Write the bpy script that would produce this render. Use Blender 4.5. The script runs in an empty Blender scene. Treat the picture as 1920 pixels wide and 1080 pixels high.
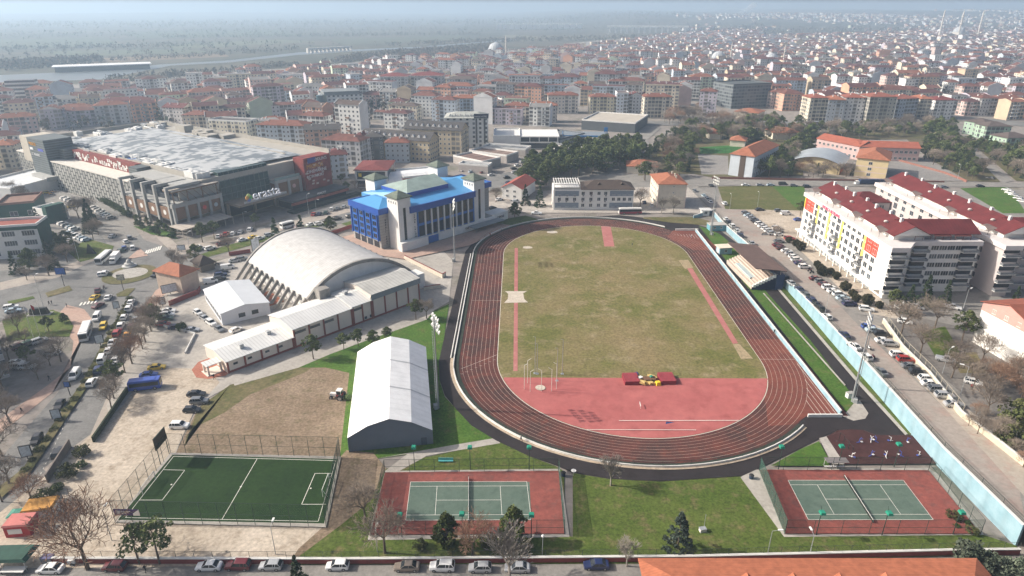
# aerial view of a stadium quarter: everything is built below in metres, z up, y away from the camera
EXPO, HAZE, SKY = 0.44, 0.00028, .105
import bpy, bmesh, math, random
from mathutils import Vector, Matrix
R = math.radians
RND = random.Random(7)
SC = bpy.context.scene
COL = SC.collection
# ---------------------------------------------------------------- survey of the place
# the camera hovers 90 m above the running track; photo points on level ground become metres
F, TILT, CAMH = 1228.05, R(23.258), 90.47
SP, CP = math.sin(TILT), math.cos(TILT)
def G(x, y, z=0.0):
    u = (x-960)/F; v = (y-540)/F
    t = (CAMH-z)/(SP+v*CP)
    return Vector((t*u, t*(CP-v*SP), z))
def TZ(Y):          # level of the terrace east of the blue retaining wall
    pts = [(60, 4.4), (115, 4.3), (162, 4.3), (206, 3.3), (276, 1.9), (345, 0.0)]
    if Y <= pts[0][0]: return pts[0][1]
    for (a, za), (b, zb) in zip(pts, pts[1:]):
        if Y <= b: return za+(zb-za)*(Y-a)/(b-a)
    return 0.0
def GE(x, y):       # same, on the terrace
    z = 3.0
    for _ in range(12):
        p = G(x, y, z); z = TZ(p.y)
    p.z = z
    return p
def PX(p):
    d = CAMH-p[2]; dep = p[1]*CP+d*SP
    return 960+F*p[0]/dep, 540+F*(d*CP-p[1]*SP)/dep
def HT(x, y, yt):
    p = G(x, y); v = (yt-540)/F
    return CAMH-p.y*(SP+v*CP)/(CP-v*SP)
def hdg(a, b, e=False):
    f = GE if e else G
    p, q = f(*a), f(*b)
    return math.atan2(q.y-p.y, q.x-p.x)
def inpoly(x, y, P):
    c = False; n = len(P); j = n-1
    for i in range(n):
        if (P[i][1] > y) != (P[j][1] > y) and x < (P[j][0]-P[i][0])*(y-P[i][1])/(P[j][1]-P[i][1])+P[i][0]: c = not c
        j = i
    return c
# ---------------------------------------------------------------- materials
MATS = {}
def _new(name):
    m = bpy.data.materials.new(name); m.use_nodes = True
    nt = m.node_tree; b = nt.nodes['Principled BSDF']
    return m, nt, b
def rgb(c): return (c[0], c[1], c[2], 1)
def M(name, c=None, rough=.75, var=.12, scale=.6, metal=0, spec=.3, c2=None, world=False, bump=0, stripes=None, coat=0):
    """plain procedural material: colour broken up by two sizes of noise"""
    if name in MATS: return MATS[name]
    m, nt, b = _new(name); N = nt.nodes; L = nt.links
    b.inputs['Roughness'].default_value = rough; b.inputs['Metallic'].default_value = metal
    b.inputs['Specular IOR Level'].default_value = spec
    if coat: b.inputs['Coat Weight'].default_value = coat
    if world:
        co = N.new('ShaderNodeNewGeometry').outputs['Position']
    else:
        co = N.new('ShaderNodeTexCoord').outputs['Object']
    n1 = N.new('ShaderNodeTexNoise'); n1.inputs['Scale'].default_value = scale; n1.inputs['Detail'].default_value = 6; n1.inputs['Roughness'].default_value = .65
    L.new(co, n1.inputs['Vector'])
    ramp = N.new('ShaderNodeMapRange'); ramp.inputs[1].default_value = .32; ramp.inputs[2].default_value = .68
    L.new(n1.outputs['Fac'], ramp.inputs[0])
    mx = N.new('ShaderNodeMix'); mx.data_type = 'RGBA'
    a = tuple(max(0, v*(1-var)) for v in c); d = c2 or tuple(min(1, v*(1+var)) for v in c)
    mx.inputs[6].default_value = rgb(a); mx.inputs[7].default_value = rgb(d)
    L.new(ramp.outputs[0], mx.inputs[0])
    out = mx.outputs[2]
    if stripes:   # (axis, period, darkness): seams of sheet metal, tile courses, planks
        ax, per, dk = stripes
        sx = N.new('ShaderNodeSeparateXYZ'); L.new(N.new('ShaderNodeTexCoord').outputs['Object'], sx.inputs[0])
        md = N.new('ShaderNodeMath'); md.operation = 'PINGPONG'; md.inputs[1].default_value = per/2
        L.new(sx.outputs[ax], md.inputs[0])
        mr = N.new('ShaderNodeMapRange'); mr.inputs[1].default_value = 0; mr.inputs[2].default_value = per*.22; mr.inputs[3].default_value = 1-dk; mr.inputs[4].default_value = 1
        L.new(md.outputs[0], mr.inputs[0])
        m2 = N.new('ShaderNodeMix'); m2.data_type = 'RGBA'; m2.blend_type = 'MULTIPLY'; m2.inputs[0].default_value = 1
        L.new(out, m2.inputs[6]); L.new(mr.outputs[0], m2.inputs[7]); out = m2.outputs[2]
    L.new(out, b.inputs['Base Color'])
    if bump:
        bp = N.new('ShaderNodeBump'); bp.inputs['Strength'].default_value = bump; bp.inputs['Distance'].default_value = .2
        L.new(n1.outputs['Fac'], bp.inputs['Height']); L.new(bp.outputs[0], b.inputs['Normal'])
    MATS[name] = m
    return m
def GM(name, cols, s1=.05, s2=.8, rough=.9, mixf=.55, lo=.35, hi=.65, bump=.3, grid=None):
    """ground: three colours in big patches and fine grain, in metres of the place itself"""
    if name in MATS: return MATS[name]
    m, nt, b = _new(name); N = nt.nodes; L = nt.links
    b.inputs['Roughness'].default_value = rough; b.inputs['Specular IOR Level'].default_value = .2
    co = N.new('ShaderNodeNewGeometry').outputs['Position']
    def noise(s, d=6, r=.6):
        n = N.new('ShaderNodeTexNoise'); n.inputs['Scale'].default_value = s; n.inputs['Detail'].default_value = d; n.inputs['Roughness'].default_value = r
        L.new(co, n.inputs['Vector']); return n.outputs['Fac']
    def mr(f, a, c, x=0, y=1):
        r = N.new('ShaderNodeMapRange'); r.inputs[1].default_value = a; r.inputs[2].default_value = c; r.inputs[3].default_value = x; r.inputs[4].default_value = y
        L.new(f, r.inputs[0]); return r.outputs[0]
    def mix(f, a, c):
        x = N.new('ShaderNodeMix'); x.data_type = 'RGBA'; L.new(f, x.inputs[0])
        for s, v in ((6, a), (7, c)):
            if isinstance(v, tuple): x.inputs[s].default_value = rgb(v)
            else: L.new(v, x.inputs[s])
        return x.outputs[2]
    big = mr(noise(s1, 7, .62), lo, hi); fine = noise(s2, 5, .7)
    c = mix(big, cols[0], cols[1])
    if len(cols) > 2: c = mix(mr(noise(s1*3.1, 6, .65), .52, .72), c, cols[2])
    f = mr(fine, .3, .7, 1-mixf*.5, 1+mixf*.4)
    mm = N.new('ShaderNodeMix'); mm.data_type = 'RGBA'; mm.blend_type = 'MULTIPLY'; mm.inputs[0].default_value = 1
    L.new(c, mm.inputs[6]); L.new(f, mm.inputs[7])
    L.new(mm.outputs[2], b.inputs['Base Color'])
    if bump:
        bp = N.new('ShaderNodeBump'); bp.inputs['Strength'].default_value = bump; bp.inputs['Distance'].default_value = .15
        L.new(fine, bp.inputs['Height']); L.new(bp.outputs[0], b.inputs['Normal'])
    MATS[name] = m
    return m
def glassm(name, c, rough=.08, var=.5):
    if name in MATS: return MATS[name]
    m, nt, b = _new(name); N = nt.nodes; L = nt.links
    b.inputs['Roughness'].default_value = rough; b.inputs['Specular IOR Level'].default_value = .6
    oi = N.new('ShaderNodeObjectInfo')
    mx = N.new('ShaderNodeMix'); mx.data_type = 'RGBA'
    mx.inputs[6].default_value = rgb(tuple(v*(1-var) for v in c)); mx.inputs[7].default_value = rgb(tuple(min(1, v*(1+var*1.6)) for v in c))
    L.new(oi.outputs['Random'], mx.inputs[0]); L.new(mx.outputs[2], b.inputs['Base Color'])
    MATS[name] = m; return m
def facade(name, wall, frame=(.7, .7, .68), bay=3.2, flr=3.0, ww=.37, wh=.43, balc=.35, accent=None, grime=.15):
    """rendered wall with a grid of windows and loggias set out in metres (UV), each pane its own tone"""
    if name in MATS: return MATS[name]
    m, nt, b = _new(name); N = nt.nodes; L = nt.links
    def math_(op, a, c=None, d=None):
        n = N.new('ShaderNodeMath'); n.operation = op
        for i, v in enumerate((a, c, d)):
            if v is None: continue
            if isinstance(v, (int, float)): n.inputs[i].default_value = v
            else: L.new(v, n.inputs[i])
        return n.outputs[0]
    def mix(f, a, c):
        x = N.new('ShaderNodeMix'); x.data_type = 'RGBA'; L.new(f, x.inputs[0])
        for s, v in ((6, a), (7, c)):
            if isinstance(v, tuple): x.inputs[s].default_value = rgb(v)
            else: L.new(v, x.inputs[s])
        return x.outputs[2]
    uv = N.new('ShaderNodeUVMap'); sx = N.new('ShaderNodeSeparateXYZ'); L.new(uv.outputs[0], sx.inputs[0])
    u = math_('DIVIDE', sx.outputs[0], bay); v = math_('DIVIDE', sx.outputs[1], flr)
    fu = math_('FRACT', u); fv = math_('FRACT', v); iu = math_('FLOOR', u); iv = math_('FLOOR', v)
    oi = N.new('ShaderNodeObjectInfo')
    cell = N.new('ShaderNodeCombineXYZ'); L.new(iu, cell.inputs[0]); L.new(iv, cell.inputs[1]); L.new(oi.outputs['Random'], cell.inputs[2])
    wn = N.new('ShaderNodeTexWhiteNoise'); L.new(cell.outputs[0], wn.inputs['Vector'])
    colm = N.new('ShaderNodeCombineXYZ'); L.new(iu, colm.inputs[0]); L.new(oi.outputs['Random'], colm.inputs[2])
    wc = N.new('ShaderNodeTexWhiteNoise'); L.new(colm.outputs[0], wc.inputs['Vector'])
    isb = math_('LESS_THAN', wc.outputs['Value'], balc)
    du = math_('ABSOLUTE', math_('SUBTRACT', fu, .5)); dv = math_('ABSOLUTE', math_('SUBTRACT', fv, .52))
    def box(a, c): return math_('MULTIPLY', math_('LESS_THAN', du, a), math_('LESS_THAN', dv, c))
    win = box(ww/2, wh/2); frm = box(ww/2+.045, wh/2+.04)
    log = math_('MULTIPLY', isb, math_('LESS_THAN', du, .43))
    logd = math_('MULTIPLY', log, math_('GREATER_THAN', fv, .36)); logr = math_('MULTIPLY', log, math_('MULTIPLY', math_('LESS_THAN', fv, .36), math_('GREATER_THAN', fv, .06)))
    tc = N.new('ShaderNodeTexCoord'); n1 = N.new('ShaderNodeTexNoise'); n1.inputs['Scale'].default_value = .25; n1.inputs['Detail'].default_value = 5
    L.new(tc.outputs['Object'], n1.inputs['Vector'])
    base = mix(n1.outputs['Fac'], tuple(x*(1-grime) for x in wall), tuple(min(1, x*(1+grime*.6)) for x in wall))
    if accent: base = mix(math_('GREATER_THAN', wc.outputs['Value'], .72), base, accent)
    pane = mix(wn.outputs['Value'], (.02, .025, .032), (.15, .165, .18))
    c = mix(frm, base, frame); c = mix(win, c, pane)
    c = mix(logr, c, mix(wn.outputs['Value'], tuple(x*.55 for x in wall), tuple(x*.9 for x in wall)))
    c = mix(logd, c, mix(wn.outputs['Value'], (.06, .06, .065), (.26, .25, .23)))  # loggia openings painted dark on the flat wall, for shade in a recess
    L.new(c, b.inputs['Base Color'])
    gl = math_('MAXIMUM', win, logd)
    L.new(math_('MULTIPLY_ADD', gl, -.6, .85), b.inputs['Roughness'])
    MATS[name] = m; return m
# ---------------------------------------------------------------- mesh builder
class MB:
    def __init__(s): s.v = []; s.f = []; s.m = []; s.uv = []
    def face(s, pts, mi=0, uv=None):
        i = len(s.v); s.v += [tuple(p) for p in pts]; s.f.append(tuple(range(i, i+len(pts)))); s.m.append(mi); s.uv.append(uv)
    def mesh(s, V, FS, mi=0):
        i = len(s.v); s.v += [tuple(p) for p in V]
        for f in FS: s.f.append(tuple(i+k for k in f)); s.m.append(mi); s.uv.append(None)
    def box(s, cx, cy, z0, sx, sy, sz, rot=0, mi=0, taper=1):
        c, n = math.cos(rot), math.sin(rot); V = []
        for z, t in ((z0, 1), (z0+sz, taper)):
            for a, b in ((-1, -1), (1, -1), (1, 1), (-1, 1)):
                x, y = a*sx/2*t, b*sy/2*t; V.append((cx+x*c-y*n, cy+x*n+y*c, z))
        s.mesh(V, [(3, 2, 1, 0), (4, 5, 6, 7), (0, 1, 5, 4), (1, 2, 6, 5), (2, 3, 7, 6), (3, 0, 4, 7)], mi)
    def b3(s, x0, x1, y0, y1, z0, z1, mi=0): s.box((x0+x1)/2, (y0+y1)/2, z0, x1-x0, y1-y0, z1-z0, 0, mi)
    def prism(s, P, z0, z1, mi=0, top=None, u0=0, mis=None):
        """upright prism on polygon P (counter-clockwise); walls get UV in metres"""
        n = len(P); u = u0
        for i in range(n):
            a, b = P[i], P[(i+1) % n]; l = math.hypot(b[0]-a[0], b[1]-a[1])
            s.face([(a[0], a[1], z0), (b[0], b[1], z0), (b[0], b[1], z1), (a[0], a[1], z1)], mis[i] if mis else mi,
                   [(u, 0), (u+l, 0), (u+l, z1-z0), (u, z1-z0)]); u += l
        s.face([(p[0], p[1], z1) for p in P], mi if top is None else top)
        s.face([(p[0], p[1], z0) for p in reversed(P)], mi)
    def wallseg(s, a, b, t, z0, z1, mi=0, za=None, zb=None):
        """wall piece from a to b, thickness t; heights may differ at each end (za, zb = (bottom, top))"""
        d = Vector((b[0]-a[0], b[1]-a[1])); d.normalize(); n = Vector((-d.y, d.x))*t/2
        za = za or (z0, z1); zb = zb or (z0, z1)
        V = []
        for k in (0, 1):
            for p, zz, sg in ((a, za, -1), (b, zb, -1), (b, zb, 1), (a, za, 1)):
                V.append((p[0]+n.x*sg, p[1]+n.y*sg, zz[k]))
        s.mesh(V, [(3, 2, 1, 0), (4, 5, 6, 7), (0, 1, 5, 4), (1, 2, 6, 5), (2, 3, 7, 6), (3, 0, 4, 7)], mi)
    def tube(s, a, b, r0, r1=None, n=6, mi=0, cap=True):
        r1 = r0 if r1 is None else r1
        a, b = Vector(a), Vector(b); d = (b-a).normalized()
        x = d.orthogonal().normalized(); y = d.cross(x); V = []
        for p, r in ((a, r0), (b, r1)):
            for i in range(n):
                t = 2*math.pi*i/n; V.append(p+(x*math.cos(t)+y*math.sin(t))*r)
        FS = [(i, (i+1) % n, n+(i+1) % n, n+i) for i in range(n)]
        if cap: FS += [tuple(range(n-1, -1, -1)), tuple(range(n, 2*n))]
        s.mesh(V, FS, mi)
    def lathe(s, prof, n=12, c=(0, 0, 0), mi=0):
        V = []; k = len(prof)
        for r, z in prof:
            for i in range(n):
                t = 2*math.pi*i/n; V.append((c[0]+r*math.cos(t), c[1]+r*math.sin(t), c[2]+z))
        FS = [(j*n+i, j*n+(i+1) % n, (j+1)*n+(i+1) % n, (j+1)*n+i) for j in range(k-1) for i in range(n)]
        FS += [tuple(range(n-1, -1, -1)), tuple(range((k-1)*n, k*n))]
        s.mesh(V, FS, mi)
    def sphere(s, c, r, mi=0, n=8, k=5, sq=1):
        s.lathe([(max(.01, r*math.sin(math.pi*j/k)), -r*sq*math.cos(math.pi*j/k)) for j in range(k+1)], n, c, mi)
    def data(s, name, mats, smooth=False):
        me = bpy.data.meshes.new(name); me.from_pydata(s.v, [], s.f)
        for m in (mats if isinstance(mats, (list, tuple)) else [mats]): me.materials.append(m)
        me.polygons.foreach_set('material_index', s.m)
        if any(u for u in s.uv):
            lay = me.uv_layers.new(name='UVMap'); d = lay.data; k = 0
            for f, u in zip(s.f, s.uv):
                for j in range(len(f)):
                    if u: d[k].uv = u[j]
                    k += 1
        if smooth: me.polygons.foreach_set('use_smooth', [True]*len(me.polygons))
        me.update(); return me
    def build(s, name, mats, parent=None, loc=(0, 0, 0), rz=0, smooth=False):
        return link(name, s.data(name, mats, smooth), parent, loc, rz)
def link(name, data, parent=None, loc=(0, 0, 0), rz=0):
    o = bpy.data.objects.new(name, data); COL.objects.link(o)
    o.location = loc; o.rotation_euler = (0, 0, rz)
    if parent: o.parent = parent
    return o
LABELS = {}
def tag(o, label, cat, group=None, kind=None):
    o['label'] = label; o['category'] = cat
    if group: o['group'] = group
    if kind: o['kind'] = kind
    LABELS.setdefault(label, []).append(o.name)
    return o
def thing(name, label, cat, loc=(0, 0, 0), rz=0, group=None):
    o = link(name, None, None, loc, rz); o.empty_display_size = .5
    if label: tag(o, label, cat, group)
    return o
def dup(o, parent=None):
    c = o.copy(); COL.objects.link(c)
    for k in ('label', 'category', 'group'):
        if k in c: del c[k]
    c.parent = parent
    if parent is not None: c.matrix_parent_inverse = o.matrix_parent_inverse
    for ch in o.children: dup(ch, c)
    return c
ZL = [0.02]
def sheet(name, P, mat, label=None, z=None, kind='structure', terrace=False):
    """one ground layer a few millimetres above the last"""
    if z is None: ZL[0] += .005; z = ZL[0]
    if terrace:
        bm = bmesh.new(); f = bm.faces.new([bm.verts.new((p[0], p[1], 0)) for p in P])
        for k in (60, 115, 145, 180, 230, 276, 310, 345):
            bmesh.ops.bisect_plane(bm, geom=bm.verts[:]+bm.edges[:]+bm.faces[:], plane_co=(0, k, 0), plane_no=(0, 1, 0))
        for v in bm.verts: v.co.z = TZ(v.co.y)+z
        bmesh.ops.recalc_face_normals(bm, faces=bm.faces)
        me = bpy.data.meshes.new(name); bm.to_mesh(me); bm.free()
        if me.polygons and me.polygons[0].normal.z < 0: me.flip_normals()
        me.materials.append(mat); o = link(name, me)
    else:
        a = sum(P[i][0]*P[(i+1) % len(P)][1]-P[(i+1) % len(P)][0]*P[i][1] for i in range(len(P)))
        if a < 0: P = list(reversed(P))
        b = MB(); b.face([(p[0], p[1], z) for p in P]); o = b.build(name, mat)
    o['kind'] = kind
    if label: o['label'] = label
    return o
def gp(*pts): return [G(*p) for p in pts]
def ge(*pts): return [GE(*p) for p in pts]
TEXTS = {}
def text(s, size, mat, parent, loc, rot, name='lettering', depth=.06):
    """flat raised letters; rot = full euler"""
    cu = bpy.data.curves.new('t', 'FONT'); cu.body = s; cu.size = size; cu.extrude = depth; cu.align_x = 'LEFT'
    to = bpy.data.objects.new('t', cu); COL.objects.link(to)
    bpy.context.view_layer.update()
    me = bpy.data.meshes.new_from_object(to.evaluated_get(bpy.context.evaluated_depsgraph_get()))
    bpy.data.objects.remove(to); bpy.data.curves.remove(cu)
    me.materials.clear(); me.materials.append(mat)
    o = link(name, me, parent, loc); o.rotation_euler = rot
    return o
ORD = ['', 'second ', 'third ', 'fourth ', 'fifth ', 'sixth ', 'seventh ', 'eighth ', 'ninth ', 'tenth ', 'eleventh ', 'twelfth ', 'thirteenth ', 'fourteenth ', 'fifteenth ', 'sixteenth ', 'seventeenth ', 'eighteenth ', 'nineteenth ', 'twentieth ']
LAND = []     # (phrase, x, y)
AUTO = []     # (object, description, category, group)
def auto_labels():
    """say which one: what it looks like, the landmark it stands by, and its rank of closeness if others of its look stand there too"""
    buckets = {}
    for o, d, cat, grp, kinds in AUTO:
        x, y = o.location.x, o.location.y
        best = min(((math.hypot(x-l[1], y-l[2]), l) for l in LAND), key=lambda t: t[0])
        l = best[1]; dx, dy = x-l[1], y-l[2]
        rel = 'beyond' if dy > abs(dx)*.8 else ('before' if -dy > abs(dx)*.8 else ('east of' if dx > 0 else 'west of'))
        buckets.setdefault((d, rel, l[0]), []).append((best[0], o, cat, grp))
    for (d, rel, lp), L in buckets.items():
        L.sort(key=lambda t: t[0])
        for i, (dist, o, cat, grp) in enumerate(L):
            if len(L) == 1: s = f'{d} {rel} the {lp}'
            elif i < 20: s = f'{d} {rel} the {lp}, {ORD[i]}closest'
            else: s = f'{d} far {rel} the {lp}'
            tag(o, s, cat, grp)
# ---------------------------------------------------------------- camera, light, air
cam = bpy.data.cameras.new('camera'); co = link('camera', cam); SC.camera = co
cam.sensor_width = 36; cam.lens = 36*F/1920; cam.clip_end = 30000; cam.clip_start = 1
co.location = (0, 0, CAMH); co.rotation_euler = (R(90)-TILT, 0, 0)
W = bpy.data.worlds.new('World'); SC.world = W; W.use_nodes = True
nt = W.node_tree; bg = nt.nodes['Background']; sk = nt.nodes.new('ShaderNodeTexSky')
sk.sky_type = 'NISHITA'; sk.sun_disc = False; sk.sun_elevation = R(33); sk.sun_rotation = R(276)
sk.air_density = .8; sk.dust_density = 7; sk.ozone_density = 1.5; sk.altitude = 50
nt.links.new(sk.outputs[0], bg.inputs[0]); bg.inputs[1].default_value = SKY
sl = bpy.data.lights.new('sun', 'SUN'); so = link('sun', sl); sl.energy = 4.3; sl.angle = R(.55); sl.color = (1, .93, .83)
sd = Vector((math.cos(R(33))*math.cos(R(174)), math.cos(R(33))*math.sin(R(174)), math.sin(R(33))))
so.rotation_euler = (-sd).to_track_quat('-Z', 'Y').to_euler(); so.location = (0, 0, 300)
SC.view_settings.view_transform = 'Standard'; SC.view_settings.look = 'None'; SC.view_settings.gamma = 1; SC.view_settings.exposure = EXPO
SC.cycles.use_denoising = True; SC.cycles.max_bounces = 6; SC.cycles.volume_bounces = 4; SC.cycles.transparent_max_bounces = 24
try: SC.cycles.denoiser = 'OPENIMAGEDENOISE'
except Exception: pass
hz = MB(); hz.b3(-9600, 9600, -400, 9700, -3, 128)
hm = bpy.data.materials.new('air'); hm.use_nodes = True; hn = hm.node_tree
hn.nodes.remove(hn.nodes['Principled BSDF']); pv = hn.nodes.new('ShaderNodeVolumePrincipled')
pv.inputs['Color'].default_value = (.60, .79, 1.0, 1); pv.inputs['Density'].default_value = HAZE; pv.inputs['Anisotropy'].default_value = .25
hn.links.new(pv.outputs[0], hn.nodes['Material Output'].inputs['Volume'])
ho = hz.build('haze', hm); ho['kind'] = 'stuff'
# ---------------------------------------------------------------- palette of the ground
asph = GM('asphalt', [(.165, .163, .158), (.22, .215, .205), (.115, .115, .113)], .06, 1.6, .9, .4)
asph2 = GM('street_asphalt', [(.22, .207, .19), (.275, .26, .238), (.165, .156, .146)], .07, 1.4, .9, .4)
pave = GM('paving', [(.33, .285, .245), (.40, .36, .315), (.27, .235, .21)], .06, 1.2, .9, .3)
pavepink = GM('pink_paving', [(.40, .27, .215), (.45, .325, .265), (.34, .25, .21)], .09, 1.0, .9, .3)
concm = GM('concrete_ground', [(.35, .325, .29), (.44, .41, .37), (.26, .245, .22)], .08, 1.0, .9, .35)
dirt = GM('pale_dirt', [(.40, .335, .26), (.54, .47, .385), (.30, .245, .185)], .09, 1.3, .95, .6, bump=.5)
soil = GM('brown_soil', [(.205, .15, .10), (.28, .212, .15), (.15, .125, .07)], .12, 1.6, .95, .9, bump=.7)
grass = GM('lawn', [(.062, .098, .016), (.10, .13, .028), (.175, .14, .07)], .11, 1.9, .95, 1.0, bump=.6)
grassb = GM('bright_lawn', [(.052, .115, .016), (.075, .145, .022), (.125, .13, .045)], .10, 1.8, .95, .9, bump=.6)
grassd = GM('rough_grass', [(.10, .10, .035), (.17, .14, .075), (.07, .09, .025)], .08, 1.0, .95, .7, bump=.6)
infg = GM('infield_turf', [(.225, .176, .086), (.128, .132, .036), (.285, .23, .135)], .045, 1.3, .95, .8, .38, .62, bump=.9)
trackm = GM('track_rubber', [(.108, .036, .029), (.062, .030, .027), (.165, .050, .034)], .11, .9, .85, .45, .4, .6, bump=.2)
trackb = GM('worn_track_rubber', [(.19, .058, .040), (.14, .046, .035), (.22, .078, .055)], .15, .9, .85, .4, bump=.2)
redm = GM('red_rubber', [(.36, .105, .10), (.42, .135, .125), (.30, .085, .08)], .07, .35, .85, .25, bump=.15)
pinkm = GM('pink_rubber', [(.42, .17, .155), (.36, .13, .12), (.45, .22, .19)], .2, .8, .85, .3)
blackp = GM('black_rubber_path', [(.026, .022, .024), (.035, .029, .030), (.022, .018, .018)], .08, 1.2, .85, .25, bump=.2)
maroon = GM('maroon_rubber', [(.055, .023, .022), (.07, .03, .028), (.045, .02, .02)], .15, 1.2, .85, .3)
whitep = M('line_paint', (.72, .70, .64), .7, .12, 1.5)
cityg = GM('town_ground', [(.225, .205, .19), (.30, .265, .235), (.125, .125, .085)], .02, .3, .95, .5)
farm = GM('far_fields', [(.062, .065, .045), (.105, .093, .065), (.045, .048, .036)], .0035, .03, .95, .5, .42, .58, bump=0)
# ---------------------------------------------------------------- ground, hills, river
def hill(x, y):
    t = max(0, min(1, (y-2300)/2600)); t = t*t*(3-2*t); s = max(0, min(1, (x+300)/1500)); s = s*s*(3-2*s)
    w = 10*math.sin(x*.0021+1)*t+6*math.sin(x*.005+y*.001)*t
    k = max(0, min(1, (y-5200)/2500))
    return t*s*(46+w)+k*(1-s)*22*(1+.4*math.sin(x*.0013)) + max(0, y-5200)*.004*s
gb = MB()
xs = [-9200+i*400 for i in range(47)]; ys = [-110, 300, 700, 1100, 1500, 1900, 2300]+[2300+200*i for i in range(1, 34)]
V = [(x, y, hill(x, y)) for y in ys for x in xs]; n = len(xs)
gb.mesh(V, [(j*n+i, j*n+i+1, (j+1)*n+i+1, (j+1)*n+i) for j in range(len(ys)-1) for i in range(n-1)])
gr = gb.build('ground', farm, smooth=True); gr['kind'] = 'structure'
CITY = [(-60, 168), (130, 158), (250, 152), (400, 136), (540, 128), (700, 113), (860, 104), (930, 98), (1100, 86), (1280, 64), (1500, 54), (1990, 50)]
cg = [(-420, 40), (-520, 400)]+[(G(*p).x, G(*p).y) for p in CITY]+[(900, 500), (420, 40)]
sheet('town_ground', cg, cityg)
riv_lo = [(-80, 160), (60, 153), (190, 149), (250, 137), (320, 123), (430, 117), (560, 103), (660, 96.5), (780, 90.5), (980, 74)]
riv_hi = [(980, 72), (780, 88), (660, 93), (560, 98), (430, 113), (300, 121), (190, 132), (60, 138), (-80, 144)]
wm, nt_, b_ = _new('river_water'); b_.inputs['Base Color'].default_value = (.13, .15, .155, 1); b_.inputs['Roughness'].default_value = .3
sheet('river', gp(*riv_lo, *riv_hi), wm)
# pale and green fields, tracks and banks on the far side
for i, (P, c) in enumerate([
    ([(60, 96), (330, 92), (420, 98), (120, 106)], (.10, .115, .07)), ([(300, 84), (520, 74), (600, 78), (330, 92)], (.12, .13, .075)),
    ([(100, 112), (420, 100), (430, 106), (120, 122)], (.20, .15, .10)), ([(230, 60), (520, 56), (560, 66), (260, 72)], (.08, .095, .055)),
    ([(620, 74), (860, 66), (900, 74), (640, 84)], (.09, .10, .065)), ([(0, 74), (200, 70), (220, 84), (0, 92)], (.085, .10, .06)),
    ([(940, 66), (1130, 60), (1180, 70), (980, 78)], (.17, .16, .11)), ([(1060, 82), (1180, 70), (1200, 75), (1100, 86)], (.30, .28, .24))]):
    sheet('field', gp(*P), GM(f'field_soil_{i}', [c, tuple(v*.8 for v in c), tuple(v*1.15 for v in c)], .01, .05, .95, .4, bump=0))
# ---------------------------------------------------------------- streets and yards (photo survey)
sheet('boulevard', gp((-60, 960), (-10, 1012), (77, 890), (170, 822), (236, 733), (268, 640), (300, 560), (350, 500), (460, 462), (660, 415), (760, 388), (900, 362), (1010, 345), (985, 318), (940, 325), (800, 338), (660, 375), (520, 415), (400, 455), (330, 470), (270, 450), (190, 345), (60, 300), (-80, 300), (-80, 620), (100, 580), (165, 585), (172, 600), (147, 647), (110, 735), (-60, 930)), asph)
sheet('car_park', gp((-80, 300), (60, 300), (190, 345), (262, 440), (214, 480), (190, 440), (130, 455), (60, 500), (-80, 520)), asph2)
sheet('south_street', [(-140, 60), (-140, 86.9), (-30, 86.7), (32, 87.3), (98, 88.9), (98, 60)], asph2)
sheet('pavement', gp((-60, 860), (98, 737), (143, 655), (172, 598), (158, 580), (125, 572), (102, 598), (138, 640), (132, 690), (80, 730), (-60, 830)), pavepink)
sheet('pavement', gp((0, 545), (110, 520), (190, 482), (186, 474), (105, 505), (0, 530)), pave)
sheet('pavement', gp((262, 590), (292, 545), (330, 520), (372, 520), (372, 570), (318, 572), (272, 612)), pavepink)
sheet('pavement', gp((300, 452), (330, 480), (420, 462), (560, 424), (690, 388), (690, 380), (560, 412), (420, 448), (335, 462), (260, 390), (240, 385)), pave)
sheet('pavement', gp((233, 738), (262, 655), (300, 570), (290, 552), (260, 600), (225, 690), (170, 815), (80, 880), (96, 892), (182, 828)), pave)
# depot yard, dirt lot and lawns west of the track
sheet('yard', gp((300, 560), (375, 500), (460, 475), (480, 470), (680, 450), (830, 470), (850, 490), (842, 566), (790, 596), (560, 690), (432, 724), (366, 760), (330, 850), (220, 860), (200, 760), (268, 640)), concm)
sheet('dirt_lot', gp((-60, 1010), (90, 890), (232, 760), (280, 690), (390, 692), (412, 718), (366, 768), (328, 850), (222, 978), (610, 985), (600, 1000), (560, 1060), (100, 1066), (-60, 1066)), dirt)
sheet('yard', gp((277, 612), (305, 612), (362, 628), (347, 662), (274, 668)), concm)
sheet('earth_patch', gp((330, 850), (372, 765), (432, 722), (560, 690), (700, 642), (655, 700), (648, 850), (636, 862), (324, 856)), soil)
sheet('rough_grass', gp((346, 838), (372, 765), (432, 722), (555, 690), (600, 680), (570, 700), (470, 740), (420, 775), (370, 800), (350, 818)), grassd)
sheet('lawn', gp((560, 690), (600, 672), (735, 622), (842, 570), (826, 680), (826, 720), (834, 745), (855, 767), (884, 799), (930, 826), (845, 842), (700, 862), (636, 870), (655, 700), (610, 690)), grassb)
sheet('footpath', gp((430, 700), (560, 668), (790, 578), (832, 560), (800, 600), (640, 656), (560, 690), (440, 724)), concm)
sheet('dirt_track', gp((650, 845), (700, 850), (725, 880), (700, 960), (640, 985), (540, 1060), (560, 1030), (610, 985), (634, 862)), soil)
sheet('lawn', gp((780, 862), (938, 830), (996, 858), (1042, 875), (1058, 885), (1058, 1003), (1074, 1008), (1074, 888), (1140, 899), (1240, 904), (1394, 894), (1420, 890), (1480, 1002), (1840, 1003), (1905, 1024), (1912, 1040), (1200, 1058), (540, 1060), (640, 985), (695, 940), (720, 886), (724, 880)), grass)
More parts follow.
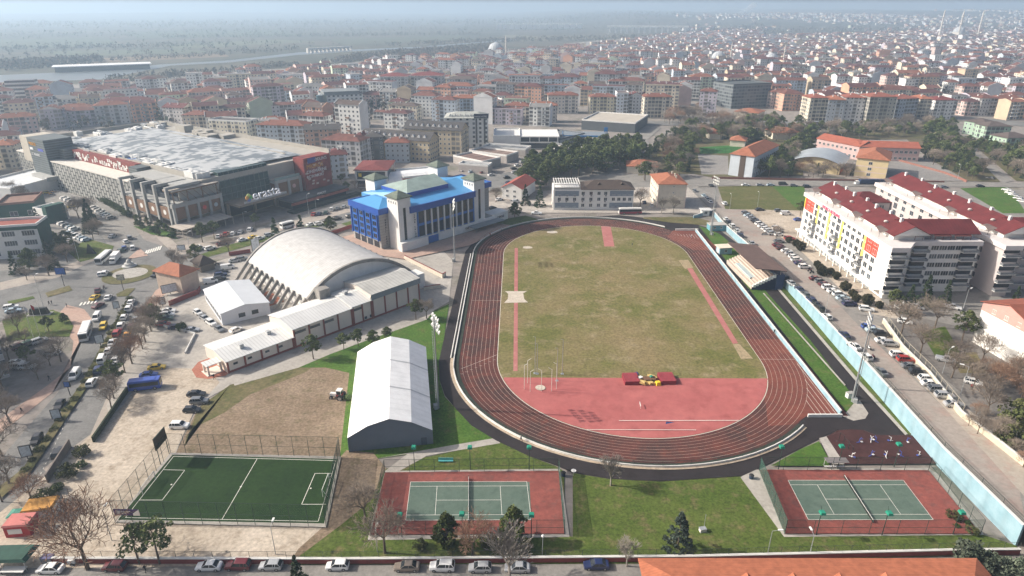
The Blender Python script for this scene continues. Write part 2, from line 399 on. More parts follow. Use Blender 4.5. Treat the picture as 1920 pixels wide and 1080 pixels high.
sheet('footpath', gp((700, 862), (846, 836), (930, 822), (938, 832), (855, 846), (800, 856), (742, 888), (722, 884), (764, 852)), concm)
sheet('footpath', gp((690, 1010), (722, 884), (1050, 880), (1068, 1008), (690, 1014)), concm)
sheet('footpath', gp((1388, 896), (1412, 882), (1738, 878), (1760, 890), (1845, 1004), (1470, 1008)), concm)
# the running oval -------------------------------------------------
TC, TYAW = Vector((32.843, 202.094)), R(-.51)
def T2(a, b):
    c, s = math.cos(TYAW), math.sin(TYAW)
    return (TC.x+a*c-b*s, TC.y+a*s+b*c)
def oval(r, n=48, h=42.195):
    P = []
    for i in range(n+1): t = math.pi*i/n; P.append(T2(r*math.cos(t), h+r*math.sin(t)))
    for i in range(n+1):   # the near bend is drawn a little tighter than the far one
        t = math.pi+math.pi*i/n; q = 36.5+(r-36.5)*(1-.155*math.sin(t)**2) if r > 36.7 else r; P.append(T2(q*math.cos(t), -h+q*math.sin(t)))
    return P
def ring(name, r0, r1, mat, z0, z1=None, parent=None, i0=0, i1=None, n=48, h=42.195):
    """band of the oval between two radii; a real kerb if z1 is given"""
    A, B = oval(r0, n, h), oval(r1, n, h); m = MB(); N_ = len(A); i1 = N_ if i1 is None else i1
    for i in range(i0, i1):
        j = (i+1) % N_; i_ = i % N_
        a, b, c, d = A[i_], B[i_], B[j], A[j]
        top = z0 if z1 is None else z1
        m.face([(*a, top), (*b, top), (*c, top), (*d, top)])
        if z1 is not None:
            m.face([(*d, z0), (*d, z1), (*a, z1), (*a, z0)][::-1]); m.face([(*b, z0), (*b, z1), (*c, z1), (*c, z0)][::-1])
    return m.build(name, mat, parent)
sheet('jogging_path', gp((873, 472), (890, 452), (935, 432), (1000, 415), (1160, 404), (1210, 409), (1255, 416), (1310, 423), (1330, 428), (1352, 434), (1384, 458), (1470, 548), (1560, 655), (1613, 720), (1697, 817), (1642, 817), (1620, 808), (1593, 806), (1570, 808), (1547, 818), (1497, 843), (1437, 873), (1393, 893), (1280, 901), (1240, 903), (1187, 902), (1140, 898), (1073, 887), (1040, 873), (993, 857), (930, 827), (884, 799), (855, 768), (834, 742), (824, 712), (823, 677), (836, 620), (849, 569), (863, 510)), blackp)
sheet('lawn', gp((1310, 424), (1334, 432), (1350, 440), (1372, 458), (1440, 552), (1520, 640), (1583, 722), (1606, 752), (1600, 762), (1590, 778)), grassb)
sheet('pavement', gp((1580, 782), (1600, 758), (1612, 752), (1628, 776), (1622, 786), (1600, 790)), concm)
z_red = ZL[0]
sheet('running_track', oval(47.2), trackm)
ch = [T2(36.5, -42.2), T2(46.8, -42.2), T2(46.8, -72), T2(38.5, -72), T2(30, -62)]
CH_S = gp((1432, 705), (1576, 779), (1514, 781), (1480, 800), (1440, 820), (1400, 760))
sheet('running_track', [T2(36.7, -30), T2(48.6, -30)]+gp((1590, 781), (1513, 781), (1488, 797), (1440, 800), (1436, 760)), trackb)
sheet('running_track', gp((1306, 432), (1352, 470), (1300, 470), (1250, 445), (1262, 433)), trackb)
sheet('infield', oval(36.5), infg)
ZL[0] += .01
# lanes
linem = M('lane_paint', (.56, .44, .37), .8, .2, 1.2)
for k in range(1, 9):
    r = 36.5+1.22*k; ring('lane_line', r-.032, r+.032, linem, ZL[0]+.012)['kind'] = 'structure'
ring('track_kerb', 36.3, 36.62, M('kerb_white', (.78, .76, .70), .6, .1), 0, .2)['kind'] = 'structure'
mk = MB()
def tline(m, p, q, w=.07, z=None):
    z = ZL[0]+.014 if z is None else z
    d = Vector((q[0]-p[0], q[1]-p[1])).normalized(); nn = Vector((-d.y, d.x))*w/2
    m.face([(p[0]-nn.x, p[1]-nn.y, z), (q[0]-nn.x, q[1]-nn.y, z), (q[0]+nn.x, q[1]+nn.y, z), (p[0]+nn.x, p[1]+nn.y, z)])
tline(mk, T2(-36.5, -3), T2(-46.3, -3)); tline(mk, T2(-36.6, -40), T2(-46.2, -48)); tline(mk, T2(36.6, -42), T2(46.2, -42))
for k in range(8):    # chute lanes at the two ends of the home straight
    a = 36.5+1.22*k; (tline(mk, T2(a+.9, -42.2-math.sqrt(max(0, 46.0**2-(a+.9)**2))*.985), T2(a+.9, -69.3), .08) if k > 2 else None)
    tline(mk, T2(-a-.5, -43-k*1.1), T2(-a-1.2, -43-k*1.1), .07)
    tline(mk, T2(a+.3, 66-k*.8), T2(a+.3, 67), .08)
mk.build('track_markings', whitep)['kind'] = 'structure'
# sheets in the infield
D_P = [T2(36.4*math.cos(math.pi+math.pi*i/40), -42.195+36.4*math.sin(math.pi+math.pi*i/40)) for i in range(41)]
yl, yr = G(945, 709), G(1440, 711)
sheet('red_apron', [(yl.x, yl.y)]+[p for p in D_P if p[1] < min(yl.y, yr.y)-.05]+[(yr.x, yr.y)], redm)
sheet('long_jump_runway', gp((965, 466), (971, 466), (970.5, 697), (962.5, 697)), pinkm)
sheet('sand_pit', gp((947, 547), (988, 547), (981, 551), (983, 562), (990, 568), (945, 569), (952, 562), (953, 552)), GM('pit_sand', [(.50, .44, .36), (.58, .52, .44), (.42, .37, .31)], .5, 3))
sheet('high_jump_runway', gp((1127, 425), (1145, 426), (1152, 463), (1133, 463)), pinkm)
sheet('long_jump_runway', gp((1288, 504), (1298, 504), (1384, 645), (1374, 646)), pinkm)
sheet('sand_pit', gp((1272, 489), (1290, 488), (1300, 503), (1284, 505)), GM('pit_earth', [(.32, .25, .15), (.38, .30, .19), (.22, .18, .09)], .5, 2))
sheet('sand_pit', gp((1374, 647), (1386, 646), (1412, 674), (1389, 674)), MATS['pit_earth'])
for i, (x, y, r) in enumerate([(1031, 422, 1.8), (985, 451, 1.5)]):
    p = G(x+4, y+14); sheet('bare_patch', [(p.x+r*1.3*math.cos(t*.52)*(1+.2*math.sin(t*3)), p.y+r*math.sin(t*.52)) for t in range(12)], MATS['pit_sand'])
# gutter, beige walk and ring wall round the oval
ring('gutter', 47.2, 48.5, GM('gutter', [(.03, .04, .03), (.05, .06, .045)], .3, 2), ZL[0]+.02, None, None, 11, 86)['kind'] = 'structure'
ring('ring_walk', 48.8, 49.6, GM('beige_walk', [(.40, .32, .24), (.46, .38, .29), (.34, .27, .21)], .2, 1.5), ZL[0]+.03, None, None, 49, 86)['kind'] = 'structure'
# ---------------------------------------------------------------- terrace east of the blue wall
WALLB = [(1340, 398), (1358, 430), (1457, 524), (1513, 588), (1580, 667), (1627, 720), (1709, 816), (1757, 872), (1905, 1024)]
WB = [G(1338, 404)]+[G(*p) for p in WALLB[1:]]
ter = [(WB[0].x+1, 345)]+[(p.x+.15, p.y) for p in WB]+[(WB[-1].x+2, 60), (420, 60), (420, 345)]
sheet('terrace', ter, asph2, z=0.0, terrace=True)

sheet('terrace_street', [(p.x+.6, p.y) for p in WB if p.y < 345]+ge((1905, 885), (1780, 775), (1640, 640), (1600, 600), (1440, 430), (1355, 345)), GM('street_setts', [(.29, .255, .225), (.34, .30, .265), (.33, .235, .20)], .05, .9, .9, .3), z=.02, terrace=True)
sheet('parking_strip', ge((1610, 600), (1650, 612), (1800, 752), (1920, 866), (1920, 930), (1780, 775)), GM('parking_setts', [(.36, .32, .27), (.42, .375, .32), (.36, .25, .21)], .09, .9, .9, .3), z=.03, terrace=True)
sheet('pavement', ge((1470, 440), (1500, 440), (1650, 560), (1690, 600), (1620, 585)), GM('apron_paving', [(.42, .36, .29), (.48, .42, .35), (.36, .30, .25)], .1, 1), z=.035, terrace=True)
sheet('dirt_lot', ge((1380, 378), (1500, 372), (1512, 440), (1480, 455), (1440, 430)), dirt, z=.04, terrace=True)
sheet('school_yard', ge((1650, 610), (1700, 590), (1830, 620), (1990, 800), (1990, 950), (1830, 760)), GM('dark_yard', [(.15, .14, .13), (.19, .175, .16), (.12, .115, .11)], .05, 1), z=.045, terrace=True)
sheet('lawn', ge((1725, 622), (1772, 612), (1800, 660), (1760, 678)), grass, z=.05, terrace=True)
sheet('lawn', ge((1782, 665), (1830, 660), (1850, 700), (1800, 700)), grassd, z=.055, terrace=True)
sheet('lawn', ge((1346, 350), (1508, 347), (1510, 395), (1400, 393), (1360, 392)), GM('field_grass', [(.12, .115, .04), (.085, .10, .028), (.16, .14, .07)], .05, .8, .95, .6), z=.06, terrace=True)
sheet('lawn', ge((1448, 349), (1508, 348), (1512, 392), (1490, 388)), grassb, z=.065, terrace=True)
sheet('lawn', ge((1800, 353), (1890, 350), (1925, 400), (1880, 400)), grassb, z=.065, terrace=True)
# ground north of the track
sheet('yard', gp((905, 395), (1000, 400), (1200, 400), (1340, 402), (1345, 375), (1290, 340), (1200, 350), (1000, 375), (905, 380)), GM('service_yard', [(.40, .365, .32), (.46, .42, .375), (.33, .30, .27)], .05, 1))
sheet('lawn', gp((1208, 408), (1300, 408), (1330, 415), (1330, 424), (1255, 418), (1205, 411)), grassd)
sheet('lawn', gp((900, 420), (985, 405), (1010, 412), (930, 430), (892, 450)), GM('green_grass', [(.06, .09, .02), (.08, .11, .03)], .1, 1))  # lawn of two close greens, without dry patches
sheet('north_street', gp((1000, 352), (1270, 332), (1350, 338), (1990, 344), (1990, 352), (1345, 349), (1290, 352), (1310, 372), (1340, 400), (1365, 402), (1340, 352)), asph2)
sheet('town_square', gp((1010, 338), (1195, 250), (1215, 236), (1240, 240), (1215, 262), (1230, 300), (1290, 330), (1270, 336), (1060, 348)), asph2)
sheet('side_street', gp((1780, 262), (1800, 262), (1900, 340), (1880, 344)), asph2)
sheet('playground', gp((1655, 302), (1740, 300), (1812, 340), (1660, 340)), GM('tarmac', [(.24, .225, .21), (.28, .265, .25)], .05, 1))
sheet('park_ground', gp((1196, 330), (1210, 285), (1290, 236), (1500, 238), (1512, 262), (1505, 330), (1340, 334), (1300, 326)), GM('park_earth', [(.13, .105, .06), (.10, .10, .04), (.18, .14, .09)], .05, .8, .95, .6))
sheet('park_ground', gp((1700, 262), (1800, 262), (1875, 342), (1815, 340), (1745, 300)), MATS['park_earth']); sheet('park_ground', gp((1812, 262), (1990, 262), (1990, 344), (1905, 340)), MATS['park_earth']); sheet('park_ground', gp((1500, 238), (1790, 226), (1800, 260), (1500, 264)), MATS['park_earth'])
sheet('school_pitch', gp((1312, 277), (1390, 272), (1390, 288), (1308, 289)), GM('green_turf', [(.03, .12, .02), (.045, .16, .03)], .1, 1))
sheet('playground', gp((1308, 290), (1365, 293), (1366, 328), (1315, 328)), MATS['tarmac'])
sheet('main_street', gp((1200, 236), (1500, 236), (1760, 222), (1990, 245), (1990, 236), (1760, 214), (1500, 228), (1200, 228)), asph)
# ---------------------------------------------------------------- vehicles
PAINT = {'white': (.78, .78, .76), 'silver': (.46, .47, .48), 'grey': (.20, .21, .22), 'black': (.018, .019, .022), 'red': (.36, .03, .025), 'dark red': (.13, .014, .02),
 'blue': (.03, .08, .32), 'navy': (.016, .026, .09), 'yellow': (.70, .47, .03), 'orange': (.75, .33, .02), 'green': (.02, .07, .05), 'bronze': (.24, .20, .165), 'pale blue': (.40, .50, .56), 'maroon': (.10, .02, .025)}
def paint(c):
    if 'paint '+c in MATS: return MATS['paint '+c]
    return M('paint '+c, PAINT[c], .32, .05, 3, .25 if c in ('silver', 'grey', 'bronze') else 0, .5, coat=.6)
cglass = M('car_glass', (.022, .027, .032), .06, .2, 2, spec=.7); tyre = M('tyre', (.018, .018, .019), .85); rimm = M('rim', (.42, .42, .43), .35, metal=.6)
lampm = M('headlight', (.75, .76, .78), .15); tail = M('tail_light', (.30, .012, .012), .3); chrome = M('galvanised', (.46, .48, .49), .42, .12, 3, .5)
dark = M('dark_trim', (.03, .03, .032), .6)
SPEC = {  # stations (x, half width, bottom, top); cabin: base x0,x1, roof x0,x1, roof z
 'sedan': ([(2.24, .70, .34, .58), (2.12, .82, .24, .72), (1.25, .88, .2, .86), (.95, .89, .2, .93), (-1.35, .89, .2, .96), (-2.05, .86, .24, .97), (-2.24, .76, .34, .84)], (1.02, -1.72, .28, -.98, 1.45)),
 'hatch': ([(2.02, .70, .34, .60), (1.9, .82, .24, .74), (1.2, .87, .2, .88), (.9, .87, .2, .95), (-1.3, .87, .2, .98), (-1.85, .84, .24, 1.0), (-2.0, .76, .34, .88)], (1.05, -1.93, .30, -1.42, 1.49)),
 'suv': ([(2.2, .72, .42, .78), (2.08, .86, .3, .92), (1.2, .91, .26, 1.04), (.95, .92, .26, 1.1), (-1.4, .92, .26, 1.12), (-2.05, .9, .3, 1.12), (-2.2, .82, .42, 1.0)], (1.02, -2.14, .38, -1.72, 1.70)),
 'van': ([(2.45, .74, .38, .78), (2.3, .88, .28, .98), (1.75, .93, .24, 1.12), (1.5, .94, .24, 1.2), (-1.6, .94, .24, 1.2), (-2.38, .94, .28, 1.2), (-2.45, .9, .4, 1.1)], (1.72, -2.44, 1.05, -2.36, 1.98)),
 'pickup': ([(2.5, .74, .42, .78), (2.36, .86, .32, .94), (1.4, .9, .28, 1.04), (1.1, .9, .28, 1.1), (-.6, .9, .28, 1.1), (-2.4, .9, .32, 1.02), (-2.5, .86, .42, .98)], (1.15, -.6, .5, -.45, 1.72))}
def car_meshes(kind):
    st, (b0, b1, r0, r1, rz) = SPEC[kind]
    body, gl = MB(), MB()
    secs = []
    for x, w, zb, zt in st:
        zm = zb+(zt-zb)*.62
        secs.append([(x, -w+.05, zb), (x, -w, zm), (x, -w+.10, zt), (x, w-.10, zt), (x, w, zm), (x, w-.05, zb)])
    n = 6; V = [p for s in secs for p in s]; FS = []
    for j in range(len(secs)-1):
        for i in range(n): FS.append((j*n+i, (j+1)*n+i, (j+1)*n+(i+1) % n, j*n+(i+1) % n))
    FS += [tuple(range(n)), tuple((len(secs)-1)*n+i for i in range(n-1, -1, -1))]
    body.mesh(V, FS)
    w = st[3][1]; zt = st[3][3]-.015
    wb, wr = w-.07, w-.24
    # cabin: glass hull, painted roof plate, pillars
    B = [(b0, -wb, zt), (b0, wb, zt), (b1, wb, zt), (b1, -wb, zt)]; T = [(r0, -wr, rz-.05), (r0, wr, rz-.05), (r1, wr, rz-.05), (r1, -wr, rz-.05)]
    gl.mesh(B+T, [(0, 1, 5, 4), (1, 2, 6, 5), (2, 3, 7, 6), (3, 0, 4, 7)])
    e = .035
    T2_ = [(r0+e, -wr-e, rz-.05), (r0+e, wr+e, rz-.05), (r1-e, wr+e, rz-.05), (r1-e, -wr-e, rz-.05)]; T3 = [(r0-.12, -wr+.1, rz), (r0-.12, wr-.1, rz), (r1+.12, wr-.1, rz), (r1+.12, -wr+.1, rz)]
    body.mesh(T2_+T3, [(4, 5, 6, 7), (0, 1, 5, 4), (1, 2, 6, 5), (2, 3, 7, 6), (3, 0, 4, 7)])
    for s in (-1, 1):
        body.tube((b0, s*wb, zt), (r0, s*wr, rz-.04), .045, n=4); body.tube((b1, s*wb, zt), (r1, s*wr, rz-.04), .06, n=4)
        mx = (r0+r1)/2-.05; body.tube((mx+.05, s*(wb+.005), zt), (mx, s*(wr+.01), rz-.04), .045, n=4)
        if kind in ('van', 'suv', 'hatch'): body.tube((r1+.45, s*(wb+.005), zt), (r1+.4, s*(wr+.01), rz-.04), .07 if kind != 'van' else .1, n=4)
        body.box(b0-.12, s*(w+.06), zt-.02, .16, .14, .13)
    if kind == 'van':
        for s in (-1, 1): body.mesh([(.2, s*(wb+.02), zt), (b1+.1, s*(wb+.02), zt), (b1+.1, s*(wr+.05), rz-.1), (.15, s*(wr+.05), rz-.1)], [(0, 1, 2, 3)])
    return body, gl
def wheel_mb():
    m = MB()
    for r, a, mi in ((.32, .11, 0), (.2, .118, 1)):
        m.tube((0, -a, 0), (0, a, 0), r, n=14 if mi == 0 else 8, mi=mi)
    return m
WHEEL = wheel_mb().data('wheel', [tyre, rimm])
CARS = {}
def car_proto(kind, colour, near):
    k = (kind, colour, near)
    if k in CARS: return CARS[k]
    st = SPEC[kind][0]; L0, L1, w = st[0][0], st[-1][0], st[2][1]
    b, g = car_meshes(kind)
    lm, tl = MB(), MB()
    lm.box(L0-.12, 0, st[0][3]-.08, .16, .34, .13); tl.box(L1+.1, 0, st[-1][3]-.16, .16, .3, .14)
    wz = .32; wx = (L0-.85, L1+.82)
    if near:
        CARS[k] = ('near', b.data('body', paint(colour)), g.data('window', cglass), lm.data('headlight', lampm), tl.data('tail_light', tail), wx, w, L0, L1)
    else:
        i = len(b.f)
        for x in wx:
            for s in (-1, 1): b.tube((x, s*(w-.2), wz), (x, s*(w+.01), wz), wz, n=10, mi=2)
        m = MB(); m.v = b.v+g.v; o = len(b.v); m.f = b.f+[tuple(q+o for q in f) for f in g.f]; m.m = b.m+[1]*len(g.f); m.uv = [None]*len(m.f)
        for s in (-1, 1):
            m.box(L0-.1, s*.52, st[0][3]-.08, .16, .3, .12, mi=3); m.box(L1+.08, s*.56, st[-1][3]-.16, .16, .28, .13, mi=4)
        CARS[k] = ('far', m.data('body', [paint(colour), cglass, tyre, lampm, tail]))
    return CARS[k]
NAMES = {'sedan': 'sedan', 'hatch': 'hatchback', 'suv': 'suv', 'van': 'van', 'pickup': 'pickup'}
def put_car(p, h, kind, colour, label, group=None, near=None, cat='car', s=1.0):
    near = (p.y < 185) if near is None else near
    k = car_proto(kind, colour, near)
    name = {'van': 'delivery_van', 'pickup': 'pickup_truck'}.get(kind, 'car')
    if k[0] == 'far':
        o = link(name, k[1], None, p, h); tag(o, label, cat, group); return o
    o = thing(name, label, cat, p, h, group); _, bd, gl, lm, tl, wx, w, L0, L1 = k
    link('body', bd, o); link('window', gl, o)
    for x in wx:
        for sg in (-1, 1): link('wheel', WHEEL, o, (x, sg*(w-.1), .32))
    for sg in (-1, 1): link('headlight', lm, o, (0, sg*.54, 0)); link('tail_light', tl, o, (0, sg*.58, 0))
    return o
def car_row(px, hd, cars, where, e=False, z=.07, group=None, jit=.15, near=None):
    """cars at photo positions px; cars = list of 'colour kind'; where = phrase that ends each label"""
    n = len(cars)
    if len(px) == 2 and n > 2:
        a, b = (GE if e else G)(*px[0]), (GE if e else G)(*px[1]); P = [a.lerp(b, i/(n-1)) for i in range(n)]
    else: P = [GE(*q) if e else G(*q, .5) for q in px]
    cnt = {}
    for c in cars: cnt[c] = cnt.get(c, 0)+1
    seen = {}
    for p, c in zip(P, cars):
        col, kind = c.rsplit(' ', 1)
        seen[c] = seen.get(c, 0)+1
        nm = {'sedan': 'saloon car', 'hatch': 'hatchback', 'suv': 'tall car', 'van': 'panel van', 'pickup': 'pickup'}[kind]
        o = (ORD[seen[c]-1] if cnt[c] > 1 else '')
        if cnt[c] > 1 and not o: o = 'first '
        lab = f'{o}{col} {nm} {where}'
        q = p.copy(); q.z = (TZ(p.y) if e else 0)+z
        put_car(q, (hd if not callable(hd) else hd(p))+RND.uniform(-jit, jit)*.4, kind, col, lab, group or "parked and passing cars", near)
# buses and lorries
def bus(p, h, L, label, body=(.75, .75, .73), low=None, name='bus'):
    o = thing(name, label, 'bus', p, h)
    m = MB(); m.box(0, 0, .35, L, 2.4, 2.45, taper=.97); m.box(-.3, 0, 2.78, L*.8, 2.0, .12)
    m.build('body', M('bus_body_'+label[:12], body, .35, .05, 1, coat=.4), o)
    g = MB()
    for s in (-1, 1): g.b3(-L/2+.4, L/2-.3, s*1.2-.03, s*1.2+.03, 1.35, 2.35)
    g.b3(L/2-.06, L/2+.03, -1.05, 1.05, 1.15, 2.5); g.b3(-L/2-.03, -L/2+.06, -.95, .95, 1.5, 2.4); g.build('window', cglass, o)
    if low:
        k = MB()
        for s in (-1, 1): k.b3(-L/2+.1, L/2-.1, s*1.215-.02, s*1.215+.02, .4, 1.3)
        k.build('side_panel', M('livery_'+label[:10], low, .4), o)
    for x in (-L*.28, L*.32):
        for s in (-1, 1): link('wheel', WHEEL, o, (x, s*1.1, .45)).scale = (1.4, 1.4, 1.4)
    return o
def lorry(p, h, label, box=(.78, .78, .77), cabc='white', L=6.5):
    o = thing('lorry', label, 'lorry', p, h)
    c = MB(); c.box(L/2-.9, 0, .45, 1.8, 2.1, 1.7, taper=.9); c.box(L/2+.1, 0, .4, .7, 2.0, .85, taper=.92); c.build('cab', paint(cabc), o)
    g = MB(); g.box(L/2-.42, 0, 1.35, .9, 1.96, .62, taper=.86); g.build('window', cglass, o)
    b = MB(); b.b3(-L/2, L/2-1.9, -1.15, 1.15, .8, 3.0); b.build('cargo_box', M('box_'+label[:12], box, .45, .06, 1), o)
    f = MB(); f.b3(-L/2+.1, L/2-.1, -.5, .5, .45, .8); f.build('frame', dark, o)
    for x in (-L*.3, L*.33):
        for s in (-1, 1): link('wheel', WHEEL, o, (x, s*.95, .42)).scale = (1.3, 1.3, 1.3)
    return o
mb_ = MB()
for x in (-.62, .62): mb_.tube((x, -.06, .31), (x, .06, .31), .31, n=12, mi=1)
mb_.mesh([(-.5, -.14, .75), (.1, -.16, .72), (.5, -.12, .95), (.5, .12, .95), (.1, .16, .72), (-.5, .14, .75), (-.45, -.1, .5), (.1, -.15, .3), (.45, -.08, .5), (.45, .08, .5), (.1, .15, .3), (-.45, .1, .5)],
         [(0, 1, 4, 5), (1, 2, 3, 4), (0, 6, 7, 1), (1, 7, 8, 2), (5, 4, 10, 11), (4, 3, 9, 10), (2, 8, 9, 3), (0, 5, 11, 6), (6, 11, 10, 7), (7, 10, 9, 8)])
mb_.tube((.5, 0, .9), (.66, 0, .34), .04, mi=1); mb_.tube((.45, -.32, 1.02), (.45, .32, 1.02), .025, mi=1); mb_.box(-.25, 0, .76, .6, .26, .1, mi=1)
MOTO = [mb_.data('motorcycle', [paint(c), tyre]) for c in ('dark red', 'black', 'white')]
# ---------------------------------------------------------------- people
def person_mesh(walk, cols, seed):
    """one skinned figure: joints with radii, grown by the skin modifier"""
    st = .26 if walk else .05
    J = [(0, 0, .96, .14), (0, 0, 1.18, .15), (0, 0, 1.40, .155), (0, 0, 1.52, .06), (.01, 0, 1.60, .085), (.015, 0, 1.72, .085)]
    E = [(0, 1), (1, 2), (2, 3), (3, 4), (4, 5)]
    for s in (-1, 1):
        b = len(J); k = st*s
        J += [(0, s*.10, .90, .095), (k*.7+.03, s*.11, .5, .065), (k*1.15-.02, s*.115, .09, .045), (k*1.15+.13, s*.12, .045, .04)]
        E += [(0, b), (b, b+1), (b+1, b+2), (b+2, b+3)]
        b = len(J)
        J += [(0, s*.19, 1.42, .06), (-k*.45, s*.24, 1.15, .048), (-k*.75+.08, s*.23, .90, .036), (-k*.8+.10, s*.23, .80, .03)]
        E += [(2, b), (b, b+1), (b+1, b+2), (b+2, b+3)]
    me = bpy.data.meshes.new('figure'); me.from_pydata([j[:3] for j in J], E, [])
    o = bpy.data.objects.new('figure', me); COL.objects.link(o)
    md = o.modifiers.new('s', 'SKIN'); md.use_smooth_shade = True
    for v, j in zip(me.skin_vertices[0].data, J): v.radius = (j[3], j[3])
    me.skin_vertices[0].data[0].use_root = True
    o.modifiers.new('d', 'SUBSURF').levels = 1
    bpy.context.view_layer.update()
    r = bpy.data.meshes.new_from_object(o.evaluated_get(bpy.context.evaluated_depsgraph_get()))
    bpy.data.objects.remove(o)
    r.materials.clear()
    for m in cols: r.materials.append(m)
    for f in r.polygons:
        c = f.center
        f.material_index = 3 if c.z > 1.70 or (c.z > 1.58 and c.x < -.02) else 2 if c.z > 1.53 or (c.z < .88 and abs(c.y) > .19 and c.z > .7) else 4 if c.z < .12 else 0 if c.z > .9 else 1
    return r
skin = M('skin', (.50, .32, .23), .6, .05); hairm = M('hair', (.02, .016, .013), .6)
CL = {n: M('cloth '+n, c, .9, .1, 8) for n, c in dict(black=(.015, .015, .018), navy=(.02, .03, .07), grey=(.16, .16, .165), white=(.7, .7, .69), red=(.35, .04, .04), jeans=(.05, .07, .12)).items()}
PEO = [person_mesh(True, [CL['black'], CL['black'], skin, hairm, CL['black']], 1), person_mesh(True, [CL['white'], CL['jeans'], skin, hairm, CL['black']], 2),
       person_mesh(False, [CL['navy'], CL['grey'], skin, hairm, CL['black']], 3), person_mesh(False, [CL['red'], CL['black'], skin, hairm, CL['black']], 4)]
def person(px, k, h, label, e=False, grp=None):
    p = (GE if e else G)(*px); p.z += .13
    return tag(link('person', PEO[k], None, p, h), label, 'person', grp)
# ---------------------------------------------------------------- trees
bark = M('bark', (.135, .105, .08), .95, .25, 2); barkp = M('pale_bark', (.30, .27, .235), .95, .25, 1.5)
twig = M('twigs', (.225, .185, .15), .95, .2, .5); twigr = M('russet_twigs', (.25, .155, .105), .95, .2, .5); twigg = M('grey_twigs', (.27, .245, .215), .95, .2, .5)
def leafm(name, c, c2, sc=.35):
    m, nt, b = _new(name); N = nt.nodes; L = nt.links; b.inputs['Roughness'].default_value = .8; b.inputs['Specular IOR Level'].default_value = .15
    co = N.new('ShaderNodeTexCoord'); n1 = N.new('ShaderNodeTexNoise'); n1.inputs['Scale'].default_value = sc; n1.inputs['Detail'].default_value = 8; L.new(co.outputs['Object'], n1.inputs['Vector'])
    mr = N.new('ShaderNodeMapRange'); mr.inputs[1].default_value = .35; mr.inputs[2].default_value = .65; L.new(n1.outputs['Fac'], mr.inputs[0])
    mx = N.new('ShaderNodeMix'); mx.data_type = 'RGBA'; mx.inputs[6].default_value = rgb(c); mx.inputs[7].default_value = rgb(c2); L.new(mr.outputs[0], mx.inputs[0])
    oi = N.new('ShaderNodeObjectInfo'); m2 = N.new('ShaderNodeHueSaturation'); r2 = N.new('ShaderNodeMapRange'); r2.inputs[3].default_value = .75; r2.inputs[4].default_value = 1.5
    L.new(oi.outputs['Random'], r2.inputs[0]); L.new(r2.outputs[0], m2.inputs['Value']); L.new(mx.outputs[2], m2.inputs['Color']); L.new(m2.outputs[0], b.inputs['Base Color'])
    return m
lpine = leafm('pine_needles', (.045, .068, .026), (.13, .15, .055)); lcon = leafm('fir_needles', (.022, .040, .020), (.052, .076, .036)); lgrn = leafm('bush_leaves', (.026, .055, .016), (.07, .105, .03))
lyel = leafm('olive_leaves', (.06, .075, .025), (.12, .12, .05)); lgry = leafm('grey_green_leaves', (.07, .09, .06), (.15, .17, .12))
def branchy(seed, H=1.0, spread=.5, lv=4, tw=.022, trunkh=.28, upw=.35):
    r = random.Random(seed); T, C = MB(), MB()
    def grow(p, d, l, rad, k):
        q = p+d*l
        if k <= 1: T.tube(p, q, rad, rad*.68, n=5, cap=False)
        else: C.tube(p, q, max(rad, tw), max(rad*.6, tw*.7), n=3, cap=False)
        if k >= lv: return
        m = (5, 4, 4, 4, 3)[k]
        for i in range(m):
            a = 2*math.pi*(i+r.random()*.8)/m
            x = d.orthogonal().normalized(); y = d.cross(x)
            s = spread*(.7+.6*r.random())*(1.15 if k == 0 else 1)
            nd = (d+(x*math.cos(a)+y*math.sin(a))*s*1.3+Vector((0, 0, upw*.5))).normalized()
            grow(p+d*l*(1 if i % 2 == 0 or k == 0 else .6+.3*r.random()), nd, l*(.62+.28*r.random())*(1.0 if k else .85), rad*.52, k+1)
    grow(Vector((0, 0, 0)), Vector((r.uniform(-.05, .05), r.uniform(-.05, .05), 1)).normalized(), H*trunkh, H*.022, 0)
    return T, C
def leaves(C, c, rad, n, r, size, mi=0, flat=1.0):
    for _ in range(n):
        d = Vector((r.gauss(0, 1), r.gauss(0, 1), r.gauss(0, 1)))
        d = d.normalized()*rad*(.55+.5*r.random()); d.z *= flat; p = Vector(c)+d
        nx = Vector((r.gauss(0, 1), r.gauss(0, 1), r.gauss(0, 1))).normalized(); ny = nx.orthogonal().normalized(); s = size*(.6+.8*r.random())
        nz = nx.cross(ny)
        C.face([p+ny*s, p+nz*s*.8, p-ny*s, p-nz*s*.8], mi)
def pine(seed, H=10, W_=3.4, base=.42, n=46, dens=34):
    r = random.Random(seed); T, C = MB(), MB(); T.tube((0, 0, 0), (r.uniform(-.3, .3), 0, H*.9), H*.024, H*.006, n=6)
    for i in range(n):
        t = r.random()**.8; z = H*(base+(1-base)*t); w = W_*math.sin(math.pi*min(1, .18+.86*t))**.8*(.4+.75*r.random())
        a = r.random()*6.283; c = (w*math.cos(a), w*math.sin(a), z)
        T.tube((0, 0, z-H*.07), c, H*.006, H*.003, n=3, cap=False); leaves(C, c, H*.085*(.7+.6*r.random()), dens, r, H*.028, 0, .6)
    return T, C
def conifer(seed, H=10, W_=2.6, n=90, dens=22, base=.06, pw=1.0):
    r = random.Random(seed); T, C = MB(), MB(); T.tube((0, 0, 0), (0, 0, H*.95), H*.022, .02, n=6)
    for i in range(n):
        t = r.random()**1.3; z = H*(base+(1-base)*t); w = W_*(1-t)**pw*(.55+.5*r.random()); a = r.random()*6.283
        c = (w*math.cos(a), w*math.sin(a), z-.12*w); leaves(C, c, H*.05*(1.1-.5*t), dens, r, H*.021, 0, .55)
    leaves(C, (0, 0, H*.97), H*.02, 10, r, H*.015, 0, 1.5)
    return T, C
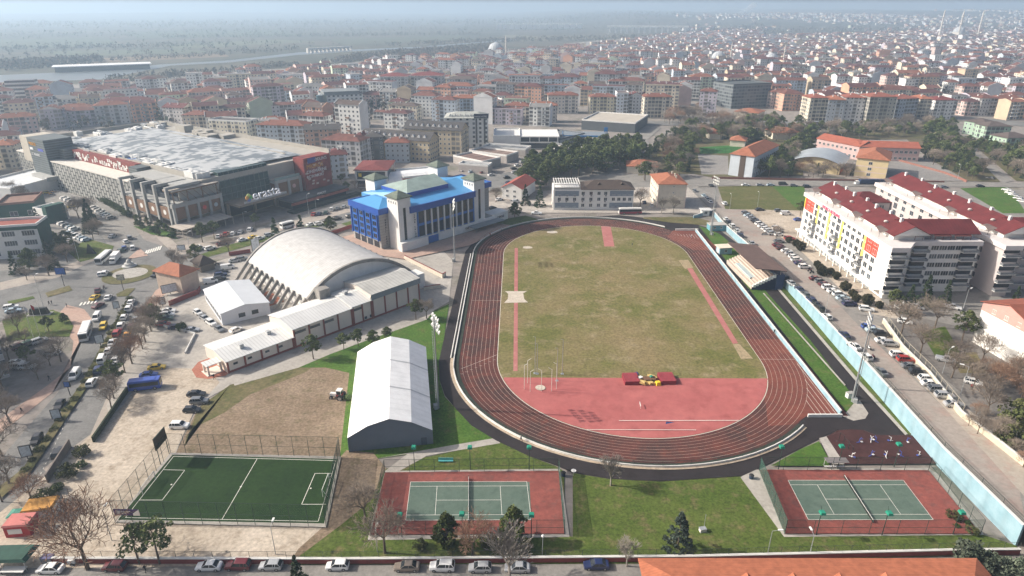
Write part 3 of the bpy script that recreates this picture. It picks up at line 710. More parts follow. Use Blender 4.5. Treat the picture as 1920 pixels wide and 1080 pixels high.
def bush(seed, H=2.2, W_=1.5, n=30, dens=40):
    r = random.Random(seed); T, C = MB(), MB(); T.tube((0, 0, 0), (0, 0, H*.5), .09, .05, n=5)
    for i in range(n):
        d = Vector((r.gauss(0, 1), r.gauss(0, 1), r.gauss(0, 1))).normalized()*(.45+.5*r.random()**.5); leaves(C, (d.x*W_, d.y*W_, H*(.52+.42*d.z)), W_*.3, dens, r, W_*.085)
    return T, C
TREES = {}
def tproto(key, tc, mt, mc): TREES[key] = [(t.data('trunk', mt), c.data('crown', mc)) for t, c in tc]
tproto('bare', [branchy(s, 10, .55, 5, .026) for s in (3, 5, 8)], bark, twig)
tproto('russet', [branchy(s, 10, .62, 5, .028) for s in (11, 12)], bark, twigr)
tproto('grey', [branchy(s, 10, .42, 5, .028, .22, .7) for s in (21, 22)], barkp, twigg)
tproto('pine', [pine(s) for s in (1, 2, 3)], bark, lpine)
tproto('umbrella', [pine(s, 10, 3.9, .5, 34, 26) for s in (4, 6)], bark, lpine)
tproto('bushy', [pine(s, 10, 3.6, .14, 90, 40) for s in (7, 9)], bark, leafm('round_conifer', (.045, .07, .022), (.12, .145, .05)))
tproto('column', [pine(s, 10, 2.7, .12, 80, 46) for s in (14, 15)], bark, MATS.get('x') or leafm('column_leaves', (.045, .07, .02), (.12, .14, .045))); tproto('cedar', [conifer(13, 10, 3.3, 120, 34, .04, .8)], bark, leafm('cedar_needles', (.03, .045, .035), (.07, .09, .07)))
tproto('conifer', [conifer(s) for s in (1, 2)], bark, lcon)
tproto('cypress', [conifer(s, 10, 1.25, 80, 26, .03, .5) for s in (5, 6)], bark, lcon)
tproto('bush', [bush(s) for s in (1, 2)], bark, lgrn); tproto('olive', [bush(s, 2.4, 1.6) for s in (3, 4)], bark, lyel); tproto('oleander', [bush(s, 4, 2.3, 46) for s in (5,)], bark, lgry)
tproto('dome', [bush(s, 2.8, 1.35, 60, 60) for s in (8,)], bark, leafm('clipped_bush', (.030, .034, .016), (.062, .055, .03)))
H0 = {'bush': 2.2, 'olive': 2.4, 'oleander': 4, 'dome': 2.8}
TDESC = {'bare': ('leafless_tree', 'bare brown branched tree'), 'russet': ('leafless_tree', 'bare russet spreading tree'), 'grey': ('leafless_tree', 'bare pale grey tree'), 'pine': ('pine_tree', 'dark green pine tree'), 'umbrella': ('pine_tree', 'flat topped pine tree'),
 'bushy': ('conifer_tree', 'dense rounded evergreen tree'), 'column': ('conifer_tree', 'rounded column evergreen'), 'cedar': ('fir_tree', 'broad blue green cedar'), 'conifer': ('fir_tree', 'dark conical fir tree'), 'cypress': ('cypress_tree', 'slim dark cypress'), 'bush': ('bush', 'green leafy bush'), 'olive': ('bush', 'olive green bush'), 'oleander': ('bush', 'grey green tall bush'), 'dome': ('bush', 'clipped dome bush')}
def tree(px, H, kind, label=None, e=False, w=1.0, seedv=None, p=None):
    p = p or (GE if e else G)(*px)
    ps = TREES[kind]; t, c = ps[RND.randrange(len(ps))]; nm, d = TDESC[kind]
    o = thing(nm, None, '', p, RND.random()*6.28); s = H/H0.get(kind, 10)*RND.uniform(.93, 1.07)*(1.22 if kind in ('bare', 'russet', 'grey') else 1); o.scale = (s*w, s*w, s)
    link('trunk', t, o); link('crown', c, o)
    cat = 'bush' if nm == 'bush' else 'tree'; g = {'bush': 'bushes', 'pine_tree': 'pine trees', 'fir_tree': 'fir trees', 'cypress_tree': 'cypresses', 'conifer_tree': 'rounded evergreens'}.get(nm, 'leafless trees')
    if label: tag(o, label, cat, g)
    else: AUTO.append((o, d, cat, g, kind))
    return o
def grove(poly, n, kinds, h, e=False, gap=3.0, avoid=()):
    xs = [q[0] for q in poly]; ys = [q[1] for q in poly]; got = []; tries = 0
    while len(got) < n and tries < n*60:
        tries += 1; x, y = RND.uniform(min(xs), max(xs)), RND.uniform(min(ys), max(ys))
        if not inpoly(x, y, poly) or any(inpoly(x, y, a) for a in avoid): continue
        p = (GE if e else G)(x, y)
        if any((p-q).length < gap for q in got): continue
        got.append(p); k = RND.choice(kinds); tree(None, RND.uniform(*h)*(.55 if k in ('bush',) else 1), k, p=p, w=RND.uniform(.9, 1.25))
# ---------------------------------------------------------------- fences, walls, masts
def netm(name, c, a):
    m, nt, b = _new(name); N = nt.nodes; L = nt.links; t = N.new('ShaderNodeBsdfTransparent'); x = N.new('ShaderNodeMixShader'); x.inputs[0].default_value = a
    b.inputs['Base Color'].default_value = rgb(c); b.inputs['Roughness'].default_value = .7
    L.new(t.outputs[0], x.inputs[1]); L.new(b.outputs[0], x.inputs[2]); L.new(x.outputs[0], N['Material Output'].inputs['Surface']); MATS[name] = m; return m
netg = netm('green_netting', (.03, .09, .06), .16); netd = netm('dark_green_netting', (.03, .10, .075), .55); netw = netm('wire_netting', (.10, .11, .10), .14)
postg = M('fence_post', (.035, .055, .045), .6); 
def fence(P, h, gap, label, net=netg, post=None, rails=1, name='chain_link_fence', r=.05, zf=None, cat='fence'):
    post = post or postg
    zf = zf or (lambda p: 0.0)
    o = thing(name, label, cat, (P[0][0], P[0][1], 0)); ox, oy = P[0][0], P[0][1]
    q = MB(); q.tube((0, 0, 0), (0, 0, h), r, n=5); pm = q.data('post', post); nb, rb = MB(), MB(); cnt = 0
    for a, b in zip(P, P[1:]):
        a, b = Vector((a[0], a[1])), Vector((b[0], b[1])); l = (b-a).length; k = max(1, round(l/gap))
        for i in range(k+(b == Vector((P[-1][0], P[-1][1])))):
            t = a.lerp(b, i/k)
            if cnt < 100: link('post', pm, o, (t.x-ox, t.y-oy, zf(t))); cnt += 1
        za, zb = zf(a), zf(b)
        nb.face([(a.x-ox, a.y-oy, za+.05), (b.x-ox, b.y-oy, zb+.05), (b.x-ox, b.y-oy, zb+h-.05), (a.x-ox, a.y-oy, za+h-.05)])
        for j in range(rails): rb.tube((a.x-ox, a.y-oy, za+h*(1-.5*j)), (b.x-ox, b.y-oy, zb+h*(1-.5*j)), r*.7, n=4)
    nb.build('netting', net, o); rb.build('rail', post, o)
    return o
def wall(P, t, h, mat, label, cap=None, capm=None, name='wall', zf=None, zb=None):
    o = thing(name, label, 'wall', (0, 0, 0)); m, c = MB(), MB(); zf = zf or (lambda p: h); zb = zb or (lambda p: 0)
    for a, b in zip(P, P[1:]):
        m.wallseg(a, b, t, 0, h, za=(zb(a), zf(a)), zb=(zb(b), zf(b)))
        if cap: c.wallseg(a, b, t+.12, 0, 0, za=(zf(a)+.002, zf(a)+cap), zb=(zf(b)+.002, zf(b)+cap))
    m.build('panel', mat, o)
    if cap: c.build('coping', capm, o)
    return o
steel = M('mast_steel', (.36, .38, .39), .45, .1, 2, .4); flood = M('flood_glass', (.80, .80, .76), .2, .06, 4)
def mast(px, H, label, style, face, p=None):
    p = p or G(*px); o = thing('floodlight_mast', label, 'floodlight', p, face)
    m = MB(); m.tube((0, 0, 0), (0, 0, H-.6), .27, .14, n=10); m.build('pole', steel, o)
    l = MB()
    for i in range(int(H/.8)): l.box(-.5, 0, 1+i*.75, .06, .5, .05)
    l.b3(-.53, -.47, -.27, -.22, 1, H-2); l.b3(-.53, -.47, .22, .27, 1, H-2); l.build('ladder', steel, o)
    b = MB(); b.box(-.6, .1, 0, .9, 1.2, 1.3); b.build('switch_box', M('switch_box', (.42, .43, .42), .6), o)
    r = MB(); rows = [(-1.5, 5), (0, 5), (1.3, 4)] if style == 0 else [(-1.2, 4), (0, 4), (1.2, 4)]
    q = MB(); q.lathe([(.12, -.25), (.42, 0), (.46, .12), (.40, .16)], 10); lm = q.data('lamp', flood)
    for z, k in rows:
        r.tube((.1, -k*.62, H+z-.3), (.1, k*.62, H+z-.3), .07, n=4)
        for i in range(k):
            x = link('lamp', lm, o, (.35, (i-(k-1)/2)*1.2, H+z)); x.rotation_euler = (0, R(112), RND.uniform(-.3, .3)); x.scale = (.95, .95, .95)
    r.tube((0, 0, H-2.2), (0, 0, H+1.5), .16, n=6); r.build('lamp_frame', steel, o)
    return o
def court_light(px, H, label, face, e=False):
    p = G(*px); o = thing('court_light', label, 'floodlight', p, face)
    m = MB(); m.tube((0, 0, 0), (0, 0, H), .09, .07, n=6); m.tube((0, 0, H-.1), (0, .5, H+.8), .04, n=4); m.build('pole', postg, o)
    b = MB(); b.box(0, -.35, H-.25, 1.0, 1.1, .45, taper=.8); b.build('lamp_box', M('green_lamp_box', (.02, .23, .15), .5), o)
    return o
whitel = M('lamp_head', (.75, .75, .73), .4)
def lamp(px, H, label, face=0, e=False, glob=False):
    p = (GE if e else G)(*px); o = thing('street_lamp', label, 'street lamp', p, face)
    m = MB(); m.tube((0, 0, 0), (0, 0, H), .09, .05, n=6)
    if not glob: m.tube((0, 0, H), (1.3, 0, H+.25), .045, n=4)
    m.build('pole', chrome, o)
    b = MB()
    if glob: b.sphere((0, 0, H+.2), .3)
    else: b.box(1.45, 0, H+.2, .9, .34, .14)
    b.build('lamp_head', whitel, o); return o
# ---------------------------------------------------------------- building kit
glz = glassm('window_glass', (.045, .055, .065)); frw = M('window_frame_white', (.66, .66, .64), .5); frd = M('window_frame_dark', (.05, .05, .055), .5)
WIN = {}
def wmesh(w, h, fr=frw, gl=None, mull=1, sill=True):
    k = (w, h, fr.name, (gl or glz).name, mull, sill)
    if k in WIN: return WIN[k]
    m = MB(); t = .09
    m.b3(-w/2, w/2, -.025, .06, 0, h, 1)
    for x in [-w/2, w/2]+[-w/2+w*(i+1)/(mull+1) for i in range(mull)]: m.b3(x-t/2, x+t/2, -.06, .03, 0, h)
    m.b3(-w/2-t/2, w/2+t/2, -.062, .03, h-.02, h+t); m.b3(-w/2-.12, w/2+.12, -.14 if sill else -.06, .03, -.1, 0)
    WIN[k] = m.data('window', [fr, gl or glz]); return WIN[k]
def side(o, s, L, D, u, z, off=0):
    """place on a wall: s = f(ront) r(ight) b(ack) l(eft); u along that wall"""
    return {'f': ((u, -off, z), 0), 'r': ((L+off, u, z), R(90)), 'b': ((L-u, D+off, z), R(180)), 'l': ((-off, D-u, z), R(-90))}[s]
def wins(o, me, s, L, D, us, zs, off=0, name='window'):
    for z in zs:
        for u in us:
            l, r = side(o, s, L, D, u, z, off); link(name, me, o, l, r)
def spread(a, b, n): return [a+(b-a)*(i+.5)/n for i in range(n)]
def gable(o, x0, x1, y0, y1, z, h, mat, wmat=None, over=.5, along='x', name='roof', th=.18):
    """pitched roof with real thickness and closed gable ends"""
    m = MB(); e = over
    if along == 'x':
        c = (y0+y1)/2; s = h/((y1-y0)/2)
        for sg, ye in ((-1, y0-e), (1, y1+e)):
            zl = z-s*e
            P = [(x0-e, ye, zl), (x1+e, ye, zl), (x1+e, c, z+h), (x0-e, c, z+h)]
            if sg > 0: P = P[::-1]
            Q = [(p[0], p[1], p[2]+th) for p in P]
            m.mesh(P+Q, [(3, 2, 1, 0), (4, 5, 6, 7), (0, 1, 5, 4), (1, 2, 6, 5), (2, 3, 7, 6), (3, 0, 4, 7)])
        G_ = [[(x0, y1, z), (x0, y0, z), (x0, c, z+h)], [(x1, y0, z), (x1, y1, z), (x1, c, z+h)]]
    else:
        c = (x0+x1)/2; s = h/((x1-x0)/2)
        for sg, xe in ((-1, x0-e), (1, x1+e)):
            zl = z-s*e
            P = [(xe, y1+e, zl), (xe, y0-e, zl), (c, y0-e, z+h), (c, y1+e, z+h)]
            if sg > 0: P = P[::-1]
            Q = [(p[0], p[1], p[2]+th) for p in P]
            m.mesh(P+Q, [(3, 2, 1, 0), (4, 5, 6, 7), (0, 1, 5, 4), (1, 2, 6, 5), (2, 3, 7, 6), (3, 0, 4, 7)])
        G_ = [[(x0, y0, z), (x1, y0, z), (c, y0, z+h)], [(x1, y1, z), (x0, y1, z), (c, y1, z+h)]]
    r = m.build(name, mat, o)
    if wmat:
        w = MB(); [w.face(g) for g in G_]; w.build('gable', wmat, o)
    return r
def hip(o, x0, x1, y0, y1, z, h, mat, over=.6, name='roof', ridge=None, th=.2):
    m = MB(); x0 -= over; x1 += over; y0 -= over; y1 += over; L, D = x1-x0, y1-y0; k = min(L, D)/2*(ridge or 1)
    if L >= D: a, b = (x0+k, (y0+y1)/2, z+h), (x1-k, (y0+y1)/2, z+h)
    else: a, b = ((x0+x1)/2, y0+k, z+h), ((x0+x1)/2, y1-k, z+h)
    B = [(x0, y0, z), (x1, y0, z), (x1, y1, z), (x0, y1, z)]; T = [(p[0], p[1], z+th) for p in B]
    i = T+[(a[0], a[1], a[2]+th), (b[0], b[1], b[2]+th)]
    m.mesh(B+T, [(3, 2, 1, 0), (0, 1, 5, 4), (1, 2, 6, 5), (2, 3, 7, 6), (3, 0, 4, 7)])
    m.mesh(i, [(0, 1, 5, 4), (1, 2, 5), (2, 3, 4, 5), (3, 0, 4)] if L >= D else [(0, 1, 4), (1, 2, 5, 4), (2, 3, 5), (3, 0, 4, 5)])
    return m.build(name, mat, o)
def local(o, p):   # world point -> building frame
    d = Vector((p[0]-o.location.x, p[1]-o.location.y)); c, s = math.cos(-o.rotation_euler.z), math.sin(-o.rotation_euler.z)
    return Vector((d.x*c-d.y*s, d.x*s+d.y*c))
def wmat(n, c, v=.08): return M('wall '+n, c, .85, v, .35, spec=.2)
white_w = wmat('white', (.72, .71, .68)); cream_w = wmat('cream', (.66, .60, .49)); grey_w = wmat('grey', (.36, .36, .37)); pinkw = wmat('pale pink', (.62, .50, .45)); tanw = wmat('tan', (.56, .45, .30))
rtile = M('roof orange tile', (.31, .118, .066), .85, .22, .5); rtile2 = M('roof brick tile', (.26, .085, .055), .85, .22, .5); rred = M('roof dark red', (.125, .024, .025), .7, .25, .25, stripes=(1, 1.1, .22)); rbrown = M('roof brown', (.075, .055, .045), .8, .15, .5)
rwhite = M('roof white metal', (.66, .66, .64), .5, .10, .12, stripes=(0, .95, .22)); concw = M('raw_concrete', (.34, .33, .31), .9, .18, .4)
# ---------------------------------------------------------------- blue sports building
O = G(716, 468); BA = R(45.5)
o = thing('sports_building', 'blue roofed sports building with white corner towers above the arched hall', 'building', O, BA); LAND.append(('blue roofed building', O.x+15, O.y+25)); BLUE = o
bl1 = M('blue_roof', (.085, .30, .58), .45, .08, .2, stripes=(0, .8, .12)); bl2 = M('blue_band', (.025, .085, .36), .4, .08, .3); bl3 = M('blue_panel', (.03, .13, .42), .4, .1, .5); grn = M('copper_green_roof', (.28, .355, .325), .7, .2, .25, stripes=(1, 1.0, .12))
tilew = M('grey_stone_cladding', (.37, .355, .335), .8, .1, 1.2, stripes=(2, 1.2, .2)); dglass = glassm('dark_blue_glass', (.018, .024, .035), .06, .4)
for a in ((0, 14, 0, 20), (46, 61, 1, 20)): m = MB(); m.b3(*a, 0, 15); m.build('wing_wall', tilew, o)
m = MB(); m.b3(10.2, 47, -6.6, 27, 0, 15.2); m.build('main_wall', white_w, o)
m = MB(); m.b3(12, 58, -7.6, -6.6, 0, 3.4); m.b3(3.2, 16.5, -9.6, -7.2, 0, 4.0); m.b3(55, 65, -7.4, -1, 0, 4.2); m.build('plinth', white_w, o)
for (x, y, h) in ((4, -7.4, 21.5), (44.5, -7.2, 21.5), (15, 24, 21.5), (50, 24, 21.5)):
    w = MB(); w.b3(x, x+6.2, y, y+7, 0 if y < 0 else 14, h); t = w.build('tower', white_w, o)
    r = MB(); X0, X1, Y0, Y1 = x-.7, x+6.9, y-.7, y+7.7; r.mesh([(X0, Y0, h), (X1, Y0, h), (X1, Y1, h), (X0, Y1, h), (X0, Y0, h+.4), (X1, Y0, h+.4), (X1, Y1, h+.4), (X0, Y1, h+.4), (x+3.1, y+3.5, h+2.6)], [(3, 2, 1, 0), (0, 1, 5, 4), (1, 2, 6, 5), (2, 3, 7, 6), (3, 0, 4, 7), (4, 5, 8), (5, 6, 8), (6, 7, 8), (7, 4, 8)]); r.build('tower_roof', M('green_tile', (.13, .155, .125), .8, .3, .8), t)
    if y < 0:
        s = MB(); s.b3(x+2.4, x+3.6, y-.06, y+.1, 4.2, 17.5); s.build('slit_window', dglass, t)
        q = wmesh(.5, .9, frw, dglass, 0)
        for k in range(4): link('window', q, t, (x, y+1.2+k*1.5, h-2.2), R(-90))
for (x0, x1, y0, y1, top) in ((-.8, 14.4, -.8, 20.8, 4.2), (45.8, 62, .2, 20.8, 4.2)):
    m = MB()
    for a in ((x0, x1, y0, y0+.5), (x0, x1, y1-.5, y1), (x0, x0+.5, y0+.5, y1-.5), (x1-.5, x1, y0+.5, y1-.5)): m.b3(*a, 14.6, 17.0)
    m.build('parapet', bl2, o); hip(o, x0+.6, x1-.6, y0+.6, y1-.6, 16.4, 2.4, bl1, 0)
m = MB(); m.b3(9.5, 44.6, -8.1, -7.5, 14.8, 17.4); m.b3(9.5, 10, -7.5, 0, 14.8, 17.4); m.b3(46, 46.5, -3, 5, 14.8, 17.4); m.build('parapet', bl2, o)
m = MB(); m.mesh([(10, -7.5, 16.9), (46, -7.5, 16.9), (48, 8, 20), (12, 8, 20), (10, 27, 16.9), (48, 27, 16.9)], [(0, 1, 2, 3), (3, 2, 5, 4)]); m.mesh([(10, -7.5, 15), (10, 27, 15), (12, 8, 20), (10, -7.5, 16.9), (10, 27, 16.9)], [(0, 3, 2, 4, 1)]); m.build('roof', bl1, o)
m = MB(); V = [(15, 1, 18.6), (37, 1, 18.6), (37, 19, 19), (15, 19, 19), (15, 1, 20.4), (37, 1, 20.4), (37, 19, 20.4), (15, 19, 20.4), (22, 10, 23.4), (37, 10, 23.4)]
m.mesh(V, [(4, 5, 9, 8), (7, 4, 8), (6, 7, 8, 9)]); m.build('raised_roof', grn, o); m = MB(); m.mesh(V, [(0, 1, 5, 4), (1, 2, 6, 9, 5), (2, 3, 7, 6), (3, 0, 4, 7)]); m.build('raised_wall', bl2, o)
# left face: four by four blue framed windows, big dark bays on the front
pm = MB(); pm.b3(-.35, 0, .3, 19.7, 3.6, 14.6); pm.build('blue_frame', bl3, o)
wins(o, wmesh(2.6, 1.7, bl2, dglass, 1), 'l', 14, 20, spread(.8, 19.2, 4), [4.4, 7.0, 9.6, 12.2], .36); 
pm = MB(); [pm.b3(-.75, -.36, 19.6-4.6*k-.35, 19.6-4.6*k+.1, 3.4, 14.8) for k in range(5)]; pm.build('pilaster', bl2, o)
wins(o, wmesh(3.6, 2.4, frd, dglass, 1), 'l', 14, 20, spread(.8, 19.2, 4), [.5])
m = MB(); m.b3(13.5, 44.3, -7.3, -6.6, 3.6, 14.7); m.build('blue_frame', bl3, o)
gm_ = MB(); gm_.b3(-1.45, 1.45, -.08, 0, 0, 10.4); gmm = gm_.data('tall_window', dglass); pl = MB(); pl.b3(-.3, .3, -.6, .1, 0, 11.2); plm = pl.data('pilaster', white_w)
bm_ = MB(); bm_.b3(-1.5, 1.5, -.1, 0, 0, 1.1); bmm = bm_.data('spandrel', bl3)
for k in range(9):
    x = 15.3+k*3.35; link('tall_window', gmm, o, (x, -7.3, 4)); link('spandrel', bmm, o, (x, -7.32, 8.4))
    if k not in (0,): link('pilaster', plm, o, (x-1.68, -7.3, 3.4))
m = MB(); m.b3(18, 23.4, -7.75, -7.55, .1, 3.1); m.build('gate', bl3, o)
inkm = M('dark_letters', (.03, .03, .035), .5)
def vtext(s, o, x, y, z, size, mat):
    for i, c in enumerate(s):
        if c != ' ': text(c, size, mat, o, (x, y, z-i*size*1.05), (R(90), 0, 0))
vtext('SPOR SALONU', o, 12.0, -6.72, 13.0, .95, inkm); vtext('KAPALI SPOR', o, 2.4, -.1, 11.5, .95, inkm)
text('EDIRNE', 1.5, inkm, o, (57.4, -7.45, 1.8), (R(90), 0, 0)); text('GSB', 1.2, inkm, o, (38.5, -7.68, 1.3), (R(90), 0, 0))
m = MB(); m.b3(40, 58, -12.5, -7.9, 2.2, 2.5); [m.tube((x, -12.2, 0), (x, -12.2, 2.2), .08) for x in (41, 46, 51, 57)]; m.build('canopy', M('canopy_grey', (.25, .27, .28), .6), o)
# ---------------------------------------------------------------- arched sports hall
o = thing('arched_hall', 'sports hall with pale ribbed barrel roof on leaning concrete buttresses', 'building', G(540, 580), R(43)); LAND.append(('arched sports hall', -68, 215)); HALL = o
P2, P3, P1 = local(o, G(566, 556, 6)), local(o, G(773, 509, 6)), local(o, G(463, 488, 6))
xa, xb, ya = P2.x, P3.x, (P2.y+P3.y)/2; yb = ya+45; wd = xb-xa; Hs, Ht = 6.0, 13.9; rise = Ht-Hs; Rr = (wd*wd/4+rise*rise)/(2*rise); xc = (xa+xb)/2; zc = Ht-Rr
a0 = math.asin(min(1, wd/2/Rr))
def arc(t, r): return (xc+r*math.sin(t), zc+r*math.cos(t))
hroof = M('old_ribbed_roof', (.49, .485, .475), .7, .14, .5, stripes=(1, 1.15, .18)); hconc = M('buttress_concrete', (.27, .255, .235), .9, .2, .5)
m = MB(); n = 30
for k in range(n):
    t0, t1 = -a0+2*a0*k/n, -a0+2*a0*(k+1)/n
    (x0, z0), (x1, z1) = arc(t0, Rr), arc(t1, Rr)
    m.face([(x0, ya, z0), (x1, ya, z1), (x1, yb, z1), (x0, yb, z0)])
m.build('roof', hroof, o)
for y0 in (ya-.9, yb):
    m = MB()
    for k in range(n):
        t0, t1 = -a0+2*a0*k/n, -a0+2*a0*(k+1)/n
        A0, A1, B0, B1 = arc(t0, Rr+.35), arc(t1, Rr+.35), arc(t0, Rr-.75), arc(t1, Rr-.75)
        V = [(q[0], y, q[1]) for y in (y0, y0+.88) for q in (A0, A1, B1, B0)]; m.mesh(V, [(0, 3, 2, 1), (4, 5, 6, 7), (0, 1, 5, 4), (3, 7, 6, 2)])
    m.build('arch_rib', hconc, o)
for y in (ya-.1, yb+.1):
    P = [(*arc(-a0+2*a0*k/n, Rr-.75),) for k in range(n+1)]
    m = MB(); m.face([(x, y, z) for x, z in P]+[(xb, y, 0), (xa, y, 0)]); m.build('end_wall', white_w, o)
m = MB(); m.b3(xa+.8, xa+1.1, ya, yb, 0, Hs+.4); m.b3(xb-1.1, xb-.8, ya, yb, 0, Hs+.4); m.build('side_wall', white_w, o)
q = MB(); q.mesh([(-6.2, -.28, 0), (-4.9, -.28, 0), (.6, -.28, 5.9), (-.3, -.28, 6.6), (-6.2, .28, 0), (-4.9, .28, 0), (.6, .28, 5.9), (-.3, .28, 6.6)], [(0, 1, 2, 3), (7, 6, 5, 4), (0, 4, 5, 1), (1, 5, 6, 2), (2, 6, 7, 3), (3, 7, 4, 0)]); qm = q.data('buttress', hconc)
for k in range(12):
    link('buttress', qm, o, (xa, ya+.2+k*(yb-ya-.4)/11, 0)); link('buttress', qm, o, (xb, ya+.2+k*(yb-ya-.4)/11, 0), R(180))
ww = wmesh(2.6, 1.3, frw, None, 2, False)
for k in range(11): link('window', ww, o, (xa+.8, ya+2.2+k*(yb-ya-.4)/11, 3.6), R(-90))
m = MB(); m.b3(xa+2.4, xa+6, ya-4.5, ya-.95, 0, 9.6); m.build('stair_tower', hconc, o)
m = MB(); m.b3(xa-7, xa-.8, ya+16, ya+27, 0, .6); m.build('terrace', M('brick_terrace', (.34, .13, .08), .9, .2, .6), o)
m = MB(); m.b3(xb-4.5, xb+3, ya-6, ya-.95, 0, 5.5); m.build('side_annex', white_w, o)
# ---------------------------------------------------------------- prefab office, long low hall
o = thing('site_office', 'plain white office with shallow metal roof beside the buttressed hall', 'building', G(418, 611), hdg((418, 611), (503, 590))); L = 14.6; D = 23
m = MB(); m.b3(0, L, 0, D, 0, 4.0); m.build('wall', M('sandwich_panel', (.60, .62, .66), .6, .05), o); gable(o, 0, L, 0, D, 4.0, 1.3, M('pale_metal_roof', (.62, .645, .67), .5, .05, .3, stripes=(1, 1.0, .08)), M('sandwich_panel', None), .25, 'y')
wins(o, wmesh(1.9, 1.2, frd, None, 2, False), 'f', L, D, (6, 10), [1.5]); wins(o, wmesh(1.5, 1.1, frd, None, 1, False), 'l', L, D, spread(1, 22, 8), [1.4])
o = thing('training_hall', 'long low cream hall of stepped white roofs with red pilasters', 'building', G(428, 701), R(46.2)); LAND.append(('long low hall', -50, 178)); LH = 65.5
rp = M('red_pilaster', (.24, .075, .055), .8, .15); creamp = M('cream_panel', (.66, .59, .52), .85, .06, .3)
for (x0, x1, y1, h, rh, rm) in ((0, 19.6, 13.5, 3.6, 1.0, rwhite), (19.7, 39.4, 13.8, 6.0, 1.3, rwhite), (39.5, 46.6, 13.8, 6.4, 1.3, rwhite), (46.7, LH, 15.5, 8.2, 1.1, M('roof grey white', (.50, .49, .455), .6, .16, .2, stripes=(0, 1.3, .25)))):
    m = MB(); m.b3(x0, x1, 0, y1, 0, h); m.build('wall', creamp, o); gable(o, x0, x1, 0, y1, h, rh, rm, creamp, .3)
    m = MB(); m.b3(x0, x1, -.07, .05, 0, .7); m.build('plinth', rp, o)
    k = max(2, round((x1-x0)/4.6)); pm = MB(); pm.b3(-.25, .25, -.16, .05, 0, h); pd = pm.data('pilaster', rp)
    for i in range(k+1): link('pilaster', pd, o, (x0+.25+(x1-x0-.5)*i/k, 0, 0))
m = MB(); m.mesh([(46.5, -.45, 8.4), (65.7, -.45, 8.4), (65.7, .5, 6.6), (46.5, .5, 6.6)], [(3, 2, 1, 0)]); m.mesh([(46.4, -.35, 8.36), (65.8, -.35, 8.36), (65.8, -.35, 6.5), (46.4, -.35, 6.5)], [(3, 2, 1, 0)]); m.build('fascia', M('grey_fascia', (.22, .255, .28), .6), o)
wins(o, wmesh(1.1, .45, frd, None, 0, False), 'f', LH, 13, (2.4, 6.4, 11.5, 15.5), [2.1]); wins(o, wmesh(3.4, .6, frd, None, 2, False), 'f', LH, 13, (22, 26.6, 31.2), [4.4]); wins(o, wmesh(3.6, .6, frd, None, 2, False), 'f', LH, 13, (41.4,), [4.9]); wins(o, wmesh(.8, .7, frd, None, 0, False), 'f', LH, 13, (44, 46), [1])
m = MB(); m.b3(-4.5, -.3, 2.0, 5.4, 3.0, 3.2); m.build('porch_roof', rwhite, o); m = MB(); [m.b3(x, x+.5, y, y+.5, 0, 3.0) for x, y in ((-4.3, 2.2), (-4.3, 4.8), (-.9, 2.2))]; m.b3(-4.6, -.3, 2, 6, 0, .35); m.build('porch_post', creamp, o)
for (x, y) in ((6, 3.5), (15, 5.5)): m = MB(); m.box(x, y, 3.6, 1.1, 1.2, 1.9); m.build('roof_vent', M('vent_metal', (.42, .43, .43), .5), o)
m = MB(); m.box(42, 7.2, 7.4, 1.3, 1.3, 1.4); m.build('roof_vent', MATS['vent_metal'], o)
sheet('red_terrace', [(o.location.x+x*math.cos(R(46.2))-y*math.sin(R(46.2)), o.location.y+x*math.sin(R(46.2))+y*math.cos(R(46.2))) for x, y in ((-1, -.6), (-5, 1), (-6.8, 4), (-6, 9), (-3, 12), (0, 12), (0, 0))], GM('red_brick_paving', [(.34, .13, .085), (.40, .17, .12)], .2, 2), z=.16)
# ---------------------------------------------------------------- white tented hall
A, B = G(655, 848), G(812, 833); L = (B-A).length
o = thing('tented_hall', 'white tented hall with grey end wall beside the bare earth', 'building', A, math.atan2(B.y-A.y, B.x-A.x)); LAND.append(('white tented hall', -28, 137)); D = 39
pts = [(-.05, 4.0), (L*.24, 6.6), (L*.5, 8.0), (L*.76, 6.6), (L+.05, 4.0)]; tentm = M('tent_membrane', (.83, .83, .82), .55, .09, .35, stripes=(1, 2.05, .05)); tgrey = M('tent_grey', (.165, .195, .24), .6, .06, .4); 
m = MB()
P = [(-.05, 0)]+pts+[(L+.05, 0)]
for (a, b) in zip(P, P[1:]): m.mesh([(a[0], -.3, a[1]), (b[0], -.3, b[1]), (b[0], D, b[1]), (a[0], D, a[1])], [(0, 1, 2, 3)])
m.build('membrane', tentm, o)
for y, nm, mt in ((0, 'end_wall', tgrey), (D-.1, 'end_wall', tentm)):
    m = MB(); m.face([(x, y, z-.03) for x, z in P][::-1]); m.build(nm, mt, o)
for y in (D*.33, D*.66):
    m = MB()
    for a, b in zip(pts, pts[1:]):
        V = [(a[0], y, a[1]+.05), (b[0], y, b[1]+.05), (b[0], y+.55, b[1]+.05), (a[0], y+.55, a[1]+.05)]; m.mesh(V, [(0, 1, 2, 3)])
    m.build('seam_band', M('tent_seam', (.50, .51, .52), .6), o)
m = MB(); m.b3(L-2.6, L-1.3, -.06, .02, 0, 2.1); m.build('door', M('tent_door', (.10, .125, .16), .5), o)
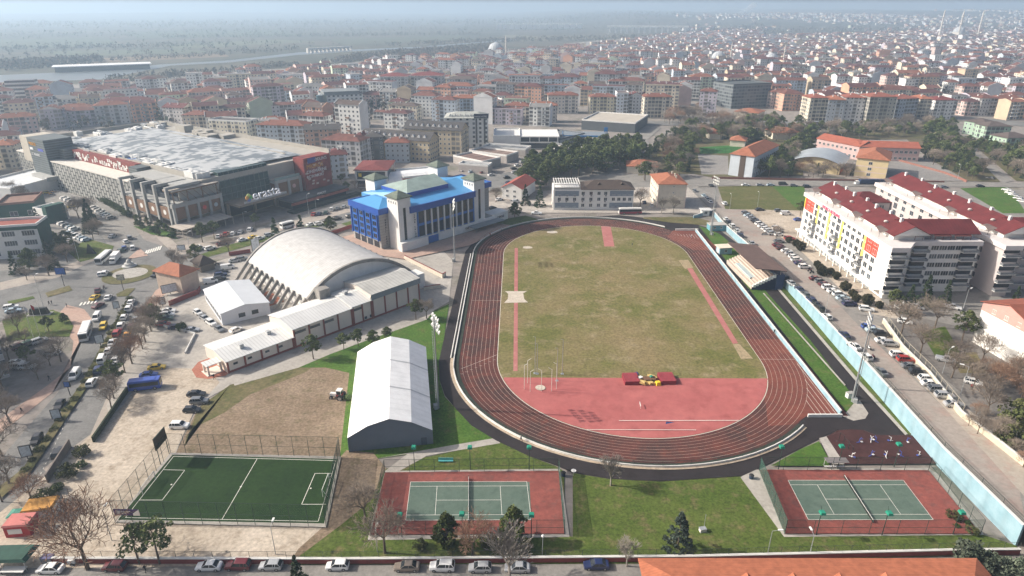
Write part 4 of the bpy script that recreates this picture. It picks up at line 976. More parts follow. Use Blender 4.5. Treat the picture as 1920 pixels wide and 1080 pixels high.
# ---------------------------------------------------------------- grandstand and its kiosk
gx = 85.2; o = thing('grandstand', 'small grandstand with brown ribbed roof by the home straight', 'grandstand', (81.0, 208.5, 0), R(93)); LAND.append(('grandstand', 88, 222)); L = 25; T_ = TZ(222)
seat = M('stand_concrete', (.50, .42, .36), .85, .12, .6); seatg = M('stand_seats', (.42, .50, .52), .7, .1, 1); stair = M('stand_white', (.74, .72, .68), .8)
for k in range(8): m = MB(); m.b3(0, L, -2.2-k*.95-.95, -2.2-k*.95, 1.2+k*.48 if k else 0, 1.75+k*.48); m.build('step', seat, o)
m = MB(); m.b3(5, L-6, -5.0, -3.2, 2.3, 2.75); m.build('seat_block', seatg, o)
m = MB(); m.mesh([(-.1, -2, 0), (-.1, -2, 1.5), (-.1, -10.2, 5.2), (-.1, -10.2, 0)], [(0, 1, 2, 3), (3, 2, 1, 0)]); m.build('end_wall', M('navy_wall', (.03, .05, .12), .7), o); m = MB(); [m.b3(-.7, 0, -2.2-k*.95-.95, -2.2-k*.95, 1.3+k*.48, 2.3+k*.48) for k in range(8)]; m.build('end_stair', stair, o)
m = MB(); m.b3(-.4, L, -13, -10.2, 0, 5.6); m.build('back_wall', M('navy_wall', (.03, .05, .12), .7), o)
m = MB(); m.mesh([(-1, -1.9, 8.3), (L+1, -1.9, 8.3), (L+1, -13.2, 7.0), (-1, -13.2, 7.0), (-1, -1.9, 8.55), (L+1, -1.9, 8.55), (L+1, -13.2, 7.25), (-1, -13.2, 7.25)], [(0, 1, 2, 3), (7, 6, 5, 4), (4, 5, 1, 0), (6, 7, 3, 2), (5, 6, 2, 1), (7, 4, 0, 3)]); m.build('roof', M('stand_roof', (.15, .10, .085), .7, .2, .25, stripes=(0, 1.0, .4)), o)
for k in range(6): m = MB(); m.tube((k*L/5, -11.5, 5), (k*L/5, -11.5, 7.1), .16); m.tube((k*L/5, -11.5, 5.2), (k*L/5, -4, 8.0), .1); m.build('roof_post', steel, o)
p = G(1349, 478); o = thing('ticket_kiosk', 'pale blue kiosk with beige flat roof beside the stand', 'kiosk', p, R(8)); m = MB(); m.b3(0, 5, 0, 3.6, 0, 2.8); m.build('wall', M('kiosk_blue', (.24, .38, .44), .7), o); m = MB(); m.b3(-.6, 5.6, -.6, 4.2, 2.8, 3.05); m.build('roof', cream_w, o); m = MB(); m.b3(-.04, .05, 1, 2.6, .05, 2.1); m.build('door', white_w, o); wins(o, wmesh(1, 1), 'f', 5, 3.6, (2.5,), [1.1])
p = G(1331, 434); o = thing('pump_house', 'low turquoise hut under the far end of the blue wall', 'hut', p, R(6)); m = MB(); m.b3(0, 7.5, 0, 4, 0, 2.6); m.build('wall', M('turquoise_wall', (.13, .30, .36), .7), o); m = MB(); m.b3(-.2, 7.7, -.2, 4.2, 2.6, 2.85); m.build('roof', M('flat_felt', (.42, .41, .38), .9), o); wins(o, wmesh(.9, .9), 'f', 7.5, 4, (2, 5), [1.2])
p = G(1316, 405); o = thing('gatehouse', 'small white gatehouse with flat canopy at the stadium entry', 'hut', p, R(0)); m = MB(); m.b3(0, 3.4, 0, 3, 0, 2.7); m.build('wall', white_w, o); m = MB(); m.b3(-.8, 4.4, -.8, 3.6, 2.7, 2.95); m.build('roof', rwhite, o); wins(o, wmesh(1.4, 1.2), 'f', 3.4, 3, (1.7,), [1.0])
# ---------------------------------------------------------------- white office block north of the track, house beside it
o = thing('office_block', 'white three storey office with grey bands and dark brown roof', 'building', G(1037, 394), 0); LAND.append(('white office block', 39, 315)); L, D = 38.5, 13
m = MB(); m.b3(0, L, 0, D, 0, 10.2); m.build('wall', white_w, o)
gb_ = M('grey_blue_band', (.22, .26, .31), .8)
for x0, x1 in ((.8, 12.2), (27, L-.4)):
    for z in (1.2, 7.0): m = MB(); m.b3(x0, x1, -.08, .02, z, z+2.5); m.build('grey_band', gb_, o)
hip(o, 13.5, L, 0, D, 10.2, 3.0, rbrown, .5)
for x in (22, 33): m = MB(); m.mesh([(x-1.2, 2.6, 11.3), (x+1.2, 2.6, 11.3), (x, 2.6, 12.9), (x, 5.2, 12.7)], [(0, 1, 2), (0, 2, 3), (1, 3, 2)]); m.build('dormer', rbrown, o)
m = MB(); [m.b3(.4+k*1.2, .65+k*1.2, .2, D-.2, 12.6, 12.9) for k in range(11)]; [m.b3(x, x+.3, y, y+.3, 10.2, 12.6) for x in (.4, 12.6) for y in (.3, D-.6)]; [m.b3(.3, 13, y, y+.28, 12.35, 12.6) for y in (.3, D-.6)]; m.build('pergola', white_w, o)
m = MB(); m.b3(.2, 13, .1, .3, 10.2, 11.2); m.build('railing', chrome, o)
wins(o, wmesh(1.5, 1.5), 'f', L, D, spread(1, 12, 3)+[14.2, 18, 21.8, 25]+spread(27.5, 38, 4), [1.7, 4.7, 7.6]); wins(o, wmesh(1.3, 1.4), 'l', L, D, (3, 6.5, 10), [1.7, 4.7, 7.6])
ac = MB(); ac.b3(-.4, .4, -.35, 0, 0, .6); am = ac.data('air_conditioner', M('ac_unit', (.2, .2, .2), .6))
for x in spread(1, 12, 3)+[14.2, 18, 25]: link('air_conditioner', am, o, (x-.2, 0, 4.0)); link('air_conditioner', am, o, (x+.1, 0, 6.9))
A, B = G(1232, 391), G(1283, 392); o = thing('apartment_house', 'four storey cream house with orange hip roof past the bus', 'house', A, 0); L, D = (B-A).length, 20; m = MB(); m.b3(0, L, 0, D, 0, 12); m.build('wall', M('bleached_cream', (.60, .545, .46), .85, .1, .4), o); hip(o, 0, L, 0, D, 12, 2.6, rtile, .7); m = MB(); [m.box(x, y, 13, .6, .6, 2.2) for x, y in ((L*.7, 5), (L*.72, 9), (L*.7, 14))]; m.build('chimney', cream_w, o)
m = MB(); m.b3(L-.02, L+.3, -.1, .3, 0, 12); m.b3(-.25, .2, -.12, .3, 0, 12); m.build('corner_strip', pinkw, o); wins(o, wmesh(1.2, 1.3), 'l', L, D, spread(1, 19, 5), [1.4, 4.4, 7.4, 10]); wins(o, wmesh(.6, .6), 'f', L, D, (L*.55,), [4.4, 7.6, 10.6])
# ---------------------------------------------------------------- red roofed apartment complex
frg = M('window_frame_pale', (.62, .60, .58), .5); lilac = M('lilac_render', (.53, .475, .46), .85, .06, .3); wh2 = M('bright_render', (.74, .72, .68), .85, .05, .3); darkbal = M('balcony_glass', (.20, .21, .22), .2, .2, 1); redp = M('red_panel', (.60, .06, .035), .7, .06); yelp = M('yellow_panel', (.72, .60, .09), .7, .06)
def complex_(A, name, label, Lw, Ls, Dw, Ds, colour, z0):
    """L shaped block: west wing runs away along +y from the corner, south wing along +x"""
    o = thing(name, label, 'apartments', (A[0], A[1], z0), 0); H = 16.6; fl = 2.95
    P = [(0, -6), (4.5, -6), (9.5, .2) if colour else (9.5, 0), (Ls, .2), (Ls, Ds), (Dw, Ds), (Dw, Lw), (0, Lw)]
    m = MB(); m.prism(P, -1.5, H, mis=[1, 1, 1, 0, 0, 0, 0, 1]); m.build('wall', [lilac, wh2 if colour else lilac], o)
    m = MB(); m.prism([(x-(.9 if x < 1 else -.3), y-(.9 if y < 1 else -.3)) for x, y in P], H-.3, H+1.2); 
    m.build('cornice', M('cornice_pale', (.66, .62, .60), .8, .05), o)
    # recessed attic with red pitched roofs
    m = MB(); m.b3(3.5, Dw-.5, 1, Lw-3, H+1.2, H+3.0); m.b3(Dw-.5, Ls-1, 3.2, Ds-.5, H+1.2, H+3.0); m.build('attic_wall', wh2, o)
    gable(o, 2.6, Dw+.6, -.5, Lw-2, H+3.0, 3.0, rred, wh2, .3, 'y'); gable(o, Dw*.5+.5, Ls, 1.6, Ds+.5, H+2.98, 2.9, M('roof dark red x', (.125, .024, .025), .7, .25, .25, stripes=(0, 1.1, .22)), wh2, .3, 'x')
    for k in range(7): m = MB(); m.box(Dw*.5+.8+.8*(k % 2), 6+k*(Lw-12)/6, H+5.2, .8, .9, 1.9); m.build('chimney', white_w, o)
    m = MB(); m.lathe([(.1, 0), (.55, .12), (.75, .35)], 10, (0, 0, 0)); dm = m.data('satellite_dish', white_w)
    for k in range(4): d = link('satellite_dish', dm, o, (4.6, 9+k*12, H+4.6)); d.rotation_euler = (R(50), 0, R(150))
    for k in range(4): m = MB(); y = 4+k*(Lw-10)/3; m.mesh([(.4, y, H+2.6), (.4, y+5.5, H+2.6), (3.6, y+5.5, H+3.5), (3.6, y, H+3.5), (.4, y+2.7, H+3.6)], [(0, 4, 3), (4, 1, 2), (4, 2, 3)]); [m.tube((.5, y+j, H+1.2), (.5, y+j, H+2.6), .07, n=4) for j in (.2, 5.2)]; m.build('terrace_awning', M('awning_brown', (.16, .12, .11), .8), o)
    for k in range(3): m = MB(); x = 10+k*(Ls-12)/3; m.mesh([(x, .5, H+2.5), (x+5.4, .5, H+2.5), (x+5.4, 3.2, H+3.5), (x, 3.2, H+3.5)], [(0, 1, 2, 3), (3, 2, 1, 0)]); [m.tube((x+j, .6, H+1.2), (x+j, .6, H+2.5), .07, n=4) for j in (.2, 2.7, 5.2)]; m.build('terrace_awning', M('awning_red', (.19, .065, .06), .8), o)
    wm1 = wmesh(2.3, 1.75, frg, None, 1, False); wm2 = wmesh(2.4, 1.5, frg, None, 2, False); zs = [3.4+fl*k for k in range(5)][:4]
    zs = [2.9+fl*k for k in range(5)]
    for k, u in enumerate(spread(2, Lw-2, 15 if colour else 12)):
        for z in zs:
            if (k % 5) == 2: link('balcony_door', wmesh(2.6, 2.3, frg, dglass, 2, False), o, (0, Lw-u, z-.5), R(-90))
            else: link('window', wm1, o, (0, Lw-u, z), R(-90))
    bal = MB(); bal.b3(-1.7, 1.7, -1.2, 0, 0, .18, 0); bal.b3(-1.7, 1.7, -1.2, -1.12, .18, 1.0, 1); bal.b3(-1.7, -1.62, -1.12, 0, .18, 1, 1); bal.b3(1.62, 1.7, -1.12, 0, .18, 1, 1); bd = bal.data('balcony', [wh2, darkbal])
    for k, u in enumerate(spread(2, Lw-2, 15 if colour else 12)):
        if (k % 5) == 2:
            for z in zs[:3]: link('balcony', bd, o, (0, Lw-u, z-.8), R(-90))
    for k in range(4):
        x = 17.2+k*(Ls-21)/4
        for z in zs: link('window', wm2, o, (x, .2, z-.1))
    lb = MB(); lb.b3(-2.6, 2.6, -1.5, 0, 0, .2, 0); lb.b3(-2.6, 2.6, -1.5, -1.4, .2, .95, 1); lb.b3(-2.6, -2.5, -1.4, 0, .2, .95, 1); lb.b3(2.5, 2.6, -1.4, 0, .2, .95, 1); lb.b3(-2.5, 2.5, -.1, -.02, 1.1, 2.6, 2); lbd = lb.data('balcony', [wh2, darkbal, dglass])
    for z in zs:
        link('balcony', lbd, o, (Ls-3.2, .2, z-.75)); link('balcony', lbd, o, (12.4, .2, z-.75)); link('balcony', lbd, o, (2.1, -6, z-.75))
    if colour:
        for (y0, y1, z0_, z1_, mt, nm) in ((Lw-8.6, Lw-.6, zs[3]-.6, zs[4]+2.0, redp, 'red_panel'), (Lw-13.4, Lw-12, zs[2]-.6, zs[4]+2.2, yelp, 'yellow_panel'), (Lw-1.0, Lw+.04, zs[3], zs[4]+2.2, yelp, 'yellow_panel'), (26.5, 28, zs[1]-.6, zs[4]+2.2, yelp, 'yellow_panel'), (37, 38.5, zs[1]-.6, zs[4]+2.2, yelp, 'yellow_panel'), (10.2, 11.6, zs[2]-.4, zs[4]+2.2, yelp, 'yellow_panel'), (2, 10, zs[3]-.7, zs[4]+2.0, redp, 'red_panel')):
            m = MB(); m.b3(-.045, .02, y0, y1, z0_, z1_); m.build(nm, mt, o)
        tx = text('UMURCA REZIDANS', 1.6, M('pink_letters', (.62, .06, .16), .5), o, (-1.0, Lw-17, H-.15), (R(90), 0, R(-90)))
        m = MB(); [m.b3(-.03, .05, u-1.6, u+1.6, -.4, 1.9) for u in spread(2, Lw-2, 13)]; m.build('shop_front', M('shop_shutter', (.28, .31, .33), .5), o)
        m = MB(); [m.b3(-2.0, -1.5, u-.25, u+.25, -.6, 2.1) for u in spread(0, Lw, 11)]; m.b3(-2.2, 0, -4, Lw, 2.1, 2.4); m.build('arcade', wh2, o)
    return o
complex_((119.6, 199.5), 'apartment_complex', 'apartment block with red and yellow panels on its white street front', 60, 31.5, 14, 14, True, TZ(199)); LAND.append(('red roofed apartments', 135, 230))
complex_((156.5, 201.5), 'apartment_complex', 'lilac apartment block with dark red roofs behind the panelled one', 74, 42, 14, 14, False, TZ(200))
m0 = thing('apartment_link', 'low lilac wing with dark red hip roof between the two apartment blocks', 'building', (141, 262, TZ(262)), 0); m = MB(); m.b3(0, 15, 0, 12, -1, 14); m.build('wall', lilac, m0); hip(m0, 0, 15, 0, 12, 14, 3, rred, .5); wins(m0, wmesh(1.9, 1.5, frg), 'f', 15, 12, spread(1, 14, 3), [2.5, 5.5, 8.5, 11.4])
# ---------------------------------------------------------------- pink gabled block at the right edge, tiled block below, block at left edge
A, B = GE(1822, 640), GE(1896, 684); o = thing('school_block', 'white school block with pink gable and brown tiled roof', 'building', A, math.atan2(B.y-A.y, B.x-A.x)); L, D = (B-A).length+2.5, 34
m = MB(); m.b3(0, L, 0, D, -1.5, 9.8); m.build('wall', M('white_gable_wall', (.76, .74, .70), .8, .04, .3), o); m = MB(); m.b3(-.06, L+.06, -.06, D, 9.8, 12.2); m.build('pink_band', M('pink_render', (.56, .30, .26), .8, .06), o)
gable(o, 0, L, 0, D, 12.2, 2.6, rtile2, MATS['pink_render'], .6, 'y'); wins(o, wmesh(1.1, 1.1, frw, None, 1), 'f', L, D, (L*.25, L*.5, L*.75), [10.4]); wins(o, wmesh(1.6, 1.7, frw, None, 2), 'r', L, D, spread(1, 32, 8), [1.0, 4.4, 7.6])
o = thing('tiled_block', 'long building at the street with orange tiled roof and four dormers', 'building', (20.6, 58, 0), 0); L, D = 54, 21.5; m = MB(); m.b3(.6, L-.6, .6, D-.6, 0, 8.6); m.build('wall', pinkw, o)
hip(o, 0, L, 0, D, 8.6, 3.6, M('roof fresh tile', (.37, .125, .066), .85, .22, .8, stripes=(1, .5, .18)), .3, ridge=.8)
for x in (15, 22, 29, 36):
    m = MB(); y = 16.2; m.mesh([(x-1.3, y, 10.3), (x+1.3, y, 10.3), (x, y, 11.7), (x, y-3.2, 11.6)], [(0, 2, 3), (1, 3, 2)]); q = m.build('dormer', MATS['roof fresh tile'], o); f = MB(); f.face([(x+1.25, y+.02, 10.32), (x-1.25, y+.02, 10.32), (x, y+.02, 11.66)]); f.build('dormer_front', frd, q)
m = MB(); m.tube((8, 12, 11), (8, 12, 14), .05); m.tube((7.2, 12, 13.6), (8.8, 12, 13.6), .03); m.build('aerial', chrome, o); m = MB(); m.tube((9, 14, 11), (11.5, 14.5, 11.6), .06); m.build('cable', dark, o)
A = G(18, 760); o = thing('corner_block', 'grey apartment block behind bare trees at the boulevard', 'building', G(20, 706), R(46)); m = MB(); m.prism([(-26, 0), (0, 0), (0, 24), (-26, 24)], 0, 13.5); m.build('wall', facade('grey flats', (.48, .47, .45), bay=3.4), o); hip(o, -26, 0, 0, 24, 13.5, 3, rtile2, .6)
# ---------------------------------------------------------------- shopping mall; x runs along its entrance front, y away along the street side
o = thing('shopping_mall', 'large shopping mall with white chequered roof and patterned grey street wall', 'shopping mall', (-146.7, 272.4, 0), R(55.6)); LAND.append(('shopping mall', -170, 370)); MALL = o
beige = M('mall_beige', (.37, .35, .31), .85, .08, .2); mconc = M('mall_frame', (.36, .36, .345), .85, .1, .4); mbrown = M('mall_brown_panel', (.21, .125, .08), .8, .1, .4); stripe = M('striped_cladding', (.13, .15, .155), .6, .15, .3, stripes=(2, 1.25, .75)); mgreen = M('green_tinted_glass', (.03, .055, .045), .1, .4, .35)
# patterned street wall: staggered vertical fins
nt_m, nt, b = _new('finned_grey_wall'); N = nt.nodes; Lk = nt.links
tc = N.new('ShaderNodeTexCoord'); mp = N.new('ShaderNodeMapping'); mp.inputs['Rotation'].default_value = (R(90), 0, R(90)); mp.inputs['Scale'].default_value = (1, 1, 1); Lk.new(tc.outputs['Object'], mp.inputs[0])
sxyz = N.new('ShaderNodeSeparateXYZ'); Lk.new(tc.outputs['Object'], sxyz.inputs[0]); cb = N.new('ShaderNodeCombineXYZ'); Lk.new(sxyz.outputs[2], cb.inputs[0]); Lk.new(sxyz.outputs[1], cb.inputs[1])
br = N.new('ShaderNodeTexBrick'); br.inputs['Scale'].default_value = 1; br.inputs['Brick Width'].default_value = 3.6; br.inputs['Row Height'].default_value = 2.6; br.inputs['Mortar Size'].default_value = .38; br.offset = .5
br.inputs['Color1'].default_value = (.30, .30, .28, 1); br.inputs['Color2'].default_value = (.46, .455, .42, 1); br.inputs['Mortar'].default_value = (.06, .06, .06, 1); Lk.new(cb.outputs[0], br.inputs['Vector']); Lk.new(br.outputs['Color'], b.inputs['Base Color'])
fin = nt_m
W_, Dp = 91, 168
m = MB(); m.b3(17, W_, 2, Dp, 0, 19.2); m.build('wall', beige, o)
m = MB(); m.b3(5, 17, 43, 121.8, 0, 15); m.b3(7, 17, 122, Dp, 0, 15); m.build('street_wall', fin, o)
m = MB(); m.b3(4.6, 17, 42.8, 122, 15, 15.5); m.b3(6.6, 17, 122.2, Dp+.3, 15, 15.5); m.build('ledge', M('pale_coping', (.62, .59, .53), .8), o)
m = MB(); m.b3(14, 17, 52, 116, 15.5, 20.5); m.build('red_band_wall', M('mall_red', (.20, .045, .038), .7, .3, .5), o)
r9 = random.Random(4); pb = MB(); pb.b3(13.9, 14, -.55, .55, 0, 1.6); pbm = pb.data('white_panel', white_w)
for k in range(70): link('white_panel', pbm, o, (0, r9.uniform(53, 115), r9.uniform(15.8, 18.6)))
for a in ((4, 18, 122.3, 142, 7, 26), (10, 18, 116.2, 122.2, 0, 21), (10.5, 17, 44, 51.8, 15.5, 20.2)): m = MB(); m.b3(*a); m.build('striped_tower', stripe, o)
m = MB(); m.b3(5, 18, 142.1, 154, 12, 25.5); m.build('cream_slab', M('slab_grey_beige', (.47, .43, .36), .85), o)
m = MB(); m.b3(0, 9, 119, 137, 5.5, 7.6); m.build('entrance_canopy', mconc, o); m = MB(); [m.tube((1.5, y, 0), (1.5, y+2.5, 5.5), .35) for y in (121, 127, 133)]; m.build('canopy_strut', mconc, o)
wl = M('white_letters', (.74, .74, .74), .5); orl = M('orange_letters', (.62, .30, .04), .5); bll = M('blue_letters', (.10, .12, .45), .5)
text('MIGROS', 2.3, orl, o, (3.9, 140.5, 22.2), (R(90), 0, R(-90))); text('LC WAIKIKI', 1.9, wl, o, (3.9, 140.4, 16.7), (R(90), 0, R(-90)))
for y0, y1, z, mt in ((131, 125, 19.8, bll), (140.5, 137, 19.6, wl)): m = MB(); m.b3(3.85, 3.98, y1, y0, z, z+1.3); m.build('shop_panel', mt, o)
# raised open frames on the corner, brown panels with round emblems
for k in range(5):
    y = 1+k*9.6; m = MB(); m.b3(-.3, .9, y, y+1.3, 0, 19.5-k*.2); m.b3(.9, 15, y, y+1.3, 18.3-k*.2, 19.5-k*.2); m.build('portal_frame', mconc, o)
for k in range(4):
    y = 2.3+k*9.6; m = MB(); m.b3(.3, .9, y, y+8.3, 5, 10.2); q = m.build('brown_panel', mbrown, o)
    e = MB(); e.tube((.24, y+4.1, 7.8), (.32, y+4.1, 7.8), 1.15, n=16); e.build('emblem', white_w, q)
m = MB(); m.b3(1, 16.8, 1.5, 42.5, 10.4, 11.2); m.b3(1, 16.8, 1.5, 42.5, 4, 4.8); m.b3(6, 16.8, 2.6, 42.5, 4.8, 19); m.build('gallery_floor', mconc, o)
m = MB(); m.b3(5.85, 5.98, 3.5, 42, 5.5, 10); m.b3(5.85, 5.98, 3.5, 42, 11.5, 18); m.build('gallery_glass', dglass, o)
for k in range(5):
    x = .2+k*5.6; m = MB(); m.b3(x, x+1.1, -1.2, -.1, 0, 12.5); m.build('column', mconc, o)
    if k < 4: m = MB(); m.b3(x+1.2, x+5.5, -.7, -.1, 5, 10.4); q = m.build('brown_panel', mbrown, o)
    if k in (2, 3): e = MB(); e.tube((x+3.3, -.8, 7.8), (x+3.3, -.7, 7.8), .95, n=16); e.build('emblem', M('emblem_red' if k == 2 else 'emblem_pale', (.55, .08, .06) if k == 2 else (.5, .55, .56), .6), q)
m = MB(); m.b3(0, 23.5, -1.1, 2, 10.5, 12.3); m.build('beam', mconc, o)
m = MB(); m.b3(1, 23, -1, 6, 17.0, 17.5); [m.tube((x, -.6, 12.3), (x, -.6, 17), .25, n=6) for x in (1.5, 8, 15, 22)]; [m.tube((x, -1, 16.8), (x+2.5, -3.5, 13), .12, n=4) for x in range(2, 22, 3)]; m.build('terrace_pergola', M('pergola_brown', (.20, .13, .09), .8), o)
m = MB(); m.b3(1, 23, -1.2, 6.2, 17.52, 17.8); m.build('awning', M('awning_beige', (.46, .41, .35), .85, .08, .3, stripes=(0, 3.2, .2)), o)
m = MB(); m.b3(-3, 21, -11, -1.3, 3.4, 3.7); [m.b3(x, x+.2, -11, -10.8, 0, 3.4) for x in range(-3, 22, 4)]; m.build('awning', M('awning_beige', None), o)
# glass hall, canopy with the name
m = MB(); m.mesh([(24, -.5, 7.8), (50, -.5, 7.8), (52, 3, 20.6), (26, 3, 20.6), (24, 10, 7.8), (26, 10, 20.6), (50, 10, 7.8), (52, 10, 20.6)], [(0, 1, 2, 3), (4, 0, 3, 5), (1, 6, 7, 2), (3, 2, 7, 5)]); m.build('glass_hall', mgreen, o)
m = MB(); [m.tube((24+2.6*k, -.6, 7.8), (26+2.6*k, 2.9, 20.6), .09, n=4) for k in range(11)]; [m.tube((24+.16*z, -.6+.27*z, 7.8+z), (50+.16*z, -.6+.27*z, 7.8+z), .07, n=4) for z in (3, 6, 9)]; m.build('mullion', M('mullion_grey', (.16, .18, .17), .5), o)
m = MB(); m.b3(24, 51, -13, -.8, 7.2, 8.1); m.b3(24, 51, -.78, 2, 0, .4); [m.b3(x, x+1.2, -3, -2, 0, 7.1) for x in (24.2, 38, 49.6)]; m.build('canopy', M('canopy_bronze', (.20, .165, .13), .6), o)
m = MB(); m.b3(24, 50, -1.0, -.85, 0.5, 7.0); m.build('entrance_glass', dglass, o)
m = MB(); m.b3(27, 50, -12.6, -12.3, 8.15, 9.2); m.build('sign_base', M('sign_grey', (.36, .37, .38), .6), o)
nl = M('name_letters', (.70, .72, .78), .4); text('erasta', 6.2, nl, o, (31.8, -12.6, 8.9), (R(80), 0, 0), depth=.3)
for k, c in enumerate(((.10, .42, .12), (.50, .62, .20), (.72, .36, .08), (.16, .22, .5))):
    e = MB(); t = k*1.57; e.tube((29.6+.85*math.cos(t), -12.7, 10.6+.9*math.sin(t)), (29.6+.85*math.cos(t), -12.4, 10.6+.9*math.sin(t)), .95, n=12); e.build('emblem', M(f'emblem_leaf_{k}', c, .5), o)
# right half of the front
m = MB(); m.b3(51.5, 66, -3, 2, 4.6, 11); m.build('brown_panel', mbrown, o); m = MB(); [m.b3(x, x+1.3, -3.6, -2.4, 0, 12.4) for x in (51.2, 58.2, 65.2)]; m.b3(51, 66.5, -3.4, 2, 11.1, 12.4); m.build('column', mconc, o)
m = MB(); m.b3(51, 66, -1, 6, 12.5, 12.8); m.b3(50.5, 65, 2.5, 12, 18.8, 19.3); [m.b3(x, x+.5, 2.7, 3.2, 12.8, 18.8) for x in (52, 58, 64)]; m.build('terrace', M('terrace_beige', (.55, .49, .41), .85, .1), o); m = MB(); m.b3(51, 66, -3.2, -3.05, 12.4, 13.8); m.build('terrace_glass', M('pale_glass', (.22, .30, .30), .15), o)
e = MB(); e.tube((62, -3.1, 8), (62, -3, 8), 1, n=14); e.build('emblem', M('emblem_rose', (.55, .36, .34), .6), o)
sx0 = 67; m = MB(); m.b3(sx0, sx0+17, -6, 1.9, 4.6, 20.8); m.build('sign_block', M('sign_block_red', (.20, .045, .04), .7, .4, .35), o)
r9 = random.Random(9)
for s, x, z, h, mt in (("COLIN'S", 7, 18.6, 2.1, wl), ('MIGROS', 1.5, 15.4, 2.9, orl), ('CINEMARINE', 1.2, 13, 2.2, wl), ('LCWAIKIKI', 1.2, 10.6, 2.1, wl)): text(s, h, mt, o, (sx0+x, -6.06, z), (R(90), 0, 0))
m = MB(); m.b3(sx0+2.5, sx0+7.5, -6.12, -6, 18, 20.6); m.build('blue_panel', M('sign_blue', (.05, .07, .26), .6), o)
for k in range(16): m = MB(); x, z = sx0+r9.uniform(.3, 15), r9.uniform(5.5, 20); m.b3(x, x+1.5, -6.05, -6, z, z+.8); m.build('pale_panel', M('sign_tile', (.50, .42, .38), .7), o)
m = MB(); m.b3(50, 86, -15, -3.7, 3.6, 4.2); m.build('cafe_roof', M('cafe_roof', (.10, .105, .11), .7, .15, .3), o); m = MB(); m.b3(50, 86, -15.6, -15, 2.2, 3.4); m.build('cafe_awning', M('cafe_red', (.27, .09, .075), .8, .3, .5), o)
m = MB(); m.b3(51, 85, -14.4, -4, 0, 3.5); m.build('cafe_front', dglass, o); text('PIDECITY', 1.3, wl, o, (66, -15.1, 4.3), (R(90), 0, 0))
m = MB(); m.b3(46, 90, -21, -16.5, 0, 1.0); m.build('planter', M('planter_green', (.02, .03, .025), .8), o)
# roof
nt_m, nt, b = _new('white_chequer_roof'); N = nt.nodes; Lk = nt.links; tc = N.new('ShaderNodeTexCoord'); b.inputs['Roughness'].default_value = .6
vm = N.new('ShaderNodeVectorMath'); vm.operation = 'SNAP'; vm.inputs[1].default_value = (3.6, 2.6, 50); Lk.new(tc.outputs['Object'], vm.inputs[0])
wn = N.new('ShaderNodeTexWhiteNoise'); Lk.new(vm.outputs[0], wn.inputs['Vector']); n2 = N.new('ShaderNodeTexNoise'); n2.inputs['Scale'].default_value = .06; Lk.new(tc.outputs['Object'], n2.inputs['Vector'])
ad = N.new('ShaderNodeMath'); ad.operation = 'MULTIPLY_ADD'; ad.inputs[1].default_value = .5; Lk.new(wn.outputs['Value'], ad.inputs[0]); Lk.new(n2.outputs['Fac'], ad.inputs[2])
rp_ = N.new('ShaderNodeValToRGB'); rp_.color_ramp.interpolation = 'CONSTANT'; rp_.color_ramp.elements[0].color = (.44, .455, .46, 1); rp_.color_ramp.elements[1].position = .80; rp_.color_ramp.elements[1].color = (.17, .195, .215, 1); e = rp_.color_ramp.elements.new(.72); e.color = (.31, .335, .35, 1)
Lk.new(ad.outputs[0], rp_.inputs[0]); Lk.new(rp_.outputs[0], b.inputs['Base Color'])
m = MB(); NX, NY = 14, 28; V = []
for j in range(NY+1):
    for i in range(NX+1):
        x, y = 22+54*i/NX, 6+142*j/NY; f = math.sin(math.pi*i/NX)*.7+.3*abs(math.sin(math.pi*3*j/NY)); V.append((x, y, 20.2+1.9*f*math.sin(math.pi*min(1, max(0.02, j/NY*1.0)))**.3))
m.mesh(V, [(j*(NX+1)+i, j*(NX+1)+i+1, (j+1)*(NX+1)+i+1, (j+1)*(NX+1)+i) for j in range(NY) for i in range(NX)]); m.build('atrium_roof', nt_m, o, smooth=False)
m = MB(); [m.b3(*a, 19.2, 21.2) for a in ((17, 17.5, 9, Dp), (W_-.5, W_, 2, Dp), (17.5, W_-.5, Dp-.5, Dp), (70, 70.5, 12, 120), (17.5, 24, 9, 9.5))]; m.build('parapet', beige, o)
hv = [M('hvac_grey', (.42, .44, .45), .5, .1, 1, .4), M('hvac_white', (.66, .66, .64), .6)]
r9 = random.Random(12)
for k in range(70):
    x, y = (r9.uniform(18.2, 24), r9.uniform(6, 125)) if k % 3 else (r9.uniform(20, 86), r9.uniform(146, 165)); m = MB(); w, d, h = r9.uniform(2, 4.5), r9.uniform(2.5, 7), r9.uniform(1.2, 2.8)
    m.box(x, y, 19.2, w, d, h)
    m.lathe([(.8, h), (.8, h+.35), (.6, h+.35)], 8, (x, y, 19.2))
    if k % 4 == 0: m.tube((x, y+d/2, 20.2), (x, y+d/2+7, 20.2), .55, n=8)
    m.build('roof_unit', hv[k % 2], o)
for k in range(10): m = MB(); x, y = r9.uniform(18.5, 22), r9.uniform(56, 80); m.box(x, y, 19.2, 1.6, 2.4, 1.6); m.build('roof_unit', M('hvac_blue', (.05, .14, .40), .5), o)
m = MB(); [m.b3(71+k*1.6, 72+k*1.6, 40, 62, 19.2, 20) for k in range(4)]; m.build('yellow_duct', M('duct_yellow', (.62, .46, .10), .6), o)
for k in range(12): m = MB(); y = r9.uniform(60, 160); m.box(r9.uniform(78, 87), y, 19.2, r9.uniform(3, 8), r9.uniform(3, 8), r9.uniform(1.5, 4)); m.build('roof_room', beige, o)
# ramp rails and hedge along the street side
m = MB(); [m.b3(1.5-k*1.1, 1.8-k*1.1, 44, 118, 0, 1.2) for k in range(4)]; m.build('ramp_wall', M('ramp_grey', (.30, .29, .275), .9), o)
